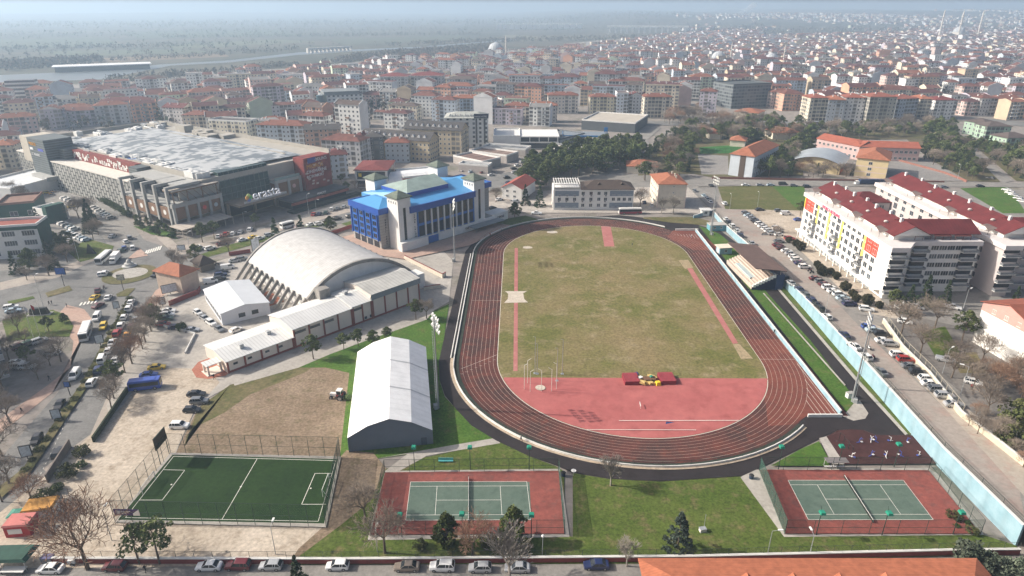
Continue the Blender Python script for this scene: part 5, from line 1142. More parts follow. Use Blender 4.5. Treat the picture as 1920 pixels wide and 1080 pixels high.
# ---------------------------------------------------------------- named buildings beyond the first row: two base points of the near face, depth, storeys
FOOT = []
def rect(pa, pb, D, label, H, roof, wallm, rmat, name='apartment_block', cat='building', rise=2.6, e=False, yt=None, wn=None, par=0):
    A, B = (GE if e else G)(*pa), (GE if e else G)(*pb)
    if yt: H = HT(pa[0], pa[1], yt)
    o = thing(name, label, cat, A, math.atan2(B.y-A.y, B.x-A.x)); L = (B-A).length; tt = o.rotation_euler.z
    for u in (.2, .8): FOOT.append((A.x+L*u*math.cos(tt)-D/2*math.sin(tt), A.y+L*u*math.sin(tt)+D/2*math.cos(tt), max(D, L*.5)*.62+6))
    m = MB(); m.prism([(0, 0), (L, 0), (L, D), (0, D)], 0, H, top=1); m.build('wall', wallm if isinstance(wallm, list) else [wallm, rmat], o)
    if roof == 'hip': hip(o, 0, L, 0, D, H+.01, rise, rmat, .7)
    elif roof == 'gx': gable(o, 0, L, 0, D, H, rise, rmat, wn or wallm, .5, 'x')
    elif roof == 'gy': gable(o, 0, L, 0, D, H, rise, rmat, wn or wallm, .5, 'y')
    elif roof == 'flat':
        m = MB(); [m.b3(*a, H+.01, H+1.0) for a in ((0, L, 0, .4), (0, L, D-.4, D), (0, .4, .4, D-.4), (L-.4, L, .4, D-.4))]; m.build('parapet', rmat if par else white_w, o)
    return o, L, H
FC = lambda n, c, **k: facade('facade '+n, c, **k)
chm = MB(); chm.b3(-.4, .4, -.4, .4, 0, 2.0); chd = chm.data('chimney', white_w)
def chim(o, pts):
    for p in pts: link('chimney', chd, o, p)
# a first row of town blocks one can tell apart
for i, (a, b, D, yt, c, rf, kind, lb) in enumerate([
    ((640, 298), (664, 299), 12, 262, (.58, .38, .37), 3, 'flat', 'pink flats beside the dark grey corner block'), ((666, 299), (684, 300), 12, 257, (.58, .52, .40), 2, 'hip', 'narrow cream flats next to the pink flats'), ((685, 300), (721, 299), 14, 258, (.13, .135, .14), 3, 'hip', 'dark grey corner block with slate roof before the tan blocks'), ((724, 305), (768, 305), 12, 268, (.42, .46, .48), 1, 'hip', 'grey blue four storey flats before the tan long block'),
    ((618, 337), (655, 334), 12, 292, (.52, .56, .62), 2, 'hip', 'white blue block beside the red sign block of the mall'), ((909, 224), (944, 222), 14, 190, (.58, .47, .38), 0, 'flat', 'plain beige block with one blank wall behind the white hotel'), ((946, 228), (992, 230), 12, 198, (.63, .57, .48), 1, 'hip', 'cream stepped block behind the white showroom'), ((994, 230), (1044, 230), 12, 198, (.60, .56, .52), 0, 'hip', 'cream block with orange roof beside its stepped twin'),
    ((1027, 213), (1083, 213), 13, 179, (.62, .57, .50), 1, 'hip', 'cream block with brick roof behind the big grey store car park'), ((1105, 214), (1153, 214), 13, 182, (.60, .54, .38), 1, 'hip', 'yellowish cream block behind the big grey store'), ((1155, 215), (1177, 215), 13, 175, (.55, .60, .66), 2, 'flat', 'tall white blue block behind the big grey store'), ((1178, 213), (1203, 213), 13, 179, (.66, .66, .66), 2, 'gy', 'white gabled block behind the big grey store'), ((1206, 222), (1257, 222), 13, 182, (.64, .58, .47), 1, 'hip', 'cream striped block at the avenue corner'),
    ((850, 213), (907, 212), 13, 185, (.42, .50, .58), 0, 'hip', 'blue grey block with orange roof behind the striped hotel'), ((833, 186), (887, 185), 13, 161, (.60, .40, .26), 3, 'flat', 'orange panelled block beside the pale tower blocks'), ((486, 274), (573, 277), 15, 234, (.50, .56, .60), 1, 'hip', 'pale blue block with white chimneys behind the mall'), ((575, 284), (640, 282), 14, 244, (.48, .32, .24), 3, 'gx', 'salmon brown block with dark roof behind the mall'), ((397, 264), (467, 268), 14, 226, (.62, .57, .45), 3, 'flat', 'cream block of tall strip windows behind the mall roof'),
    ((347, 250), (400, 250), 14, 216, (.58, .49, .38), 1, 'hip', 'beige block with brown hip roof behind the mall'), ((312, 242), (350, 244), 14, 201, (.60, .57, .55), 2, 'gx', 'white block with long dark red roof behind the mall'), ((193, 226), (287, 222), 14, 191, (.44, .45, .47), 2, 'hip', 'long grey block with dark red roof beyond the mall'), ((83, 244), (123, 242), 12, 206, (.46, .43, .48), 1, 'gy', 'lilac grey gabled block beyond the mall tower'),
    ((-10, 318), (36, 316), 14, 274, (.58, .53, .44), 0, 'hip', 'cream block with orange roof beside the mall tower'), ((1443, 203), (1493, 203), 16, 173, (.60, .46, .42), 1, 'hip', 'pink and white block beside the dark glass office'), ((1802, 189), (1862, 188), 13, 164, (.66, .66, .65), 2, 'gx', 'long white block with red roof above the green flats'), ((1858, 216), (1913, 215), 14, 186, (.63, .57, .46), 1, 'hip', 'cream block with brick roof behind the green flats')]):
    rm = [M('block roof orange', (.27, .105, .06), .9, .25, .4), M('block roof brick', (.19, .075, .052), .9, .25, .4), M('block roof maroon', (.13, .042, .038), .9, .25, .4), M('block roof slate', (.075, .07, .068), .9, .25, .4)][rf]
    o, L, H = rect(a, b, D, lb, 0, kind, FC(f'block {i}', c, balc=.42, bay=3.1), rm, yt=yt, wn=white_w)
    if kind != 'flat': chim(o, [(L*q, D*(.35+.3*(k % 2)), H+.9) for k, q in enumerate((.2, .4, .6, .8))])
A, B = G(13, 203), G(84, 200); o = thing('striped_block', 'banded white and pink block with curved end at the town edge', 'building', A, math.atan2(B.y-A.y, B.x-A.x)); L = (B-A).length; FOOT.append((A.x+L/2, A.y+8, L*.6))
for k in range(7):
    m = MB(); t = k*.6; P = [(t, 0), (L-t, 0), (L-t, 14)]+[(6+t-6*math.cos(q*.314), 14+0*q) for q in range(1)]+[(t, 14)]; m.prism(P, k*3.6, k*3.6+1.7); m.build('white_band', white_w, o); m = MB(); m.prism([(x*.985+.4, y*.95+.3) for x, y in P], k*3.6+1.7, k*3.6+3.6); m.build('glazed_band', M('band_glass', (.10, .09, .10), .3, .3, .5), o)
# schools on the far side of the north road
o, L, H = rect((1365, 329), (1409, 329), 43, 'pale blue school with orange hip roof and dark stair strip', 12.6, 'none', [M('pale_blue_render', (.50, .55, .60), .85, .08, .3), rtile], rtile, 'school'); o.rotation_euler.z = R(-38); LAND.append(('pale blue school', 140, 395))
hip(o, 0, L, 0, 43, 12.6, 3.6, rtile, .7); m = MB(); m.b3(L*.42, L*.66, -.12, 0, 0, 12.4); m.build('stair_strip', M('stair_brown', (.09, .065, .05), .8), o); wins(o, wmesh(1.7, 1.6, frw), 'r', L, 43, spread(2, 41, 11), [1.2, 4.6, 8.2])
o, L, H = rect((1600, 332), (1656, 334), 27, 'yellow school wing with orange hip roof at the north road', 11.2, 'none', [M('school_yellow', (.62, .50, .29), .85, .06, .3), rtile], rtile, 'school'); o.rotation_euler.z = R(-30); LAND.append(('yellow school', 206, 380))
hip(o, 0, L, 0, 27, 11.2, 3.6, rtile, .8); m = MB(); [m.b3(-.05, L+.05, -.06, 0, z, z+.5) for z in (.3, 3.4, 6.6)]; m.build('pink_course', pinkw, o); wins(o, wmesh(1.9, 1.5, frw), 'f', L, 27, (L*.45,), [1.6, 4.8, 8.0]); wins(o, wmesh(1.9, 1.5, frw), 'r', L, 27, spread(2, 25, 6), [1.6, 4.8, 8.0])
pk = M('school_pink', (.54, .38, .36), .85, .08, .3)
o, L, H = rect((1528, 283), (1607, 300), 14, 'pink school wing with white gable end and brick red roof', 8.6, 'gx', [pk, rtile2], M('roof school', (.33, .10, .06), .85, .15, .4), 'school', wn=white_w); LAND.append(('pink school', 225, 430)); wins(o, wmesh(1.7, 1.5, frw), 'f', L, 14, spread(1, L-1, 9), [1.2, 5.2])
o, L, H = rect((1609, 300), (1720, 304), 14, 'longer pink school wing behind the yellow school', 8.6, 'gx', [pk, rtile2], MATS['roof school'], 'school', wn=pk); wins(o, wmesh(1.7, 1.5, frw), 'f', L, 14, spread(1, L-1, 12), [1.2, 5.2])
A = G(1482, 318); o = thing('school_gym', 'small gym with silver barrel roof and red side wall', 'building', A, R(-32)); L, D = 27, 30; m = MB(); n = 16; V = []
for y in (-1.5, D+1):
    for k in range(n+1): t = -1+2*k/n; V.append((L/2+(L/2+1.5)*t, y, 5.2+4.2*(1-t*t)))
m.mesh(V, [(k, k+1, n+2+k, n+1+k) for k in range(n)]); m.build('roof', M('silver_sheet', (.50, .54, .56), .35, .15, .12, .3), o)
m = MB(); m.face([(0, 0, 0), (L, 0, 0)]+[(L-L*k/12, 0, 5.0+4.2*(1-(1-2*k/12)**2)) for k in range(13)]); m.build('end_wall', MATS['school_yellow'], o); m = MB(); m.b3(L-.3, L, 0, D, 0, 5.1); m.b3(0, .3, .1, D, 0, 5.1); m.build('side_wall', M('gym_red', (.22, .05, .035), .8), o)
# hotels, towers and long blocks in the middle distance
dark_r = M('roof slate', (.07, .065, .065), .8, .2, .5); rred2 = M('roof maroon', (.17, .04, .035), .8, .2, .5)
o, L, H = rect((608, 217), (664, 223), 30, 'white hotel with grey mansard storey and curved glass corner', 0, 'flat', FC('white hotel', (.62, .63, .62), bay=4, balc=0, ww=.5, wh=.5), M('hotel_grey', (.20, .22, .23), .7), 'hotel', yt=180, par=1); o.rotation_euler.z = R(22); LAND.append(('corner hotel', -150, 630)); m = MB(); m.b3(2, L-2, 2, 28, H, H+3); m.build('attic_storey', M('hotel_grey', None), o); m = MB(); m.tube((0, 3, 0), (0, 3, H+.5), 5, n=16); m.build('glass_corner', glassm('teal_glass', (.05, .09, .11), .08, .1), o)
for (a, b, lb) in (((716, 186), (766, 186), 'first pale tower block with red cap roof above the town'), ((772, 184), (832, 184), 'wider pale tower block with red cap roof beside the first tower')):
    o, L, H = rect(a, b, 22, lb, 23, 'hip', FC('tower', (.52, .51, .50), bay=3.6, balc=.5), rred2, rise=3); m = MB(); m.b3(-1, L+1, -1, 23, H-.6, H); m.build('cornice', white_w, o); LAND.append(('tower blocks', G(*a).x+15, G(*a).y))
o, L, H = rect((678, 294), (806, 304), 15, 'long tan apartment block with black dormered roof', 0, 'none', FC('tan long', (.56, .46, .30), bay=2.8, balc=.3, ww=.45), dark_r, yt=256); LAND.append(('tan long blocks', G(740, 290).x, G(740, 290).y)); o.location += Vector((0, 0, 0)); gable(o, 0, L, 0, 15, H, 4, dark_r, tanw, .6)
dm = MB(); dm.mesh([(-1.2, 0, 0), (1.2, 0, 0), (0, 0, 1.9), (0, 3, 1.6)], [(0, 1, 2), (0, 2, 3), (1, 3, 2)]); dmd = dm.data('dormer', [white_w])
for x in spread(2, L-2, 11): link('dormer', dmd, o, (x, 2.2, H+1.2))
o, L, H = rect((760, 287), (866, 293), 15, 'second long tan block with black dormered roof stepped behind the first', 0, 'none', FC('tan long b', (.56, .47, .33), bay=3.0, balc=.25), dark_r, yt=240); gable(o, 0, L, 0, 15, H, 4, dark_r, tanw, .6)
for x in spread(2, L-2, 9): link('dormer', dmd, o, (x, 2.2, H+1.2))
o, L, H = rect((868, 276), (894, 272), 20, 'yellow block with dark red roof between tan block and white hotel', 0, 'gy', FC('yellow', (.60, .54, .37)), rred2, yt=238)
o, L, H = rect((836, 277), (914, 277), 22, 'white hotel with black window strips and grey mansard roof', 0, 'none', FC('striped hotel', (.66, .67, .65), bay=4.4, balc=0, ww=.38, wh=.55), M('mansard_grey', (.36, .37, .34), .8), 'hotel', yt=222); LAND.append(('striped white hotel', -30, 475)); hip(o, 0, L, 0, 22, H, 3, M('mansard_grey', None), .8, ridge=.7)
for x in spread(2, L-2, 7): link('dormer', dmd, o, (x, 2, H+1.0))
m = MB(); m.b3(L-9, L+1, -.7, -.4, H+.2, H+3.2); m.build('sign_board', M('sign_navy', (.02, .025, .06), .5), o); text('Adetton HOTEL', 1.3, wl, o, (L-8.8, -.75, H+1), (R(90), 0, 0)); m = MB(); m.b3(L-8, L-6.8, -.1, 0, 3, H); m.b3(L-2.4, L-1.2, -.1, 0, 3, H); m.build('dark_strip', frd, o)
o, L, H = rect((925, 280), (962, 287), 30, 'white two storey showroom with deep glazed terraces', 8.5, 'flat', white_w, white_w, 'showroom'); o.rotation_euler.z = R(0); m = MB(); m.b3(L, L+26, 2, 28, 0, 4.4); m.b3(L, L+27, 1, 29, 8.0, 8.6); m.b3(L, L+26.5, .5, 1.2, 4.4, 5); [m.b3(L+k*6.4, L+.5+k*6.4, 1, 1.5, 4.4, 8) for k in range(5)]; m.build('terrace', white_w, o); m = MB(); m.b3(L, L+25.5, 4, 27, 4.5, 8); m.b3(L+.2, L+25.8, 1.85, 2, .4, 3.8); m.build('window', dglass, o); LAND.append(('white showroom', 10, 475))
o, L, H = rect((1090, 243), (1190, 250), 46, 'big dark grey store with flat beige roof', 0, 'flat', M('store_grey', (.10, .11, .12), .6, .1, .2), M('beige_felt', (.44, .40, .34), .9, .1, .1), 'store', yt=226); LAND.append(('big grey store', 100, 560))
A = G(1055, 268); o = thing('petrol_station', 'petrol station with blue edged canopy beside the pine grove', 'petrol station', A, R(-4)); m = MB(); m.b3(0, 32, 0, 18, 5, 5.3); m.build('canopy', M('canopy_top', (.20, .23, .26), .7), o); m = MB(); m.b3(-.2, 32.2, -.3, 0, 4.4, 5.6); m.b3(-.2, 0, 0, 18, 4.4, 5.6); m.build('blue_fascia', M('station_blue', (.03, .20, .48), .5), o); m = MB(); [m.tube((x, y, 0), (x, y, 5), .2) for x in (4, 15, 27) for y in (4, 14)]; m.build('pillar', white_w, o)
for x in (6, 16, 26): m = MB(); m.b3(x-.4, x+.4, 8, 9.6, 0, 1.6); m.build('fuel_pump', M('pump_red', (.5, .08, .05), .5), o)
A = G(1135, 262); o = thing('price_pylon', 'tall blue price pylon beside the petrol station', 'sign', A, 0); m = MB(); m.b3(-1.3, 1.3, -.3, .3, 0, 9); m.build('panel', MATS['station_blue'], o); m = MB(); m.b3(-1, 1, -.36, -.3, 3, 6); m.build('white_field', white_w, o)
o, L, H = rect((1370, 204), (1441, 200), 32, 'dark glass office block with flat roof beside the avenue', 0, 'flat', FC('glass office', (.17, .19, .20), bay=3.4, balc=0, ww=.78, wh=.6, frame=(.10, .12, .12)), M('dark_felt', (.085, .095, .10), .8), 'office block', yt=160, par=1); LAND.append(('dark glass office', 262, 820))
for i, (a, b, c, lb, yt) in enumerate([((1513, 228), (1547, 228), (.60, .54, .42), 'cream corner block facing the main street', 184), ((1547, 229), (1578, 230), (.33, .36, .40), 'slate blue block in the main street row', 187), ((1578, 229), (1614, 230), (.62, .61, .60), 'white balcony block in the main street row', 183), ((1622, 232), (1672, 232), (.46, .44, .38), 'wide grey green block in the main street row', 182), ((1674, 226), (1714, 224), (.52, .54, .58), 'pale blue grey block in the main street row', 186), ((1718, 222), (1742, 222), (.60, .55, .45), 'narrow cream block in the main street row', 186), ((1746, 224), (1786, 224), (.68, .67, .65), 'white dark roofed block ending the main street row', 188)]):
    o, L, H = rect(a, b, 18, lb, 0, 'hip', FC(f'row {i}', c, balc=.45), [rtile2, rtile, rtile2, rtile2, rtile2, rtile, rred2][i], yt=yt); chim(o, [(L*.3, 6, H+1.3), (L*.7, 12, H+1.0)]); LAND.append(('main street row', G(*a).x, G(*a).y)) if i in (0, 4) else None
gr_ = (.36, .50, .38)
for i, (a, b, lb) in enumerate([((1803, 250), (1842, 256), 'green and white flats at the tree lined slope'), ((1845, 262), (1890, 262), 'green flats with dark roof beside the side street'), ((1882, 286), (1925, 284), 'nearest green flats with grey roof behind dark trees')]):
    o, L, H = rect(a, b, 14, lb, 9.5, 'hip', FC(f'green {i}', gr_, balc=.3), M('roof grey brown', (.11, .085, .075), .8, .2, .4), e=True); LAND.append(('green flats', G(*a).x, G(*a).y)) if i == 1 else None
for a, b, D, h, lb in (((1330, 262), (1352, 262), 14, 4.5, 'low orange roofed house in the wooded park'), ((1368, 275), (1396, 277), 12, 4.5, 'second low orange roofed house by the school pitch'), ((1448, 262), (1500, 262), 16, 5, 'low long orange roofed house behind the blue school'), ((1376, 222), (1420, 226), 20, 6, 'brick red pavilion with layered roof in the park'), ((1175, 326), (1232, 328), 14, 4.5, 'low house with red and orange roofs beside the pine grove')):
    rect(a, b, D, lb, h, 'hip', cream_w, rtile, 'house', 'house')
o, L, H = rect((941, 372), (978, 376), 20, 'low white hall with brick red pitched roof behind the blue building', 6, 'gy', white_w, M('roof red sheet', (.30, .075, .055), .8), 'hall'); wins(o, wmesh(1.4, 1), 'f', L, 20, (3, 7), [1.2, 3.8])
o, L, H = rect((668, 352), (728, 352), 24, 'dark glass restaurant with white framed front and maroon roof', 9.5, 'hip', white_w, rred2, 'restaurant', 'restaurant', rise=1.6); m = MB(); m.b3(1, L-1, -.1, 0, 4.8, 8.8); m.b3(1, L-1, -.1, 0, .5, 3.8); m.b3(L, L+.1, 1, 22, .5, 8.8); m.build('window', dglass, o); m = MB(); m.b3(.5, L-.5, -.5, -.1, 8.9, 9.4); m.b3(.5, 1, -.5, -.1, 4.2, 8.9); m.b3(L-1, L-.5, -.5, -.1, 4.2, 8.9); m.build('white_frame', white_w, o)
m = MB(); m.b3(2, 3.6, -.7, -.52, 6.2, 8); m.build('sign', M('sign_yellow', (.75, .55, .05), .5), o)
A = G(728, 352); o = thing('sports_dome', 'white fabric barrel hall behind the blue building', 'hall', A, R(20)); m = MB(); n = 12; V = [(x, 8+8*math.cos(math.pi*k/n)*-1, 6.5*math.sin(math.pi*k/n)**.8) for x in (0, 30) for k in range(n+1)]; m.mesh(V, [(k, k+1, n+2+k, n+1+k) for k in range(n)]+[tuple(range(n, -1, -1)), tuple(range(n+1, 2*n+2))]); m.build('membrane', tentm, o)
o, L, H = rect((757, 350), (838, 342), 20, 'low hall with plain white roof behind the blue building', 4.5, 'flat', M('wall_redwhite', (.40, .12, .10), .8), M('white_membrane_roof', (.78, .78, .76), .6), 'hall')
for i, (a, b, D) in enumerate([((850, 306), (905, 318), 16), ((880, 296), (950, 306), 14), ((905, 288), (985, 294), 12), ((860, 322), (915, 326), 8)]):
    rect(a, b, D, ['brown roofed market hall nearest the shaded car park', 'brown market hall with pale roof strips', 'grey roofed market hall next to the showroom', 'market hall with red fascia and flat roof'][i], 4.2, 'flat', M('market_wall', (.42, .38, .35), .8), M(f'market_roof_{i}', [(.20, .13, .11), (.24, .17, .14), (.18, .19, .20), (.30, .31, .32)][i], .8, .25, .15, stripes=(0, 6, .35)), 'market_hall')
o, L, H = rect((1000, 268), (1050, 276), 30, 'low grey workshop with dark roof beside the petrol station', 5, 'flat', M('workshop', (.30, .31, .32), .8), M('workshop_roof', (.14, .15, .165), .7, .2, .1, stripes=(0, 4, .2)), 'workshop', par=1)
o, L, H = rect((1040, 292), (1110, 290), 16, 'long white canteen roof beside the pine grove', 4, 'flat', white_w, M('canteen_roof', (.60, .57, .50), .8), 'canteen')
# green clad depot and low blocks by the left car park
o, L, H = rect((0, 412), (60, 412), 18, 'dark green low shop with brown terrace roof by the car park', 6.5, 'flat', M('depot_green', (.02, .075, .06), .6), M('depot_roof', (.22, .13, .10), .85, .2, .4), 'shop', par=1); o.rotation_euler.z = R(22); wins(o, wmesh(3, 2, frw), 'f', L, 18, (6, 13, 20), [1.2]); LAND.append(('green shop', G(30, 400).x, G(30, 400).y))
o, L, H = rect((68, 414), (94, 420), 9, 'small white and green gate building at the car park', 5.5, 'flat', white_w, rwhite, 'gatehouse'); m = MB(); m.b3(L-3, L+.2, -.2, 8, 0, 8); m.build('green_tower', MATS['depot_green'], o); wins(o, wmesh(2.4, 3, frw, dglass, 2), 'f', L, 9, (4,), [.6])
o, L, H = rect((-70, 492), (36, 506), 11, 'white office with green trim and brick red flat roof at the photo edge', 12.5, 'flat', white_w, M('brick_felt', (.27, .08, .06), .9), 'office'); o.rotation_euler.z = R(14); wins(o, wmesh(4.4, 1.9, frw, None, 4), 'f', L, 26, spread(1, L, 4), [1.4, 5.2, 9]); m = MB(); m.b3(-.1, L+.1, -.2, -.02, 11.4, 12.6); m.b3(L, L+.15, 0, 11, 0, 12.6); m.build('green_trim', MATS['depot_green'], o)
o, L, H = rect((-60, 372), (30, 378), 40, 'wide white flat roofed warehouse at the car park edge', 6, 'flat', white_w, M('warehouse_roof', (.62, .64, .65), .6), 'warehouse'); o.rotation_euler.z = R(-14)
o, L, H = rect((344, 552), (376, 538), 12, 'small beige pump house with orange hip roof by the pink plaza', 6.6, 'hip', M('pumphouse_beige', (.47, .38, .31), .85), rtile, 'pump_house'); LAND.append(('beige pump house', G(344, 552).x, G(344, 552).y))
o, L, H = rect((378, 512), (404, 505), 7, 'brown roofed tea shed beside the pump house', 2.8, 'hip', M('shed_wall', (.20, .17, .14), .9), rbrown, 'shed')
# far landmarks: riverside shed, mosques, bridge, viaduct
o, L, H = rect((104, 136), (282, 129), 34, 'long white roofed riverside shed by the pale water', 7, 'none', M('shed_dark', (.08, .09, .10), .8), rwhite, 'riverside_shed'); m = MB(); m.b3(-3, L+3, -4, 36, 7.0, 8.2); m.build('roof', M('shed_white_roof', (.74, .74, .73), .6), o); LAND.append(('riverside shed', -780, 1050))
def mosque(px, s, label, n, hmin):
    p = G(*px); o = thing('mosque', label, 'mosque', p, 0); st = M('mosque_stone', (.56, .53, .48), .85, .08, .2)
    m = MB(); m.b3(-s, s, -s, s, 0, s*.9); m.lathe([(s*.98, s*.9), (s*.98, s*1.1), (s*.9, s*1.1)], 12); m.build('prayer_hall', st, o)
    d = MB(); d.lathe([(s*.86*math.cos(t*math.pi/16), s*1.1+s*.8*math.sin(t*math.pi/16)) for t in range(8)]+[(.1, s*1.92)], 16); [d.lathe([(s*.3*math.cos(t*math.pi/8), s*.9+s*.3*math.sin(t*math.pi/8)) for t in range(4)]+[(.05, s*1.2)], 10, (a*s*.75, b*s*.75, 0)) for a in (-1, 1) for b in (-1, 1)]; d.build('dome', M('lead_dome', (.40, .42, .44), .6), o)
    q = MB(); r = hmin*.028; q.lathe([(r*1.5, 0), (r*1.5, hmin*.2), (r, hmin*.23), (r, hmin*.5), (r*1.6, hmin*.51), (r*1.6, hmin*.53), (r, hmin*.535), (r*.95, hmin*.72), (r*1.5, hmin*.73), (r*1.5, hmin*.75), (r*.9, hmin*.755), (r*.85, hmin*.86), (.05, hmin)], 8); qd = q.data('minaret', st)
    for a, b in ((1, -1), (-1, -1), (1, 1), (-1, 1))[:n]: link('minaret', qd, o, (a*s*(2.1 if n == 4 else 1.15), b*s*(1.6 if n == 4 else 1.15), 0))
    return o
mosque((930, 112), 16, 'pale riverside mosque with one slim minaret', 1, 44); LAND.append(('riverside mosque', -30, 1330))
k = mosque((1795, 74), 19, 'great hilltop mosque with four tall minarets on the skyline', 4, 84); LAND.append(('great hilltop mosque', k.location.x, k.location.y)); k.rotation_euler.z = R(20)
mosque((1345, 126), 13, 'grey domed town mosque beyond the avenue', 1, 40); mosque((1444, 128), 12, 'second grey domed town mosque near the glass office', 1, 38); mosque((708, 172), 8, 'small mosque with grey dome beside the tower blocks', 0, 20)
def arches(a, b, n, h, label, w=6, name='bridge'):
    A, B = G(*a), G(*b); o = thing(name, label, 'bridge', A, math.atan2(B.y-A.y, B.x-A.x)); L = (B-A).length; m = MB(); P = [(0, h), (0, 0)]; s = L/n
    for k in range(n):
        x0, x1 = k*s+s*.14, (k+1)*s-s*.14; P += [(x0, 0)]+[((x0+x1)/2-(x1-x0)/2*math.cos(math.pi*t/8), h*.78*math.sin(math.pi*t/8)) for t in range(9)]+[(x1, 0)]
    P += [(L, 0), (L, h)]; i = len(P)
    V = [(x, 0, z) for x, z in P]+[(x, w, z) for x, z in P]; m.mesh(V, [tuple(range(i)), tuple(range(2*i-1, i-1, -1))]+[(k, i+k, i+(k+1) % i, (k+1) % i) for k in range(i)]); m.build('arch_span', M('bridge_stone', (.58, .55, .50), .85), o)
arches((578, 99), (660, 94), 11, 9, 'old stone arch bridge crossing the river'); 
for a, b, lb in (((936, 55), (1085, 53), 'pale distant row of hangars on the plain'), ):
    for k in range(14): p = G(a[0]+(b[0]-a[0])*k/13, a[1]); m = MB(); m.box(0, 0, 0, 22, 30, 22); oo = m.build('distant_block', white_w, None, p); tag(oo, 'tiny white block in the far row on the plain', 'building', 'far white row of blocks')
A, B = G(1138, 62), G(1290, 63); o = thing('viaduct', 'long pale viaduct on piers across the far valley', 'bridge', A, math.atan2(B.y-A.y, B.x-A.x)); L = (B-A).length; m = MB(); m.b3(0, L, -8, 8, 20, 26); m.build('deck', white_w, o); pm = MB(); pm.b3(-3, 3, -6, 6, 0, 20); pd = pm.data('pier', white_w)
for k in range(14): link('pier', pd, o, (L*(k+.5)/14, 0, 0))
# ---------------------------------------------------------------- the town: rows of houses along its streets
WALLC = [('white', (0.76, 0.76, 0.73)), ('cream', (0.68, 0.60, 0.47)), ('pale grey', (0.52, 0.52, 0.52)), ('pinkish', (0.62, 0.46, 0.42)), ('pale blue', (0.50, 0.56, 0.62)), ('tan', (0.56, 0.45, 0.32)), ('salmon', (0.66, 0.37, 0.25)), ('lilac', (0.51, 0.46, 0.52)), ('pale green', (0.51, 0.59, 0.45))]
WW_ = [12, 8, 6, 3, 4, 2, 2, 2, 1]
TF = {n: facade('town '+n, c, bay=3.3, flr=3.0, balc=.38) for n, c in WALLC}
TB = {n: M('town blank '+n, tuple(min(.66, v*.95) for v in c), .9, .10, .2) for n, c in WALLC}
TR = [('orange', M('town roof orange', (.21, .082, .052), .9, .30, .25)), ('brick red', M('town roof brick', (.15, .062, .048), .9, .30, .25)), ('dark red', M('town roof dark', (.105, .042, .04), .9, .28, .25)), ('brown', M('town roof brown', (.10, .075, .065), .9, .25, .25)), ('brown grey', M('town roof grey', (.20, .195, .19), .9, .2, .25))]
RW = [3, 7, 5, 2, 1]
ALLOW = [(-60, 192), (130, 184), (250, 176), (400, 157), (540, 147), (700, 128), (860, 115), (930, 106), (1100, 92), (1280, 68), (1500, 56), (1990, 52)]+[(1990, 240), (1790, 217), (1500, 226), (1420, 206), (1370, 212), (1250, 226), (1200, 230), (1190, 214), (1090, 212), (1040, 238), (1000, 248), (920, 236), (870, 236), (780, 236), (700, 268), (684, 302), (662, 338), (600, 320), (520, 290), (430, 266), (330, 247), (230, 232), (100, 246), (28, 300), (26, 346), (-150, 352), (-150, 176)]
NOGO = [[(1345, 192), (1458, 192), (1475, 236), (1340, 236)], [(470, 60), (560, 60), (560, 70), (470, 70)], [(1497, 120), (1507, 120), (1522, 228), (1494, 228)], [(1180, 240), (1290, 190), (1348, 160), (1360, 164), (1315, 205), (1240, 240)], [(560, 112), (700, 96), (700, 102), (560, 118)], [(1425, 60), (1700, 58), (1700, 66), (1425, 72)]]
rt = random.Random(21); houses = []
def y0_(v, u, c, s, cy): return cy+u*s+v*c
def district(ang, x0, x1, y0, y1, cx, cy, test, lowf, hif, row=27, gap=.10, wr=(10, 17)):
    c, s = math.cos(ang), math.sin(ang); v = y0; k = 0
    while v < y1:
        u = x0+rt.uniform(0, 8); dp = rt.uniform(11, 15); rowa = rt.gauss(0, .07)
        while u < x1:
            w = rt.choice((rt.uniform(*wr), rt.uniform(*wr), rt.uniform(17, 26)))*(1.25 if v+cy < 800 else 1); f = max(2, round((.72 if y0_(v, u, c, s, cy) > 1250 else 1)*rt.gauss((lowf+hif)/2+(.6 if v+cy < 800 else 0)-(rt.random() < .15)*1.5, (hif-lowf)/2.2)))
            x, y = cx+u*c-v*s, cy+u*s+v*c
            if rt.random() > gap and test(x, y):
                px = PX((x, y, 0))
                if inpoly(px[0], px[1], ALLOW) and not any(inpoly(px[0], px[1], n) for n in NOGO) and not any(math.hypot(x-a, y-b) < r for a, b, r in FOOT):
                    if rt.random() < .3 and w < 18:   # gable end to the street
                        houses.append((x, y, dp, w*1.05, f*3.0+.6, ang+rowa+math.pi/2*rt.choice((1, -1))+rt.gauss(0, .03), rt.choices(range(9), WW_)[0], rt.choices(range(5), RW)[0], 'gable')); u += w; continue
                    houses.append((x, y, w, dp*rt.uniform(.85, 1.1), f*3.0+.6, ang+(math.pi if k % 2 else 0)+rowa+rt.gauss(0, .03), rt.choices(range(9), WW_)[0], rt.choices(range(5), RW)[0], rt.choice(('hip', 'hip', 'gable', 'hip', 'flatgable', 'gable', 'hip', 'flat'))))
            u += w+(0 if rt.random() < .62 else rt.uniform(2, 14))
        v += row*(.72 if k % 2 == 0 else 1.28)*(1.2 if v+cy < 760 else 1); k += 1
def zone(x, y):
    n = math.sin(x*.004+1)*60+math.sin(y*.006)*40
    return 0 if x+n < -150 and y < 1400 else (1 if x+n < 230 else 2)
district(R(28), -1300, 700, -600, 2300, -300, 600, lambda x, y: zone(x, y) == 0, 3.4, 5.4)
district(R(-14), -900, 1500, -700, 2600, 50, 800, lambda x, y: zone(x, y) == 1, 3.4, 6)
district(R(3), -900, 2300, -600, 2400, 500, 800, lambda x, y: zone(x, y) == 2, 3.6, 6)
houses = [h for h in houses if h[1] < 2600]
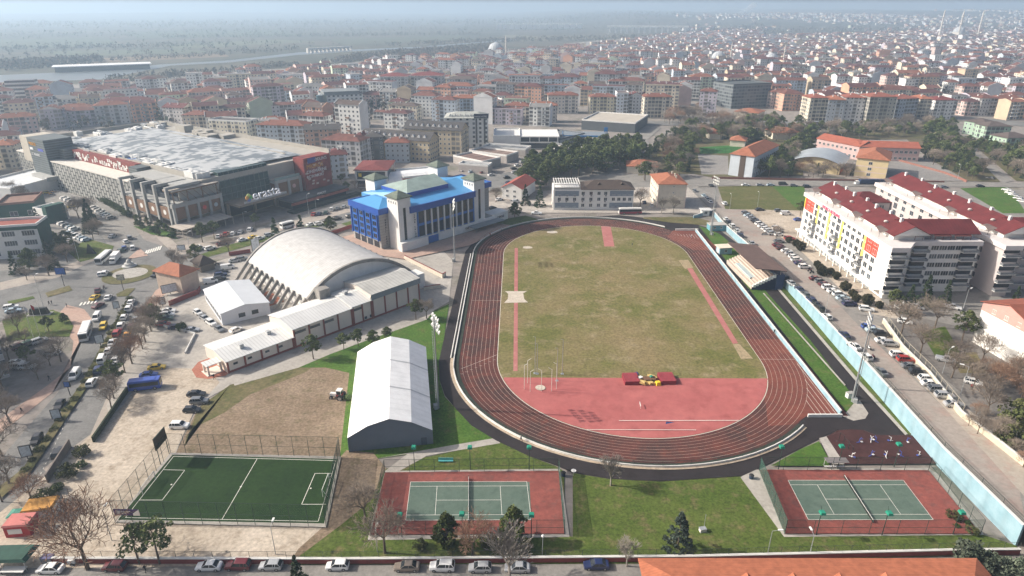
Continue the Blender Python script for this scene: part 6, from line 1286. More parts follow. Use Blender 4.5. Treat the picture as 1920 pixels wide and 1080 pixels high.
# looser suburbs climbing the far ridge
hill_houses = []
while len(hill_houses) < 900:
    x, y = rt.uniform(300, 3600), rt.uniform(2700, 5200)
    px = PX((x, y, hill(x, y)))
    if 1270 < px[0] < 1960 and (math.sin(x*.004)+math.sin(y*.003+x*.001)+rt.gauss(0, .7) > -.2): hill_houses.append((x, y, rt.uniform(11, 22), rt.uniform(9, 14), rt.choice((6, 9, 12)), rt.uniform(0, 3.1), rt.choices(range(9), WW_)[0], rt.choices(range(5), RW)[0], 'hip'))
houses.sort(key=lambda h: h[1]*h[1]+.35*h[0]*h[0])
NEARH = 300-70
def house_mesh(m, h, mats_off, r_off, local_=True, zb=0):
    x, y, w, d, H, a, wi, ri, kind = h
    cx, cy, an = (0, 0, 0) if local_ else (x, y, a); c, s = math.cos(an), math.sin(an)
    T = lambda X, Y, Z: (cx+X*c-Y*s, cy+X*s+Y*c, Z+zb)
    P = [(-w/2, -d/2), (w/2, -d/2), (w/2, d/2), (-w/2, d/2)]; blank = mats_off[1]; u0 = (x*7 % 40)
    for i in range(4):
        p, q = P[i], P[(i+1) % 4]; l = math.hypot(q[0]-p[0], q[1]-p[1]); mi = mats_off[0] if (i % 2 == 0 or kind == 'hip') else blank
        k = round(l/3.3)*3.3 or 3.3
        m.face([T(*p, 0), T(*q, 0), T(*q, H), T(*p, H)], mi, [(0, 0), (k, 0), (k, H-.3), (0, H-.3)])
    e = .55; W, D = w/2+e, d/2+e; rh = min(w, d)*.21
    if kind == 'flat':
        E = [T(-W, -D, H), T(W, -D, H), T(W, D, H), T(-W, D, H)]; Q = [T(-W, -D, H+.9), T(W, -D, H+.9), T(W, D, H+.9), T(-W, D, H+.9)]
        m.mesh(E+Q, [(0, 1, 5, 4), (1, 2, 6, 5), (2, 3, 7, 6), (3, 0, 4, 7), (3, 2, 1, 0)], blank); m.mesh(Q, [(0, 1, 2, 3)], r_off+(4-ri if r_off == 18+ri else 0)); rh = .9
    elif kind == 'hip':
        k = min(W, D)*.95
        A, B = ((-W+k, 0), (W-k, 0)) if w >= d else ((0, -D+k), (0, D-k))
        E = [T(-W, -D, H), T(W, -D, H), T(W, D, H), T(-W, D, H), T(*A, H+rh), T(*B, H+rh)]
        m.mesh(E, [(0, 1, 5, 4), (1, 2, 5), (2, 3, 4, 5), (3, 0, 4)] if w >= d else [(0, 1, 4), (1, 2, 5, 4), (2, 3, 5), (3, 0, 4, 5)], r_off); m.mesh(E[:4], [(3, 2, 1, 0)], blank)
    else:
        rh = d*.2 if kind == 'gable' else d*.11; ov = .05
        E = [T(-w/2-ov, -D, H-.1), T(w/2+ov, -D, H-.1), T(w/2+ov, D, H-.1), T(-w/2-ov, D, H-.1), T(-w/2-ov, 0, H+rh), T(w/2+ov, 0, H+rh)]
        m.mesh(E, [(0, 1, 5, 4), (2, 3, 4, 5)], r_off); m.mesh(E[:4], [(3, 2, 1, 0)], blank)
        for sg in (-1, 1): # party walls rise a little above the roof
            X = sg*w/2; t = .18
            V = [T(X-t, yy, zz) for yy, zz in ((-d/2, H), (d/2, H), (d/2, H+.5), (0, H+rh+.55), (-d/2, H+.5))]+[T(X+t, yy, zz) for yy, zz in ((-d/2, H), (d/2, H), (d/2, H+.5), (0, H+rh+.55), (-d/2, H+.5))]
            m.mesh(V, [(0, 1, 2, 3, 4), (9, 8, 7, 6, 5), (2, 7, 8, 3), (3, 8, 9, 4)], blank)
    if not local_:   # chimneys, tanks and stair heads
        for q in range(rt.randint(0, 2)):
            X, Y, S_ = rt.uniform(-w*.38, w*.38), rt.uniform(-d*.25, d*.25), rt.uniform(.4, .8); V = [T(X+a*S_, Y+b*S_, H+z) for z in (.5, rh+rt.uniform(.6, 1.6)) for a, b in ((-1, -1), (1, -1), (1, 1), (-1, 1))]; m.mesh(V, [(4, 5, 6, 7), (0, 1, 5, 4), (1, 2, 6, 5), (2, 3, 7, 6), (3, 0, 4, 7)], 5)
    return rh
balm = MB(); balm.b3(-1.4, 1.4, -1.0, 0, 0, .16); balm.b3(-1.4, 1.4, -1.0, -.92, .16, .95); balm.b3(-1.4, -1.32, -.92, 0, .16, .95); balm.b3(1.32, 1.4, -.92, 0, .16, .95)
BALD = [balm.data('balcony', x) for x in (white_w, M('balcony_grey', (.25, .26, .27), .7), M('balcony_brown', (.26, .17, .12), .8))]
NUMW = {2: 'two', 3: 'three', 4: 'four', 5: 'five', 6: 'six', 7: 'seven', 8: 'eight', 9: 'nine'}
for i, h in enumerate(houses[:NEARH]):
    x, y, w, d, H, a, wi, ri, kind = h; wn = WALLC[wi][0]; st = max(2, round((H-.6)/3))
    desc = f'{wn} {NUMW.get(st, "nine")} storey house, {TR[ri][0]} {dict(hip="hip", flat="flat").get(kind, "gabled")} roof,'
    if i < 130:
        o = thing('town_house', None, '', (x, y, 0), a); m, r = MB(), MB()
        t = MB(); house_mesh(t, h, (0, 1), 2)
        for f, mi, uv in zip(t.f, t.m, t.uv): (r if mi == 2 else m).face([t.v[q] for q in f], 0 if mi == 2 else mi, uv)
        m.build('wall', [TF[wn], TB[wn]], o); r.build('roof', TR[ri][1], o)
        for k in range(rt.randint(1, 3)): link('chimney', chd, o, (rt.uniform(-w*.35, w*.35), rt.uniform(-d*.2, d*.2), H+.5))
        bd = rt.choice(BALD); cols = rt.sample([-w/4, 0, w/4], rt.randint(1, 2))
        for z in range(1, st):
            for u in cols: link('balcony', bd, o, (u, -d/2, z*3.0)); 
            if rt.random() < .5: link('balcony', bd, o, (cols[0], d/2, z*3.0), R(180))
    else:
        m = MB(); house_mesh(m, h, (0, 1), 2); o = m.build('town_house', [TF[wn], TB[wn], TR[ri][1]], None, (x, y, 0), a)
    AUTO.append((o, desc, 'house', 'town houses', kind))
sm = MB(); mats = []
for n, _ in WALLC: mats += [TF[n], TB[n]]
mats += [t[1] for t in TR]
for h in houses[NEARH:]: house_mesh(sm, h, (h[6]*2, h[6]*2+1), 18+h[7], False)
for h in hill_houses: house_mesh(sm, h, (h[6]*2, h[6]*2+1), 18+h[7], False, hill(h[0], h[1])-.5)
so_ = sm.build('distant_houses', mats); tag(so_, 'dense mass of small red roofed houses filling the town to the ridge', 'houses', None, 'stuff')
print('houses', len(houses), 'hill', len(hill_houses))
# woods and hedgerows on the plain, bare in winter: one mass nobody could count
fw = [M('far_wood_brown', (.105, .085, .065), .95, .25, .01, world=True), M('far_wood_dark', (.04, .055, .035), .95, .25, .01, world=True), M('far_wood_grey', (.14, .12, .10), .95, .2, .01, world=True)]
wb = MB(); rw = random.Random(5)
def wood(poly, n, mi, h=(7, 13), q=10):
    xs = [p[0] for p in poly]; ys = [p[1] for p in poly]; k = 0; W3 = [G(*p) for p in poly]; ax = [p.x for p in W3]; ay = [p.y for p in W3]; P = [(p.x, p.y) for p in W3]
    while k < n:
        x, y = rw.uniform(min(ax), max(ax)), rw.uniform(min(ay), max(ay))
        if not inpoly(x, y, P): continue
        k += 1; H = rw.uniform(*h); z0 = hill(x, y)
        for _ in range(q):
            c = Vector((x+rw.gauss(0, H*.22), y+rw.gauss(0, H*.22), z0+H*rw.uniform(.15, 1))); nx = Vector((rw.gauss(0, 1), rw.gauss(0, 1), rw.gauss(0, .6))).normalized(); ny = nx.orthogonal().normalized(); nz = nx.cross(ny); s = H*rw.uniform(.10, .2)
            wb.face([c+ny*s, c+nz*s, c-ny*s, c-nz*s], rw.choice(mi))
wood([(600, 121), (680, 106), (800, 95), (935, 86), (940, 97), (860, 105), (700, 115)], 1000, [0, 0, 2], (6, 11))
wood([(0, 122), (190, 112), (190, 120), (0, 135)], 260, [0, 1, 2]); wood([(700, 86), (940, 74), (1190, 68), (1190, 76), (935, 80), (740, 88)], 500, [0, 1, 0, 2], (6, 11))
wood([(0, 84), (420, 78), (640, 80), (640, 86), (300, 106), (0, 110)], 170, [0, 1, 2], (6, 11)); wood([(0, 116), (300, 108), (560, 92), (560, 95), (300, 113), (0, 124)], 260, [0, 1, 2], (5, 9)); wood([(0, 92), (430, 84), (430, 86), (0, 95)], 160, [1, 1, 0], (5, 10)); wood([(-50, 60), (500, 55), (1300, 48), (1300, 58), (600, 68), (-50, 76)], 700, [1, 0, 1], (6, 13), 6); wood([(-50, 44), (1300, 38), (1300, 46), (-50, 56)], 1200, [1, 0, 1], (10, 22), 5); wood([(300, 70), (900, 64), (900, 66), (300, 73)], 260, [1, 0], (6, 10))
wood([(200, 150), (400, 134), (560, 121), (560, 125), (400, 142), (210, 162)], 260, [0, 1, 2], (5, 9)); wood([(1150, 82), (1280, 62), (1430, 52), (1430, 60), (1280, 74), (1160, 90)], 420, [0, 1, 2]); wood([(1290, 58), (1960, 56), (1960, 62), (1290, 68)], 500, [1, 0, 2], (8, 14))
wood([(1320, 120), (1960, 95), (1960, 190), (1320, 200)], 420, [0, 1, 2], (7, 12), 14); wood([(30, 240), (600, 150), (1200, 120), (1200, 190), (600, 240), (100, 260)], 420, [0, 1, 2], (7, 12), 14)
tag(wb.build('woodland', fw), 'hazy winter woods and hedgerows along the river and plain', 'woodland', None, 'stuff')
# ---------------------------------------------------------------- walls and fences
blu = M('pale_blue_wall', (.24, .40, .47), .75, .10, .35, c2=(.31, .45, .51), stripes=(1, 5.0, .13)); capw = M('coping_white', (.68, .67, .63), .8, .1); brickw = M('red_brick_wall', (.22, .055, .05), .85, .15, .8); bwall = M('beige_wall', (.52, .46, .36), .85, .12, .4)
W2 = [(p.x, p.y) for p in WB]
zt = lambda p: TZ(p[1])+.55
wall(W2, .4, 4, blu, 'tall pale blue retaining wall below the east street', .12, capw, 'retaining_wall', zt)
fence([(x+.35, y) for x, y in W2], 1.1, 6, 'green railing along the top of the blue retaining wall', netw, postg, 2, 'railing', .05, lambda p: TZ(p[1])+.6)
a, b = G(1304, 435), G(1575, 780); wall([(a.x, a.y), (b.x, b.y)], .3, 1.5, blu, 'low pale blue wall along the home straight', .1, capw, 'trackside_wall')
c_, d_ = G(1309, 433), G(1266, 433); wall([(c_.x, c_.y), (d_.x, d_.y)], .3, .9, capw, 'short white wall at the far end of the sprint lanes', .1, capw)
a, b = G(1578, 783), G(1514, 783); wall([(a.x, a.y), (b.x, b.y)], .3, .9, capw, 'short white wall at the near end of the sprint lanes', .1, capw)
a, b = G(1340, 398), G(1300, 410); wall([(a.x, a.y), (b.x, b.y)], .3, 1.6, blu, 'short pale blue wall stub beside the small gatehouse', .1, capw)
def ringwall(i0, i1, label):
    o = thing('kerb_wall', label, 'wall', (0, 0, 0)); ring('panel', 48.5, 48.78, capw, 0, .7, o, i0, i1); rl = MB(); P = oval(48.6)[i0:i1+1]; pm = MB(); pm.tube((0, 0, .75), (0, 0, 1.9), .045, n=4); pd = pm.data('post', postg); ne = MB()
    for k, (p, q) in enumerate(zip(P, P[1:])):
        rl.tube((*p, 1.85), (*q, 1.85), .035, n=4); ne.face([(*p, .75), (*q, .75), (*q, 1.85), (*p, 1.85)])
        if k % 2 == 0: link('post', pd, o, (*p, 0))
    rl.build('rail', postg, o); ne.build('netting', netw, o)
ringwall(49, 86, 'white kerb wall with green railing round the near bend'); ringwall(12, 48, 'white kerb wall with railing round the far bend'); 
o = thing('kerb_wall', 'white kerb wall along the back straight', 'wall', (0, 0, 0)); ring('panel', 48.5, 48.78, capw, 0, .7, o, 48, 49); ring('panel', 49.5, 49.75, capw, 0, .35, o, 48, 49)
sw = [(-82, 87.2), (-30, 87.05), (32, 87.65), (79.4, 89.1), (91, 89.25)]
wall(sw, .35, 1.2, brickw, 'long dark red wall with white coping along the parked cars', .18, capw, 'street_wall', lambda p: 1.2)
fence([(x, y+.2) for x, y in sw], 1.3, 3.2, 'thin dark fence on the red street wall', netw, postg, 1, 'street_fence', .035, lambda p: 1.36)
# artificial pitch ---------------------------------------------------
pk_ = gp((324, 855), (634, 863), (608, 984), (222, 977)); sheet('concrete_edge', gp((320, 851), (640, 858), (612, 991), (214, 982)), concm)
sheet('artificial_turf', pk_, GM('artificial_turf', [(.013, .036, .008), (.020, .048, .010), (.010, .028, .007)], .10, 1.6, .95, .5)); ZL[0] += .004
ml = MB()
for a, b in (((326, 858), (630, 866)), ((630, 866), (597, 980)), ((597, 980), (236, 973)), ((236, 973), (326, 858)), ((483, 862), (417, 976)), ((306, 883), (347, 884)), ((347, 884), (305, 940)), ((305, 940), (262, 940)), ((624, 890), (591, 890)), ((591, 890), (566, 948)), ((566, 948), (612, 948))): tline(ml, G(*a), G(*b), .11, ZL[0])
for q in ((452, 915), (322, 911), (583, 918)): p = G(*q); ml.face([(p.x+.2*math.cos(t*1.05), p.y+.2*math.sin(t*1.05), ZL[0]+.001) for t in range(6)])
ml.build('pitch_markings', whitep)['kind'] = 'structure'; LAND.append(('green football pitch', G(430, 915).x, G(430, 915).y))
pf = [(p.x, p.y) for p in gp((321, 852), (639, 859), (612, 990), (217, 981), (321, 852))]
fence(pf[:2], 5.5, 3.3, 'tall dark fence between the pitch and the bare earth', netg, postg, 2, 'pitch_fence'); fence(pf[1:3], 5.5, 3.0, 'dense green fence at the pitch end nearest the tennis court', netd, postg, 2, 'pitch_fence'); fence(pf[2:4], 5.5, 3.3, 'tall fence along the near side of the pitch', netg, postg, 2, 'pitch_fence'); fence(pf[3:], 5.5, 3.0, 'tall fence at the pitch end facing the dirt lot', netg, postg, 2, 'pitch_fence')
def goal(p, h, w, label):
    o = thing('goal', label, 'goal', p, h); m = MB(); [m.tube((0, s*w/2, 0), (0, s*w/2, 2.1), .07, n=6) for s in (-1, 1)]; m.tube((0, -w/2, 2.1), (0, w/2, 2.1), .07, n=6); [m.tube((0, s*w/2, 2.1), (1.1, s*w/2, 0), .04, n=4) for s in (-1, 1)]; m.build('goal_frame', white_w, o)
    n_ = MB(); n_.face([(0, -w/2, 2.1), (0, w/2, 2.1), (1.1, w/2, 0), (1.1, -w/2, 0)]); n_.build('goal_net', netw, o)
a, b = G(278, 915), G(612, 918); goal(a+Vector((.3, 0, .15)), math.pi, 5, 'white goal at the pitch end facing the dirt lot'); goal(b, 0, 5, 'white goal at the pitch end by the tennis court')
p = Vector((pf[0][0], pf[0][1])).lerp(Vector((pf[3][0], pf[3][1])), .1); o = thing('scoreboard', 'black scoreboard high on the pitch fence', 'scoreboard', (p.x-.2, p.y, 4.2), hdg((217, 981), (321, 852))); m = MB(); m.b3(-2.2, 2.2, -.12, .12, 0, 2.8); m.build('screen', M('screen_black', (.008, .008, .01), .3), o); m = MB(); m.b3(-2.3, 2.3, -.1, .1, 2.8, 2.95); [m.tube((x, 0, -4), (x, 0, 0), .08) for x in (-1.8, 1.8)]; m.build('stand', postg, o)
p = Vector((pf[3][0], pf[3][1], 0)); q = Vector((pf[2][0], pf[2][1], 0)); d = (q-p).normalized(); o = thing('banner', 'purple and white banner on the pitch fence corner', 'banner', p+d*.4+Vector((0, -.12, 2.1)), math.atan2(d.y, d.x)); m = MB(); m.b3(0, 4.9, -.03, .02, 0, 1.5); m.build('sheet', M('banner_purple', (.055, .025, .11), .6), o); m = MB(); m.mesh([(3.6, -.035, .5), (4.9, -.035, 1.5), (4.9, -.035, 0), (3.6, -.035, 0)], [(0, 3, 2, 1)]); [m.b3(.5, x, -.045, -.03, z, z+.13) for x, z in ((3.2, .95), (2.8, .7), (2.3, .45))]; m.build('white_print', white_w, o)
# tennis courts ------------------------------------------------------
cr = GM('court_red', [(.20, .062, .052), (.27, .082, .066), (.15, .07, .062)], .16, 1.2, .85, .45, bump=.1); cg_ = GM('court_green', [(.088, .130, .104), (.112, .155, .124), (.075, .112, .092)], .2, 1.2, .85, .25, bump=.1)
for i, (red, crt, nm) in enumerate([(((722, 888), (1047, 885), (1058, 1003), (695, 1005)), ((770, 906), (993, 906), (996, 977), (761, 978)), 'tennis court by the tented hall'), (((1423, 883), (1740, 884), (1838, 1003), (1471, 1003)), ((1477, 903), (1692, 903), (1749, 977), (1515, 977)), 'tennis court by the blue wall')]):
    sheet('court_surface', gp(*red), cr); c = gp(*crt); sheet('court_surface', c, cg_); ZL[0] += .004; mm = MB()
    BL, TL_ = c[3], c[0]; ux = (c[2]-c[3]).normalized(); uy = (c[0]-c[3]).normalized(); Lx, Ly = (c[2]-c[3]).length, (c[0]-c[3]).length
    Q = lambda a, b: BL+ux*(a*Lx)+uy*(b*Ly)
    for a, b in (((0, 0), (1, 0)), ((0, 1), (1, 1)), ((0, 0), (0, 1)), ((1, 0), (1, 1)), ((0, .125), (1, .125)), ((0, .875), (1, .875)), ((.231, .125), (.231, .875)), ((.769, .125), (.769, .875)), ((.231, .5), (.769, .5))): tline(mm, Q(*a), Q(*b), .075, ZL[0])
    mm.build('court_markings', whitep)['kind'] = 'structure'
    p, q = Q(.5, -.08), Q(.5, 1.08); o = thing('tennis_net', 'dark net across the '+nm, 'tennis net', p, math.atan2(q.y-p.y, q.x-p.x)); l = (q-p).length; m = MB(); m.b3(0, l, -.02, .02, .05, .92); m.build('netting', netm(f'tennis_mesh_{i}', (.03, .035, .03), .55), o); m = MB(); m.b3(0, l, -.025, .025, .94, 1.0); m.build('band', white_w, o); m = MB(); [m.tube((x, 0, 0), (x, 0, 1.1), .06) for x in (0, l)]; m.build('post', postg, o)
    LAND.append((nm, Q(.5, .5).x, Q(.5, .5).y))
    r = gp(*red); f = [(v.x, v.y) for v in r]
    fence([f[0], f[1]], 3.6, 5.2, 'fence along the far side of the '+nm, netg, postg, 2, 'court_fence'); fence([f[1], f[2]], 3.6, 4, 'dense green fence at the east end of the '+nm if i == 0 else 'open fence at the east end of the '+nm, netd if i == 0 else netg, postg, 2, 'court_fence'); fence([f[2], f[3]], 3.6, 5.2, 'fence along the near side of the '+nm, netg, postg, 2, 'court_fence'); fence([f[3], f[0]], 3.6, 4, 'dense green fence at the west end of the '+nm, netd, postg, 2, 'court_fence')
for (px, f, lb) in (((778, 882), 180, 'green court light at the far corner near the tented hall'), ((882, 882), 180, 'green court light at the far middle of the first court'), ((992, 882), 180, 'green court light at the far corner near the running path'), ((754, 1008), 0, 'green court light on the near side by the leaning bare tree'), ((868, 1006), 0, 'green court light between the two round evergreens'), ((996, 1008), 0, 'green court light beyond the second round evergreen'),
                    ((1459, 881), 180, 'green court light at the far corner by the grass triangle'), ((1570, 880), 180, 'green court light between grass triangle and exercise yard'), ((1676, 876), 180, 'green court light standing in the exercise yard'), ((1530, 1004), 0, 'green court light nearest the dense west fence of the second court'), ((1653, 1005), 0, 'green court light near the middle of the second court'), ((1786, 1003), 0, 'green court light at the corner under the blue wall')): court_light(px, 5.8, lb, R(f))
# masts ---------------------------------------------------------------
mast((853, 491), 23, 'pale floodlight mast between the blue building and the track', 0, R(0)); mast((822, 766), 23.5, 'grey floodlight mast beside the white tented hall', 0, R(25)); mast((1597, 754), 22.5, 'leaning looking grey floodlight mast by the near end of the home straight', 1, R(160)); mast((1332, 441), 24, 'floodlight mast by the turquoise hut at the far bend', 1, R(195))
# hammer cage poles and training gear ----------------------------------
for i, (b, t) in enumerate((((983, 731), 685), ((989, 720), 676), ((994, 736), 697), ((1015, 735), 695), ((1034, 735), 693), ((1043, 731), 683))):
    p = G(*b); o = thing('cage_pole', f'{["slim","slim","short","thin","short","slim"][i]} white cage pole, {ORD[i] or "first "}of the ring round the throwing circle', 'pole', p, 0, 'throwing cage poles'); m = MB(); h = HT(b[0], b[1], t); m.tube((0, 0, 0), (0, 0, h), .06, n=6); m.build('pole', whitep, o); m = MB(); m.tube((0, 0, h), (.9 if i < 3 else -.9, .3, h+.4), .05, n=4); m.build('bracket', whitep, o)
for i, (b, t) in enumerate((((1003, 701), 632), ((1007, 702), 645), ((1054, 702), 637), ((1044, 715), 653))):
    p = G(*b); o = thing('cage_pole', f'{["tallest paired","second paired","tall single","leaning single"][i]} steel pole behind the throwing circle', 'pole', p, 0, 'throwing cage poles'); m = MB(); h = HT(b[0], b[1], t); m.tube((0, 0, 0), (0, 0, h), .09, .06, n=6); m.build('pole', chrome, o); m = MB(); m.tube((0, 0, h), (-.7, 0, h+.1), .05, n=4); m.box(0, 0, 0, .8, .8, .25); m.build('base', chrome, o)
p = G(1013, 729); sheet('throwing_circle', [(p.x+1.3*math.cos(t*.26), p.y+1.3*math.sin(t*.26)) for t in range(24)], MATS['pit_sand'])
mat_r = M('mat_cover', (.21, .022, .035), .6, .1)
for i, (q, lb) in enumerate(((G(1183, 716), 'worn dark red landing mat with torn cover'), (G(1250, 715), 'intact dark red landing mat at the end of the pile'))):
    o = thing('landing_mat', lb, 'landing mat', q, R(2)); m = MB(); m.box(0, .3, .05, 4.0, 4.6, 1.15, taper=.96); m.build('cushion', mat_r, o); m = MB(); m.box(0, .3, 1.2, 3.9, 4.5, .1); m.build('cover', M('mat_top', (.27, .045, .055), .6, .15), o)
q = G(1216, 718); o = thing('foam_pile', 'heap of yellow foam with brown sheet between the landing mats', 'foam pile', q, 0); m = MB(); rr = random.Random(3)
for k in range(14): m.box(rr.uniform(-2.6, 1.6), rr.uniform(-1.2, 2.2), rr.uniform(0, .7), rr.uniform(.8, 2), rr.uniform(.6, 1.6), rr.uniform(.3, .6), rr.uniform(0, 3))
m.build('foam', M('foam_yellow', (.56, .40, .15), .8, .2, 1), o); m = MB(); m.box(.2, .4, 1.15, 3.2, 1.8, .12, .1); m.build('brown_sheet', M('brown_sheet', (.16, .085, .05), .8), o); m = MB(); m.box(2.2, -1.1, 0, 1.4, 1.5, 1.1, .2, taper=.7); m.build('bright_block', M('foam_bright', (.75, .5, .03), .7), o); m = MB(); m.box(-2.2, .8, 1.0, 1.5, .9, .3, .6); m.build('white_sack', white_w, o); m = MB(); m.box(.8, .9, 1.25, .7, .7, .4, .4); m.build('green_bag', M('bag_green', (.05, .25, .17), .7), o)
q = G(1192, 702); o = thing('tarpaulin', 'crumpled blue tarpaulin behind the torn landing mat', 'tarpaulin', q, 0); m = MB(); [m.box(rr.uniform(-1.2, 1.2), rr.uniform(-.4, .4), 0, rr.uniform(.5, 1.2), .8, rr.uniform(.3, .7), rr.uniform(0, 3), taper=.5) for k in range(6)]; m.build('cloth', M('tarp_blue', (.03, .06, .22), .5), o)
q = G(1201, 768); o = thing('hurdle_rack', 'low hurdle frame with long shadow on the red apron', 'hurdle', q, R(88)); m = MB(); m.b3(-.0, 1.9, -.05, .05, .95, 1.1); [m.tube((x, 0, 0), (x, 0, .95), .04) for x in (0, 1, 1.9)]; [m.tube((x, -.4, .03), (x, .4, .03), .04) for x in (0, 1.9)]; m.build('frame', white_w, o)
q = G(1256, 800); o = thing('vault_box', 'pole vault box with blue lid at the apron edge', 'vault box', q, R(4)); m = MB(); m.mesh([(-1, .4, .05), (-.5, 1.4, .05), (-.5, 1.4, .5), (2.2, 1.3, .12)], [(0, 3, 2), (0, 1, 2), (1, 3, 2)]); m.build('lid', M('lid_blue', (.04, .08, .22), .5), o); m = MB(); m.b3(-.3, .25, -.9, .7, .0, .12); m.build('trough', dark, o); m = MB(); m.box(-1.1, .1, 0, .8, 1.4, .12, .2); m.build('slab', concw, o)
sheet('apron_lines', gp((1160, 790.6), (1385, 790.2), (1385, 791), (1160, 791.4)), whitep); sheet('apron_lines', gp((1100, 807.6), (1305, 808.2), (1305, 808.9), (1100, 808.3)), whitep)
# exercise yard ---------------------------------------------------------
sheet('exercise_yard', gp((1549, 821), (1571, 809.5), (1593, 807.5), (1618, 809), (1640, 818), (1716, 819), (1757, 872), (1583, 873)), maroon)
sheet('footpath', gp((1535, 824), (1549, 821), (1583, 873), (1560, 874)), concm); sheet('lawn', gp((1445, 876), (1500, 845), (1535, 830), (1556, 868), (1553, 876)), grassb)
sheet('kerb_line', gp((1440, 524), (1444, 523), (1614, 720), (1702, 816), (1696, 818), (1608, 722)), concm); sheet('lawn', gp((1445, 523), (1459, 523), (1515, 587), (1582, 666), (1629, 719), (1711, 816), (1703, 818), (1615, 720)), grass); sheet('kerb_line', gp((1430, 552), (1432, 551), (1585, 724), (1583, 726)), concm)
ebl = M('exercise_blue', (.06, .10, .36), .5); ewh = M('exercise_white', (.72, .71, .70), .5)
def exer(px, k, lb):
    o = thing('exercise_machine', lb, 'exercise machine', G(*px), k*1.1, 'outdoor exercise machines'); m = MB(); m.tube((0, 0, 0), (0, 0, 1.5), .08); m.tube((-.6, 0, .5), (.6, 0, .7), .06); m.tube((0, 0, 1.4), (.5, .3, 1.7), .05); m.tube((0, 0, 1.4), (.5, -.3, 1.7), .05); m.build('frame', [ebl, ewh][k % 2], o)
    m = MB(); m.box(.55, 0, .65, .45, .42, .1); m.box(-.6, .2, .25, .35, .18, .08); m.box(-.6, -.2, .25, .35, .18, .08); m.build('seat', [ewh, ebl][k % 2], o); m = MB(); m.box(0, 0, 0, .7, .5, .08); m.build('base', ewh, o)
for i, (px, lb) in enumerate((((1610, 833), 'pale twin walker nearest the pull up bars'), ((1632, 831), 'blue stepper in the far row, left of its twin'), ((1641, 831), 'blue stepper in the far row beside another stepper'), ((1669, 830), 'bulky blue machine in the far row'), ((1700, 831), 'white low machine by the blue bin'), ((1596, 860), 'blue machine nearest the footpath in the near row'), ((1632, 858), 'tall blue and white machine in the near row'), ((1660, 860), 'blue machine in the middle of the near row'), ((1688, 858), 'white machine beside the yard light'), ((1722, 857), 'white machine with long arms under the blue wall'))): exer(px, i, lb)
o = thing('pull_up_bars', 'black stepped pull up bars at the corner of the exercise yard', 'pull up bars', G(1572, 829), R(-75)); m = MB()
for x0, h in ((0, 2.6), (1.6, 2.2), (3.0, 1.8)): [m.tube((x0+d, 0, 0), (x0+d, 0, h), .05) for d in (0, 1.3)]; m.tube((x0, 0, h), (x0+1.3, 0, h), .04)
m.build('frame', dark, o)
def bin_(px, c, lb, name='litter_bin'): o = thing(name, lb, 'bin', G(*px), 0); m = MB(); m.lathe([(.4, 0), (.5, .9), (.52, 1.0)], 10); m.build('body', M('bin_'+c, {'blue': (.03, .10, .30), 'dark': (.03, .05, .09), 'grey': (.3, .31, .32)}[c], .5), o); m = MB(); m.lathe([(.54, 1.0), (.4, 1.15), (.1, 1.2)], 10); m.build('lid', dark, o)
bin_((1714, 818), 'blue', 'blue bin at the corner of the exercise yard'); bin_((1408, 898), 'dark', 'dark blue bin at the corner of the second court'); bin_((1056, 893), 'dark', 'dark bin at the corner of the first court')
o = thing('umpire_shelter', 'grey roofed player shelter on the far side of the second court', 'shelter', G(1548, 884), 0); m = MB(); m.b3(0, 4.6, 0, 1.8, 2.2, 2.3); m.build('roof', M('shelter_grey', (.22, .20, .20), .6), o); m = MB(); m.b3(.2, 4.4, 1.0, 1.3, .4, .5); [m.tube((x, 1.5, 0), (x, 1.5, 2.2), .05) for x in (.2, 2.3, 4.4)]; m.build('bench', ewh, o)
for i, x in enumerate((829, 843)): o = thing('garden_bench', ['turquoise bench on the lawn nearer the tented hall', 'turquoise bench on the lawn nearer the court light'][i], 'bench', G(x, 867), 0, 'lawn benches'); m = MB(); m.b3(-.8, .8, -.25, .25, .42, .5); m.build('seat', M('bench_turq', (.10, .42, .42), .6), o); m = MB(); m.b3(-.8, .8, .25, .32, .5, 1.0); m.build('backrest', MATS['bench_turq'], o); m = MB(); [m.b3(q-.04, q+.04, -.2, .2, 0, .42) for q in (-.6, .6)]; m.build('leg', dark, o)
o = thing('white_cabinet', 'small white electric cabinet on the lawn by the fir', 'cabinet', G(1317, 997), R(10)); m = MB(); m.box(0, 0, 0, 1.2, .8, .8); m.build('body', ewh, o); m = MB(); m.box(0, 0, .8, 1.3, .9, .08); m.tube((.5, .5, 0), (.5, .5, 3.6), .05); m.build('lid', chrome, o)
o = thing('white_cabinet', 'white cabinet at the foot of the near floodlight mast', 'cabinet', G(1592, 746), R(10)); m = MB(); m.box(0, 0, 0, 1.6, 1.1, 1.5); m.build('body', ewh, o); m = MB(); m.box(0, 0, 1.5, 1.75, 1.25, .1); m.build('lid', concw, o)
o = thing('round_sign', 'white round sign on a post beside the black path', 'sign', G(1075, 893), 0); m = MB(); m.tube((0, 0, 0), (0, 0, 1.4), .05); m.build('post', chrome, o); m = MB(); m.lathe([(.5, 1.4), (.55, 1.5), (.1, 1.55)], 12); m.build('disc', white_w, o)
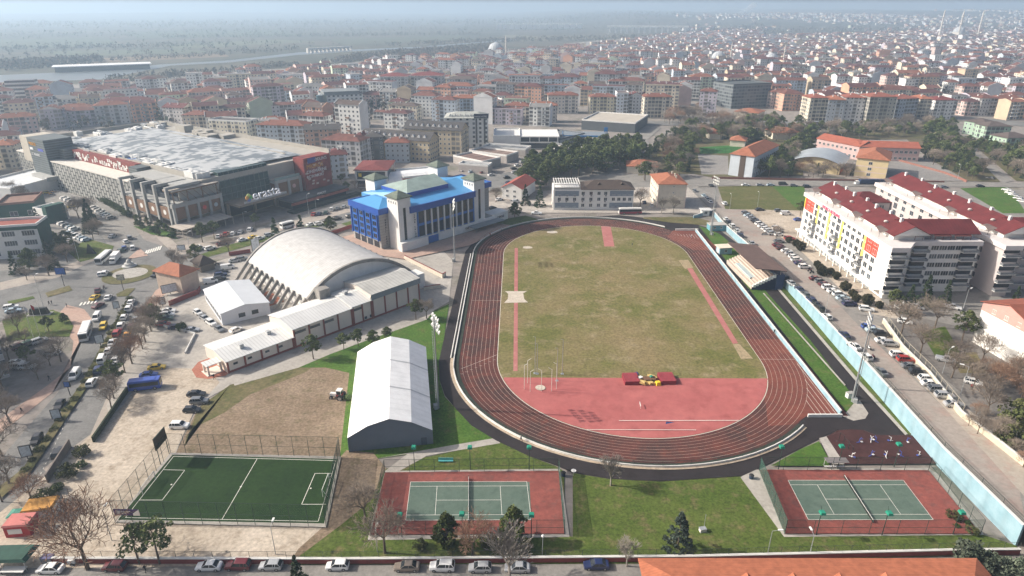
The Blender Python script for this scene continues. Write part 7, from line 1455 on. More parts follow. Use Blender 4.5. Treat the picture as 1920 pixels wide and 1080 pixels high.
# tractor on the bare earth
o = thing('tractor', 'white and red farm tractor with brush on the bare earth', 'tractor', G(635, 747), R(172)); m = MB(); m.box(1.0, 0, .8, 2.0, .8, .75, taper=.9); m.box(1.9, 0, .9, .3, .85, .6); m.build('bonnet', white_w, o); m = MB(); m.b3(-1.1, .3, -.7, .7, .9, 1.5); m.build('body', M('tractor_red', (.35, .05, .04), .5), o)
m = MB(); m.b3(-1.1, .25, -.75, .75, 2.5, 2.65); [m.tube((x, y, 1.5), (x, y, 2.5), .05, n=4) for x in (-1, .2) for y in (-.7, .7)]; m.build('cab_roof', white_w, o); m = MB(); m.b3(-1.0, .15, -.68, .68, 1.5, 2.45); m.build('window', cglass, o)
for x, y, s in ((-.8, -.95, 2.4), (-.8, .95, 2.4), (1.7, -.7, 1.5), (1.7, .7, 1.5)): link('wheel', WHEEL, o, (x, y, .32*s)).scale = (s, s*1.4, s)
m = MB(); m.b3(-3.6, -1.3, -.9, .9, .5, .8); m.b3(-2.4, -2.2, -1, 1, .5, 1.6); m.build('implement', M('implement_green', (.10, .15, .05), .8, .3, 2), o)
# kiosks and tents at the lower left
def kiosk(px, rz, label, wallc, roofc, w=4.2, d=3, h=2.6, nm='kiosk'):
    o = thing(nm, label, 'kiosk', G(*px), rz); m = MB(); m.b3(-w/2, w/2, -d/2, d/2, 0, h); m.build('wall', wallc, o); m = MB(); m.box(0, 0, h, w+.4, d+.4, .35, taper=.9); m.build('roof', roofc, o); m = MB(); m.b3(-w*.35, w*.2, -d/2-.05, -d/2, .9, 2.0); m.build('counter', white_w, o); return o
kr = M('kiosk_red', (.40, .03, .035), .55, .1); kiosk((45, 996), R(6), 'red snack kiosk with white counter at the boulevard', kr, M('kiosk_red_roof', (.52, .17, .15), .6, .15), 4.4, 3.2); kiosk((82, 966), R(12), 'white container with rusty orange roof behind the red kiosk', M('container_white', (.62, .60, .55), .7), M('rust_orange', (.50, .25, .06), .8, .35, 1.2), 5.2, 3.4)
o = thing('market_tent', 'green and white open tent between red kiosk and white container', 'tent', G(46, 978), R(8)); m = MB(); m.box(0, 0, 2.2, 4.4, 2.6, .5, taper=.5); m.build('cover', M('tent_green', (.05, .20, .15), .7, .2, .8), o); m = MB(); [m.tube((x, y, 0), (x, y, 2.2), .05) for x in (-2, 2) for y in (-1.1, 1.1)]; m.build('pole', chrome, o)
o = thing('market_tent', 'long dark green awning over the pavement stall', 'tent', G(20, 1058), R(2)); m = MB(); m.box(0, 0, 2.3, 9, 4, .5, taper=.85); m.build('cover', M('awning_green', (.025, .075, .055), .8, .25, .8), o); m = MB(); [m.tube((x, y, 0), (x, y, 2.3), .06) for x in (-4, 0, 4) for y in (-1.8, 1.8)]; m.build('pole', chrome, o)
o = thing('stall_table', 'white cloth covered stall table below the green awning', 'table', G(28, 1074), 0); m = MB(); m.box(0, 0, .75, 4, 1.4, .1); m.build('top', white_w, o); m = MB(); [m.box(x, y, 0, .1, .1, .75) for x in (-1.8, 1.8) for y in (-.5, .5)]; m.build('leg', dark, o)
o = thing('handcart', 'small white handcart against the red street wall', 'cart', G(137, 1058), R(10)); m = MB(); m.box(0, 0, .5, 1.3, .9, .7, taper=.9); m.build('box', white_w, o)
for y in (-.45, .45): link('wheel', WHEEL, o, (.1, y, .3))
o = thing('waste_container', 'grey waste container against the red street wall', 'container', G(92, 1054), 0); m = MB(); m.box(0, 0, .15, 1.7, 1.1, 1.1, taper=1.1); m.build('body', M('bin_metal', (.25, .26, .27), .5), o); m = MB(); m.box(0, 0, 1.26, 1.85, 1.25, .15); m.build('lid', M('lid_purple', (.13, .12, .22), .5), o)
# boulevard furniture
sheet('median', gp((0, 915), (43, 882), (152, 722), (212, 612), (243, 557), (250, 559), (219, 620), (164, 728), (60, 885), (0, 940)), grassd)
for i in range(26):
    t = i/25; pts = [(48, 884), (157, 726), (214, 618), (244, 562)]; s = t*3; k = min(2, int(s)); f = s-k; tree((pts[k][0]+(pts[k+1][0]-pts[k][0])*f, pts[k][1]+(pts[k+1][1]-pts[k][1])*f), RND.uniform(.8, 1.3), 'olive', f'{ORD[i] if i < 20 else "far "}low hedge shrub in the boulevard median, counted from the kiosks' if i < 20 else f'low hedge shrub near the roundabout end of the boulevard median{", closest" if i == 25 else ""}', w=1.6)
P = []
for t in range(28): a = t*2*math.pi/28; p = G(246, 513); P.append((p.x+8.8*math.cos(a), p.y-1+9.6*math.sin(a)))
sheet('roundabout', P, grassd, z=.22); P2_ = [(p.x-.3+6*math.cos(t*.3), p.y+5.4*math.sin(t*.3)) for t in range(21)]; sheet('roundabout_bed', P2_, GM('bed_stone', [(.36, .34, .31), (.44, .42, .38), (.22, .20, .17)], .3, 2), z=.26)
o = thing('fountain', 'stepped grey stone fountain on the roundabout', 'fountain', G(243, 500), 0); m = MB(); m.lathe([(2.6, 0), (2.5, .6), (1.7, .7), (1.6, 1.5), (.9, 1.6), (.7, 2.6), (.25, 3)], 14); m.build('basin', M('fountain_stone', (.46, .46, .44), .7, .2, 1), o); m = MB(); m.lathe([(2.3, .62), (.2, .64)], 14); m.build('water', wm, o)
sheet('island', gp((85, 550), (130, 536), (136, 545), (90, 558)), grassd, z=.2); sheet('island', gp((14, 566), (62, 556), (66, 560), (18, 572)), grass, z=.2); sheet('island', gp((218, 552), (238, 542), (254, 541), (240, 556), (220, 557)), grassd, z=.2); sheet('island', gp((238, 487), (262, 466), (278, 480)), pavepink, z=.2)
sheet('park_lawn', gp((4, 602), (40, 590), (100, 582), (126, 592), (138, 612), (130, 632), (100, 632), (15, 640)), grass, z=.18); sheet('park_lawn', gp((118, 466), (172, 450), (214, 462), (206, 478), (150, 492)), grass, z=.18); sheet('park_lawn', gp((250, 425), (284, 440), (334, 449), (325, 438), (290, 424)), grassb, z=.18); sheet('park_lawn', gp((370, 480), (420, 462), (560, 428), (620, 412), (625, 418), (500, 452), (385, 484)), grass, z=.18); sheet('park_lawn', gp((640, 420), (700, 403), (702, 408), (650, 424)), grass, z=.18)
for a, b in (((276, 470), (300, 466)),): 
    zb_ = MB()
    for k in range(7): p, q = G(272+k*4.5, 478-k*1.4), G(276+k*4.5, 470-k*1.4); tline(zb_, p, q, .6, .2)
    for k in range(5): p, q = G(150+k*7, 574-k*1.2), G(154+k*7, 568-k*1.2); tline(zb_, p, q, .6, .2)
    for k in range(20): p = G(150-k*4.5, 738+k*9.3); q = G(148.6-k*4.5, 741+k*9.3); tline(zb_, p, q, .14, .14)
    zb_.build('road_markings', whitep)['kind'] = 'structure'
def board(px, w, h, label, c=(.56, .60, .62), z=1.0, rz=0, nm='advert_panel'): o = thing(nm, label, 'sign', G(*px), rz); m = MB(); m.box(0, 0, z, w, .25, h); m.build('frame', dark, o); m = MB(); m.b3(-w/2+.15, w/2-.15, -.16, -.12, z+.15, z+h-.15); m.build('poster', M('poster_'+label[:14], c, .5, .3, 1.5), o); m = MB(); m.tube((0, 0, 0), (0, 0, z), .1); m.build('post', dark, o)
board((53, 861), 2.2, 2.8, 'upright advert panel in the median nearest the kiosks', z=.8, rz=R(20)); board((109, 790), 2.0, 2.6, 'upright advert panel in the median beside the dark car', z=.8, rz=R(20)); board((189, 648), 2.2, 2.8, 'white advert panel in the median beside the bus', z=.8, rz=R(25)); board((220, 582), 1.8, 2.4, 'advert panel at the roundabout end of the median', z=.8, rz=R(25)); board((306, 575), 2.0, 2.6, 'advert panel on the pink plaza', z=.8, rz=R(10)); board((320, 552), 5, 3, 'large pale billboard beside the beige pump house', (.55, .58, .6), .8, R(35)); board((341, 472), 3, 2.2, 'pale blue notice board at the crossing', (.55, .6, .65), .6, R(20)); board((481, 472), 3.4, 5.4, 'tall white banner stand behind the arched hall', (.62, .66, .70), .3, R(50))
board((121, 537), 3.6, 2.6, 'blue direction sign over the left traffic island', (.03, .10, .36), 4.5, 0, 'road_sign'); board((132, 742), 1.6, 1.6, 'blue and red no parking sign in the median', (.05, .12, .35), 2.6, 0, 'road_sign'); board((232, 545), 2.4, 2.0, 'beige direction sign before the roundabout', (.5, .48, .38), 4, R(10), 'road_sign'); board((1436, 450), 4.2, 2.0, 'grey notice board in the dirt car lot', (.36, .36, .36), 1.2, 0)
for px, H, f, lb in (((82, 576), 11, 90, 'tall lamp on the left island at the crossing'), ((150, 494), 10, 200, 'lamp on the pavement by the green hedge'), ((360, 487), 11, 60, 'tall lamp in front of the mall awning'), ((580, 408), 11, 60, 'tall lamp in front of the mall cafe'), ((593, 394), 5, 0, 'short lamp at the mall planter'), ((458, 418), 5, 0, 'short lamp before the mall entrance'), ((210, 1014), 7, 100, 'lamp by the two pines at the lot'), ((517, 1040), 6.5, 90, 'white headed lamp on the red street wall by the silver hatchback'), ((708, 1036), 5, 90, 'small lamp beside the leaning bare tree'), ((1017, 1043), 4.5, 0, 'white globe lamp on the red street wall'), ((1440, 1036), 5, 0, 'thin lamp on the lawn edge below the second court'), ((1517, 1045), 5, 90, 'white headed lamp beside the orange tiled roof')): lamp(px, H, lb, R(f), False, 'globe' in lb)
for px, H, f, lb in (((1546, 592), 8, 90, 'lamp at the blue wall by the white hatchback'), ((1800, 742), 8, 150, 'lamp post leaning over the school yard wall'), ((1767, 700), 7, 30, 'dark lamp pole inside the school yard'), ((1805, 582), 7, 30, 'lamp at the lilac block gate'), ((1420, 388), 7, 90, 'lamp beside the green field'), ((1368, 392), 7, 90, 'lamp at the dirt car lot corner'), ((1478, 330), 8, 90, 'lamp on the north road by the small gym'), ((1795, 336), 8, 90, 'lamp at the side street corner')): lamp(px, H, lb, R(f), True)
for i, (x, y) in enumerate(((58, 632), (70, 628), (82, 622))): o = thing('flagpole', ['white flagpole nearest the boulevard wall with no flag', 'middle flagpole flying a red flag in the small park', 'white flagpole closest to the park path'][i], 'flagpole', G(x+5, y+2), 0); m = MB(); m.tube((0, 0, 0), (0, 0, 10.5), .07, .04); m.build('pole', whitep, o); m = MB(); m.mesh([(0, 0, 10.4), (.8, .15, 9.6), (.75, .1, 8.4), (0, 0, 9.0)], [(0, 1, 2, 3), (3, 2, 1, 0)]); m.build('flag', M('flag_'+str(i), [(.7, .7, .7), (.5, .02, .03), (.7, .7, .7)][i], .8), o) if i != 2 else None
o = thing('memorial', 'dark stone memorial slab in the small flag park', 'memorial', G(75, 590), R(10)); m = MB(); m.box(0, 0, 0, 5.6, 1.6, 2.4, taper=.8); m.build('slab', M('black_stone', (.03, .035, .035), .4), o); m = MB(); m.box(0, 0, 0, 7, 2.6, .3); m.build('base', concw, o)
o = thing('memorial', 'black triangular monument on the lawn by the car park', 'memorial', G(172, 476), R(-10)); m = MB(); m.mesh([(-2, -.5, 0), (2, -.5, 0), (2, .5, 0), (-2, .5, 0), (-.8, 0, 4.2), (-.2, 0, 4)], [(0, 1, 5, 4), (1, 2, 5), (2, 3, 4, 5), (3, 0, 4)]); m.build('wedge', MATS['black_stone'], o)
bk = lambda *q: [(v.x, v.y) for v in gp(*q)]
wall(bk((240, 735), (176, 830)), .4, 1.6, M('hedge_dark', (.03, .04, .022), .95, .4, 2), 'dark clipped hedge wall beside the dirt lot', None, None, 'hedge'); wall(bk((133, 838), (90, 906)), .3, 2.2, M('board_fence_grey', (.20, .17, .15), .9, .2, 1), 'grey boarded fence along the boulevard pavement'); wall(bk((275, 612), (305, 612), (366, 628), (348, 664)), .3, .8, capw, 'low white wall round the small yard'); wall(bk((318, 574), (372, 552), (376, 545)), .3, 1.8, brickw, 'dark red wall behind the pink plaza'); wall(bk((430, 480), (470, 474)), .3, 1.6, brickw, 'dark wall behind the hall car park'); wall(bk((600, 448), (680, 420)), .3, 1.6, brickw, 'dark red wall beside the blue building forecourt'); wall(bk((758, 486), (830, 522), (836, 518)), .3, 1.7, M('cream_wall', (.58, .52, .43), .85), 'cream garden wall between arched hall and track', .1, brickw); wall(bk((795, 545), (826, 540)), .3, 1.4, MATS['cream_wall'], 'short cream garden wall beside the low hall end', .1, brickw)
sheet('forecourt', gp((620, 452), (680, 436), (720, 470), (770, 470), (868, 440), (930, 420), (960, 424), (880, 462), (760, 488), (640, 470)), pavepink)
wall([(v.x, v.y) for v in ge((1655, 605), (1690, 655), (1740, 705), (1800, 780), (1990, 930))], .35, 1.5, bwall, 'beige wall between parked cars and the dark school yard', .12, capw, 'yard_wall', lambda p: TZ(p[1])+1.4, lambda p: 0)
fence([(v.x+.3, v.y) for v in ge((1655, 605), (1690, 655), (1740, 705), (1800, 780))], 1.6, 3, 'pale wire fence on the beige yard wall', netw, bwall, 1, 'yard_fence', .05, lambda p: TZ(p[1])+1.5)
wall(bk((1335, 335), (1480, 338), (1600, 340), (1770, 343)), .3, 1.2, M('brick_low', (.26, .12, .09), .85), 'low brick wall of the schools along the north road'); wall(bk((1668, 298), (1770, 326), (1812, 342)), .3, 1.4, M('brick_low', None), 'brick wall round the school playground')
fence(bk((1306, 289), (1392, 289)), 4, 4, 'green fence of the far school pitch', netg, postg, 1)
LAND += [('boulevard roundabout', G(246, 513).x, G(246, 513).y), ('left car park', G(110, 420).x, G(110, 420).y), ('flag park', G(70, 615).x, G(70, 615).y), ('red snack kiosk', G(45, 996).x, G(45, 996).y), ('dark school yard', G(1780, 690).x, G(1780, 690).y), ('dirt car lot', G(1440, 420).x, G(1440, 420).y), ('petrol station', G(1085, 262).x, G(1085, 262).y), ('far school pitch', G(1350, 282).x, G(1350, 282).y), ('side street', G(1840, 300).x, G(1840, 300).y), ('orange tiled roof', 48, 82), ('turquoise hut', G(1331, 434).x, G(1331, 434).y), ('pine grove', G(1090, 312).x, G(1090, 312).y), ('plain white office', -88, 195)]

# thin smoke far beyond the town
sm_ = bpy.data.materials.new('thin_smoke'); sm_.use_nodes = True; q_ = sm_.node_tree; t_ = q_.nodes.new('ShaderNodeBsdfTransparent'); x_ = q_.nodes.new('ShaderNodeMixShader'); x_.inputs[0].default_value = .10; q_.nodes['Principled BSDF'].inputs['Base Color'].default_value = (.8, .8, .8, 1)
q_.links.new(t_.outputs[0], x_.inputs[1]); q_.links.new(q_.nodes['Principled BSDF'].outputs[0], x_.inputs[2]); q_.links.new(x_.outputs[0], q_.nodes['Material Output'].inputs['Surface'])
m = MB(); rr = random.Random(8)
for k in range(16): t = k/15; m.sphere((1650+t*120+rr.uniform(-10, 10), 5200, 30+t*72), 12+t*12, sq=.8)
tag(m.build('smoke', sm_, smooth=True), 'thin pale smoke rising beyond the far edge of town', 'smoke', None, 'stuff')
# ---------------------------------------------------------------- cars
BD = hdg((43, 880), (153, 722)); BD2 = hdg((153, 722), (214, 612))
hb = lambda p: BD if p.y < 150 else BD2
car_row([(95, 1067), (215, 1063), (392, 1062), (447, 1061), (508, 1061), (633, 1061), (763, 1063), (829, 1063), (900, 1065), (970, 1065), (1118, 1060)], math.pi, ['white sedan', 'dark red hatch', 'white sedan', 'dark red suv', 'silver hatch', 'white hatch', 'bronze sedan', 'white suv', 'silver hatch', 'silver sedan', 'navy sedan'], 'along the red street wall', group='cars along the red street wall', jit=.06)
car_row([(368, 739), (374, 753), (360, 769), (337, 799)], 0.05, ['black sedan', 'grey suv', 'black hatch', 'white suv'], 'on the pale dirt lot beside the bare earth')
car_row([(294, 689), (279, 703), (279, 712)], .25, ['yellow sedan', 'blue sedan', 'navy sedan'], 'at the yard end of the dirt lot')
bus(G(274, 729)+Vector((0, 0, .08)), .25, 7.5, 'blue minibus with white roof on the dirt lot', (.05, .10, .40), name='minibus')
car_row([(371, 586), (384, 597), (396, 606), (411, 617)], hdg((380, 590), (400, 612))+.15, ['white hatch', 'silver sedan', 'white suv', 'grey sedan'], 'in the row against the plain white office'); car_row([(443, 619)], 1.0, ['white hatch'], 'between plain office and long low hall')
car_row([(316, 583), (314, 591), (311, 598), (306, 608), (330, 614), (360, 619)], 0.1, ['white sedan', 'white suv', 'green suv', 'red hatch', 'navy sedan', 'silver sedan'], 'in the yard behind the boulevard trees')
car_row([(440, 489), (454, 486), (427, 502), (416, 510), (414, 516), (412, 523), (395, 528)], .5, ['silver sedan', 'grey suv', 'white van', 'black sedan', 'navy suv', 'black suv', 'white van'], 'in the car park behind the arched hall'); car_row([(455, 531), (466, 537), (478, 543)], .9, ['grey sedan', 'white hatch', 'silver suv'], 'under the hall buttresses')
car_row([(246, 567), (254, 600), (242, 579), (233, 595), (227, 611), (248, 613), (220, 625), (239, 628), (211, 642), (230, 643), (204, 657), (225, 654), (217, 675), (185, 694), (173, 718)], hb, ['white sedan', 'silver sedan', 'white suv', 'white hatch', 'white suv', 'maroon suv', 'red suv', 'orange sedan', 'white sedan', 'silver suv', 'white hatch', 'grey sedan', 'white sedan', 'navy suv', 'white suv'], 'queueing up the boulevard to the roundabout', group='cars queueing on the boulevard', near=True)
car_row([(192, 674)], BD2, ['white van'], 'in the boulevard queue'); car_row([(182, 596), (194, 613), (141, 704), (112, 759), (69, 824)], lambda p: hb(p)+math.pi, ['white van', 'yellow suv', 'white van', 'black sedan', 'black hatch'], 'driving down the boulevard from the roundabout', near=True); car_row([(111, 850)], BD, ['black suv'], 'driving up beside the grey boarded fence')
bus(G(163, 629)+Vector((0, 0, .08)), BD2+math.pi+.1, 10, 'white city bus driving down the boulevard'); bus(G(196, 489)+Vector((0, 0, .08)), hdg((225, 465), (196, 489)), 10.5, 'long white bus waiting beside a white lorry'); lorry(G(217, 490)+Vector((0, 0, .08)), hdg((235, 470), (217, 490)), 'white box lorry beside the long white bus', L=7)
car_row([(183, 545), (178, 558), (184, 573), (203, 558), (188, 514), (197, 528-15), (293, 515), (227, 470), (233, 465), (249, 465), (235, 453), (243, 446), (211, 443)], lambda p: BD2+RND.uniform(-.5, .5), ['maroon sedan', 'yellow sedan', 'dark red sedan', 'white sedan', 'white hatch', 'white suv', 'black pickup', 'green sedan', 'blue hatch', 'white suv', 'white hatch', 'grey suv', 'silver sedan'], 'crossing the junction by the roundabout', near=False)
car_row([(21, 577), (25, 583)], hdg((25, 581), (80, 572)), ['white suv', 'pale blue sedan'], 'stopped at the left crossing')
car_row([(37, 650), (56, 645), (74, 640)], 1.0, ['maroon suv', 'green suv', 'silver suv'], 'beside the flag park lawn'); car_row([(97, 662), (31, 681), (38, 688), (52, 688)], 0.1, ['white sedan', 'white hatch', 'silver suv', 'white suv'], 'under the bare trees of the left yard')
cp = hdg((130, 420), (150, 416))
for (pp, n, w) in ((((118, 422), (140, 432)), 4, 'in the far row of the left car park'), (((130, 439), (162, 452)), 6, 'in the near row of the left car park'), (((122, 374), (150, 386)), 5, 'by the clipped hedge of the mall'), (((177, 392), (208, 411)), 7, 'along the long mall hedge'), (((14, 335), (60, 350)), 6, 'in the outer row near the mall tower'), (((48, 334), (80, 347)), 5, 'in the inner row near the mall tower')):
    car_row(list(pp), cp+.25, [RND.choice(('white sedan', 'white hatch', 'silver sedan', 'grey suv', 'white suv', 'black sedan', 'pale blue hatch')) for _ in range(n)], w, group='cars in the left car park', near=False)
car_row([(41, 433), (51, 437), (61, 441), (82, 436), (87, 440), (93, 443), (112, 453), (102, 412), (107, 387), (135, 387), (88, 361), (100, 362), (43, 365)], cp, ['red sedan', 'white sedan', 'white hatch', 'silver sedan', 'pale blue hatch', 'pale blue sedan', 'white suv', 'green suv', 'green sedan', 'yellow sedan', 'yellow hatch', 'orange sedan', 'grey sedan'], 'in the lanes of the left car park', near=False)
MD = hdg((455, 450), (610, 410))
car_row([(410, 443), (424, 440), (437, 438), (451, 435), (469, 431)], MD+.9, ['white sedan', 'red suv', 'white hatch', 'silver sedan', 'white suv'], 'parked before the mall awning', near=False)
car_row([(372, 467), (394, 466), (416, 457), (455, 450), (475, 445), (486, 447), (505, 441), (520, 443), (560, 427), (583, 421), (598, 420), (613, 414), (632, 410), (656, 406)], MD, ['white van', 'white suv', 'dark red sedan', 'white sedan', 'yellow sedan', 'white sedan', 'silver suv', 'white hatch', 'dark red hatch', 'white sedan', 'white suv', 'black hatch', 'black suv', 'black suv'], 'on the road past the mall', near=False); bus(G(539, 427), MD, 6, 'white minibus between the conical firs before the mall', name='minibus')
car_row([(588, 402), (599, 401), (611, 399), (622, 393), (633, 391), (645, 388)], MD+.8, ['red sedan', 'navy sedan', 'green sedan', 'white suv', 'grey sedan', 'silver hatch'], 'parked below the mall cafe', near=False)
car_row([(950, 333), (954, 342), (921, 328), (906, 323), (965, 323), (963, 316), (970, 310), (980, 304), (990, 302), (936, 374), (923, 390), (966, 379), (870, 320), (884, 322)], .7, ['black suv', 'navy sedan', 'white sedan', 'dark red sedan', 'silver sedan', 'black hatch', 'white sedan', 'silver suv', 'white sedan', 'white sedan', 'black sedan', 'white van', 'silver sedan', 'pale blue sedan'], 'behind the blue roofed building', near=False)
car_row([(1006, 400)], 3.0, ['white pickup'], 'in the service yard behind the far bend', near=False); bus(G(1181, 401)+Vector((0, 0, .08)), .05, 11, 'white roofed red bus parked beside the white office', (.72, .70, .66), (.32, .05, .07)); car_row([(1208, 380), (1222, 385)], 1.5, ['navy sedan', 'white hatch'], 'in the shade beside the white office', near=False)
S = R(94)
car_row([(1319, 367), (1325, 373), (1331, 379), (1302, 358)], S, ['pale blue sedan', 'silver hatch', 'white sedan', 'grey sedan'], 'parked beside the orange roofed house', near=False)
car_row([(1358, 384), (1333, 350)], S, ['white suv', 'black sedan'], 'on the upper street by the green field', True)
car_row([(1360, 413), (1364, 420), (1372, 426), (1381, 435), (1388, 444), (1408, 458)], S, ['white hatch', 'black suv', 'white suv', 'white sedan', 'navy sedan', 'silver sedan'], 'along the blue wall above the turquoise hut', True)
car_row([(1471, 523), (1482, 533), (1498, 545), (1509, 555), (1520, 566), (1529, 574), (1535, 581), (1550, 597)], S, ['black hatch', 'silver sedan', 'navy sedan', 'grey hatch', 'navy suv', 'black sedan', 'black suv', 'white hatch'], 'along the blue wall past the grandstand', True)
car_row([(1398, 402), (1447, 440)], .25, ['grey suv', 'pale blue sedan', 'silver sedan', 'grey sedan', 'black sedan', 'white suv', 'white sedan', 'white hatch', 'white suv', 'silver suv'], 'in the first row of the dirt car lot', True, group='cars in the dirt car lot'); car_row([(1456, 430), (1459, 436), (1460, 442), (1424, 395), (1459, 397), (1473, 403), (1497, 414)], .1, ['white suv', 'grey sedan', 'white hatch', 'black sedan', 'grey hatch', 'white van', 'blue sedan'], 'in the open part of the dirt car lot', True, group='cars in the dirt car lot')
car_row([(1460, 455), (1458, 462), (1480, 450), (1464, 468), (1475, 473), (1482, 478), (1488, 484), (1493, 490), (1500, 496), (1508, 503)], .05, ['grey sedan', 'dark red sedan', 'red suv', 'maroon hatch', 'white sedan', 'silver sedan', 'white hatch', 'white suv', 'navy sedan', 'white suv'], 'at the upper end of the apartment front', True, group='cars along the apartment front')
car_row([(1529, 525), (1538, 530), (1546, 536), (1553, 542), (1563, 549), (1573, 555), (1580, 562), (1586, 567), (1592, 573)], .05, ['dark red sedan', 'grey hatch', 'maroon sedan', 'white suv', 'white sedan', 'white suv', 'pale blue sedan', 'grey sedan', 'navy suv'], 'at the lower end of the apartment front', True, group='cars along the apartment front'); car_row([(1624, 583)], -.3, ['white suv'], 'beside the clipped domes at the apartment corner', True)
car_row([(1582, 631), (1600, 652), (1622, 672), (1650, 700)], lambda p: S, ['navy sedan', 'white sedan', 'white hatch', 'grey sedan'], 'on the street below the apartments', True, jit=.3)
car_row([(1628, 616), (1637, 622), (1652, 630), (1656, 642), (1668, 648), (1684, 669), (1697, 678), (1706, 690), (1720, 702), (1737, 713), (1744, 723), (1757, 734), (1770, 746), (1788, 762)], -.1, ['blue hatch', 'pale blue sedan', 'black suv', 'white sedan', 'silver suv', 'white suv', 'red suv', 'grey sedan', 'black suv', 'white hatch', 'white sedan', 'grey suv', 'silver suv', 'silver sedan'], 'in the row before the beige yard wall', True, group='cars before the beige yard wall', jit=.1)
car_row([(1690, 580), (1701, 579), (1719, 579), (1696, 606), (1785, 579)], -.5, ['white sedan', 'white suv', 'silver hatch', 'white hatch', 'white pickup'], 'behind the bare trees of the yard', True); car_row([(1773, 678), (1824, 720)], -.6, ['silver pickup', 'white hatch'], 'in the dark school yard', True)
car_row([(1398, 347), (1425, 347), (1445, 347), (1468, 346), (1488, 348), (1513, 350), (1692, 347), (1770, 351), (1838, 349)], .03, ['white sedan', 'silver sedan', 'pale blue sedan', 'black van', 'grey sedan', 'black suv', 'white sedan', 'grey sedan', 'black sedan'], 'on the north road before the schools', near=False); car_row([(1857, 334), (1826, 308), (1887, 356), (1893, 362), (1900, 366), (1908, 372), (1915, 378)], 2.2, ['black sedan', 'orange pickup', 'white sedan', 'white suv', 'silver sedan', 'white hatch', 'white sedan'], 'on the side street by the green lawn', near=False)
lorry(G(1634, 346), math.pi, 'lorry with long dark blue trailer on the north road', (.02, .04, .10), L=18)
bus(G(1522, 234), 0, 11, 'white and blue bus on the main street', (.6, .65, .72)); car_row([(1545, 234), (1558, 235), (1598, 234), (1612, 233), (1626, 233), (1440, 236), (1452, 235)], .03, ['black sedan', 'navy sedan', 'white van', 'white van', 'silver sedan', 'white van', 'white suv'], 'on the main street far behind', near=False)
for i, (px, e, h, lb) in enumerate((((195, 541), 0, BD2, 'motorcycle with rider space on the open junction'), ((407, 497), 0, .3, 'motorcycle parked behind the beige pump house'), ((400, 499), 0, .4, 'second motorcycle parked behind the beige pump house'), ((1518, 509), 1, .1, 'motorcycle among the parked row at the apartments'), ((1522, 513), 1, .2, 'dark motorcycle beside another at the apartments'), ((1629, 655), 1, 1.8, 'motorcycle riding up the street below the apartments'), ((1637, 672), 1, 1.6, 'red motorcycle behind the white hatchback'))): p = (GE if e else G)(*px); p.z += .08; tag(link('motorcycle', MOTO[i % 3], None, p, h), lb, 'motorcycle', 'motorcycles')
for px, k, h, lb, e in (((977, 829), 0, 2.6, 'person in dark clothes walking beside the ring wall', 0), ((402, 712), 0, 1, 'person in black standing at the low hall end', 0), ((274, 1074), 0, 1.5, 'person in black walking on the south street', 0), ((1396, 551), 0, 1.8, 'person in black standing below the grandstand', 0), ((1451, 627), 0, -1.4, 'person running on the home straight', 0), ((1296, 447), 1, 1.7, 'person in white on the far sprint lanes', 0), ((940, 434), 1, .8, 'person in white walking on the far bend', 0), ((919, 444), 3, .9, 'person in red walking on the far bend', 0), ((1185, 463), 2, 0, 'person sitting alone on the infield grass', 0), ((93, 573), 0, 0, 'first pedestrian at the left crossing', 0), ((98, 572), 2, 0, 'second pedestrian at the left crossing', 0), ((126, 577), 2, .5, 'person by the flag park railing', 0), ((313, 523), 0, .3, 'first of three people by the pump house', 0), ((317, 524), 2, .9, 'second of three people by the pump house', 0), ((321, 523), 3, .2, 'third of three people by the pump house', 0), ((93, 714), 0, .9, 'person in dark coat on the left pavement', 0), ((42, 775), 0, .9, 'person alone on the brown pavement', 0), ((1820, 731), 3, 1, 'person in red beside the white hatchback in the yard', 1), ((1622, 512), 2, 1, 'person on the apartment arcade pavement', 1), ((1403, 549), 2, 1.9, 'person at the stand rail', 0), ((350, 491), 0, .5, 'person on the pink plaza crossing', 0)): person(px, k, h, lb, e, 'people outdoors')
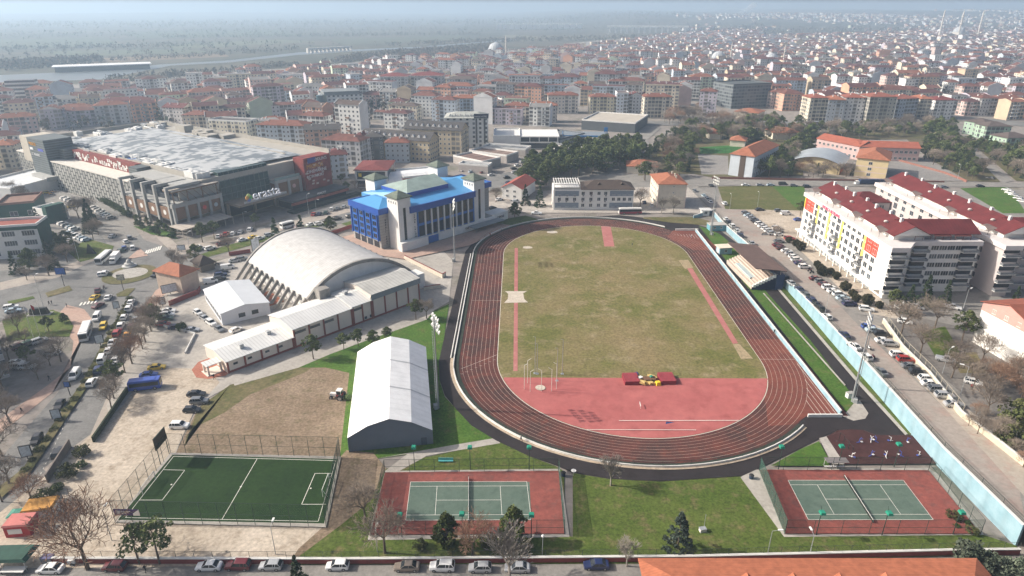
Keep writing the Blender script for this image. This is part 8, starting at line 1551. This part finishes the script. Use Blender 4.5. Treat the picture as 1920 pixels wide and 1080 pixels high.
# ---------------------------------------------------------------- trees one can name
for px, H, k, lb in (((262, 1058), 9, 'umbrella', 'flat topped pine on the red wall, nearer the big bare tree'), ((300, 1058), 9.3, 'umbrella', 'flat topped pine on the red wall beside its twin'), ((165, 1068), 14, 'russet', 'big leaning bare tree at the street stall'), ((62, 944), 8, 'russet', 'russet bare tree over the rusty roofed container'), ((722, 1038), 10.5, 'bare', 'bare tree leaning over the first court corner'), ((686, 978), 9, 'bare', 'dark bare tree between pitch and first court'), ((838, 1026), 8, 'column', 'round evergreen at the near middle of the first court'), ((962, 1016), 7.6, 'column', 'second round evergreen at the first court'), ((886, 1042), 8, 'russet', 'russet thicket tree between the two round evergreens'), ((955, 1088), 13.5, 'grey', 'large pale grey bare tree over the parked cars'), ((1145, 911), 8, 'grey', 'small pale bare tree beside the black path bend'), ((1270, 1030), 9, 'cedar', 'tall blue green cedar alone on the east lawn'), ((1175, 1062), 6.5, 'grey', 'low pale bare tree at the orange tiled roof'), ((560, 1096), 7, 'conifer', 'dark pointed fir at the street edge'), ((1814, 1064), 5.5, 'oleander', 'grey green tall bush behind the orange tiled roof'), ((1862, 1078), 4.2, 'oleander', 'grey green bush at the corner of the orange tiled roof'), ((1905, 1086), 4, 'oleander', 'grey green bush at the photo corner'),
    ((588, 674), 7.5, 'pine', 'lone pine on the lawn before the long low hall'), ((645, 656), 5, 'pine', 'small pine before the hall wall'), ((672, 650), 6, 'pine', 'middle pine before the hall wall'), ((700, 645), 4.6, 'bushy', 'low round evergreen behind the tented hall'), ((727, 640), 5, 'pine', 'small round pine behind the tented hall corner'), ((780, 600), 6.5, 'pine', 'pine at the low hall corner by the track'), ((800, 598), 7, 'bare', 'bare tree at the low hall corner by the track'),
    ((520, 468), 13, 'conifer', 'tall fir before the mall entrance'), ((568, 458), 12, 'conifer', 'second tall fir behind the arched hall'), ((620, 432), 7, 'bushy', 'round green tree before the blue building'), ((480, 425), 6, 'pine', 'small pine at the mall entrance lane'), ((430, 476), 8, 'bare', 'bare tree beside the hall car park'), ((370, 497), 8.5, 'pine', 'dense pine at the crossing plaza'), ((330, 505), 9, 'grey', 'pale bare tree at the crossing plaza'), ((342, 512), 8, 'bare', 'bare tree behind the beige pump house'), ((380, 455), 9, 'pine', 'dark pine at the mall awning corner'), ((402, 448), 8, 'pine', 'dark pine before the mall awning'),
    ((965, 408), 7.5, 'bushy', 'big dark round bush tree at the far bend'), ((930, 380), 8, 'bare', 'bare tree at the low white hall'), ((985, 385), 11, 'conifer', 'dark fir before the pine grove'), ((1012, 388), 11.5, 'conifer', 'second dark fir before the pine grove'), ((1240, 400), 9, 'grey', 'pale bare tree at the house corner'), ((1262, 402), 10, 'grey', 'wide pale bare tree before the cream house'), ((1200, 388), 9, 'bare', 'bare tree beside the white office end'), ((292, 612), 8, 'bushy', 'dark evergreen at the boulevard yard'), ((92, 622), 5, 'pine', 'small pine on the flag park lawn'), ((122, 606), 3.6, 'bushy', 'dark bush at the flag park path'), ((37, 628), 8, 'bare', 'bare tree on the flag park lawn'), ((115, 678), 8, 'bare', 'bare tree on the left brown pavement'), ((340, 620), 2.4, 'bush', 'green bush at the low white yard wall')): tree(px, H, k, lb)
for px, H, k, lb in (((1700, 588), 10, 'conifer', 'tall fir at the panelled apartment corner'), ((1730, 576), 11, 'conifer', 'dark fir against the lilac wall'), ((1672, 585), 8, 'pine', 'pine at the apartment corner'), ((1770, 572), 8.5, 'conifer', 'broad fir against the lilac block'), ((1900, 575), 7, 'conifer', 'fir before the second lilac block'), ((1688, 630), 12, 'bare', 'large bare tree at the head of the yard wall'), ((1752, 615), 10, 'bare', 'bare tree over the yard lawn'), ((1724, 665), 9, 'bare', 'bare tree inside the yard wall'), ((1803, 640), 9, 'pine', 'dense green pine before the gabled school'), ((1840, 682), 8, 'bare', 'bare tree at the foot of the white gable'), ((1870, 735), 9, 'russet', 'russet tree at the gabled school'), ((1905, 722), 8, 'russet', 'russet tree at the gabled school corner'), ((1790, 690), 8, 'bare', 'bare tree beside the silver pickup'), ((1848, 780), 8, 'bare', 'bare tree on the yard kerb'), ((1455, 447), 6, 'bare', 'bare tree at the grey notice board'), ((1500, 405), 7, 'pine', 'green tree at the apartment end'), ((1910, 800), 6, 'olive', 'dark hedge clump at the yard edge')): tree(px, H, k, lb, True)
DB = [(1478, 455), (1492, 462), (1500, 470), (1531, 500), (1536, 508), (1541, 517), (1556, 515), (1567, 524), (1584, 545), (1598, 556), (1604, 566), (1625, 572), (1647, 578)]
for i, q in enumerate(DB): tree(q, 2.6+.5*(i % 3), 'dome', f'{ORD[i] or "first "}clipped dome bush before the apartments, counted from the dirt car lot', True)
for i in range(22): t = i/21; tree((182+t*60, 372+t*36), 3.4, 'bushy', f'{ORD[i] if i < 20 else "last "}clipped evergreen of the long mall hedge, counted from the mall tower' if i < 21 else 'end evergreen of the mall hedge at the roundabout', w=1.3)
grove([(978, 352), (1000, 318), (1060, 300), (1130, 283), (1196, 283), (1204, 305), (1150, 322), (1040, 340), (1015, 358)], 78, ['pine', 'pine', 'bushy'], (10, 14), gap=6)
grove([(1200, 345), (1210, 290), (1290, 240), (1360, 225), (1500, 240), (1510, 262), (1400, 268), (1310, 275), (1296, 330)], 150, ['bare', 'pine', 'grey', 'pine', 'bare', 'cypress', 'russet', 'bushy'], (7, 12), gap=4, avoid=[[(1170, 300), (1245, 300), (1245, 335), (1170, 335)], [(1300, 268), (1400, 268), (1400, 292), (1300, 292)]])
grove([(1418, 330), (1450, 300), (1505, 270), (1520, 290), (1480, 322), (1484, 334), (1430, 336)], 32, ['pine', 'bushy', 'conifer', 'bare'], (8, 12), gap=5)
grove([(1500, 250), (1760, 236), (1800, 250), (1790, 262), (1700, 256), (1500, 266)], 66, ['bare', 'pine', 'bare', 'grey', 'bushy'], (7, 12), gap=6); grove([(1722, 300), (1745, 268), (1790, 262), (1850, 335), (1815, 338), (1765, 318)], 54, ['pine', 'conifer', 'bushy', 'pine', 'bare'], (7, 11), gap=5)
grove([(1810, 275), (1925, 275), (1925, 345), (1900, 335), (1840, 290)], 46, ['pine', 'conifer', 'bushy', 'bare'], (7, 11), gap=5); grove([(1485, 335), (1600, 338), (1600, 326), (1560, 320), (1495, 322)], 12, ['bare', 'conifer', 'russet', 'bare'], (5, 9), gap=4)
grove([(1290, 215), (1370, 180), (1372, 190), (1310, 225), (1240, 240), (1235, 232)], 34, ['bare', 'russet', 'bare', 'grey'], (8, 12), gap=5); grove([(300, 596), (265, 660), (230, 725), (200, 790), (190, 785), (222, 715), (255, 650), (290, 590)], 12, ['bare', 'bare', 'russet', 'pine'], (6, 9), gap=4)
grove([(0, 690), (60, 640), (110, 690), (60, 760), (0, 790)], 7, ['bare', 'bare', 'bare', 'pine'], (5, 8), gap=5); grove([(0, 800), (20, 790), (20, 930), (0, 960)], 4, ['bare'], (7, 9), gap=5); grove([(36, 470), (110, 455), (150, 480), (110, 515), (0, 545), (0, 520)], 16, ['conifer', 'bushy', 'pine', 'bare'], (5, 9), gap=4.5)
grove([(60, 430), (80, 420), (92, 450), (70, 460)], 5, ['conifer', 'conifer'], (7, 10), gap=4); grove([(140, 400), (165, 395), (192, 440), (175, 450)], 9, ['bare', 'conifer', 'bare'], (7, 10), gap=4.5); grove([(250, 415), (275, 420), (345, 446), (330, 450), (262, 436)], 12, ['bushy', 'bush', 'pine'], (3, 5), gap=3.5); grove([(150, 850), (115, 905), (75, 945), (98, 948), (130, 915), (166, 858)], 13, ['olive', 'olive', 'bush'], (2.4, 3.6), gap=3)
grove([(780, 1040), (980, 1040), (980, 1022), (790, 1020)], 9, ['olive', 'russet', 'olive'], (1.2, 2.6), gap=3); grove([(1765, 960), (1830, 990), (1850, 1000), (1800, 1000)], 4, ['olive', 'bush'], (1.2, 2.2), gap=2)
grove([(1790, 790), (1920, 880), (1920, 850), (1830, 770)], 16, ['bare', 'russet', 'bare', 'olive'], (2.5, 5), e=True, gap=3); grove([(1760, 700), (1920, 700), (1920, 760), (1850, 750)], 10, ['bare', 'russet', 'bare'], (4, 8), e=True, gap=4); grove([(100, 480), (30, 330), (20, 330), (0, 350), (30, 380)], 4, ['bare'], (7, 9), gap=5); grove([(630, 345), (670, 340), (720, 380), (690, 385)], 5, ['bare', 'pine'], (4, 6), gap=4)
auto_labels()
bad = {k: v for k, v in LABELS.items() if len(v) > 1}
print('duplicate labels', len(bad), list(bad.items())[:12]); print('long', [k for k in LABELS if len(k.split()) > 16][:12], 'short', [k for k in LABELS if len(k.split()) < 4])
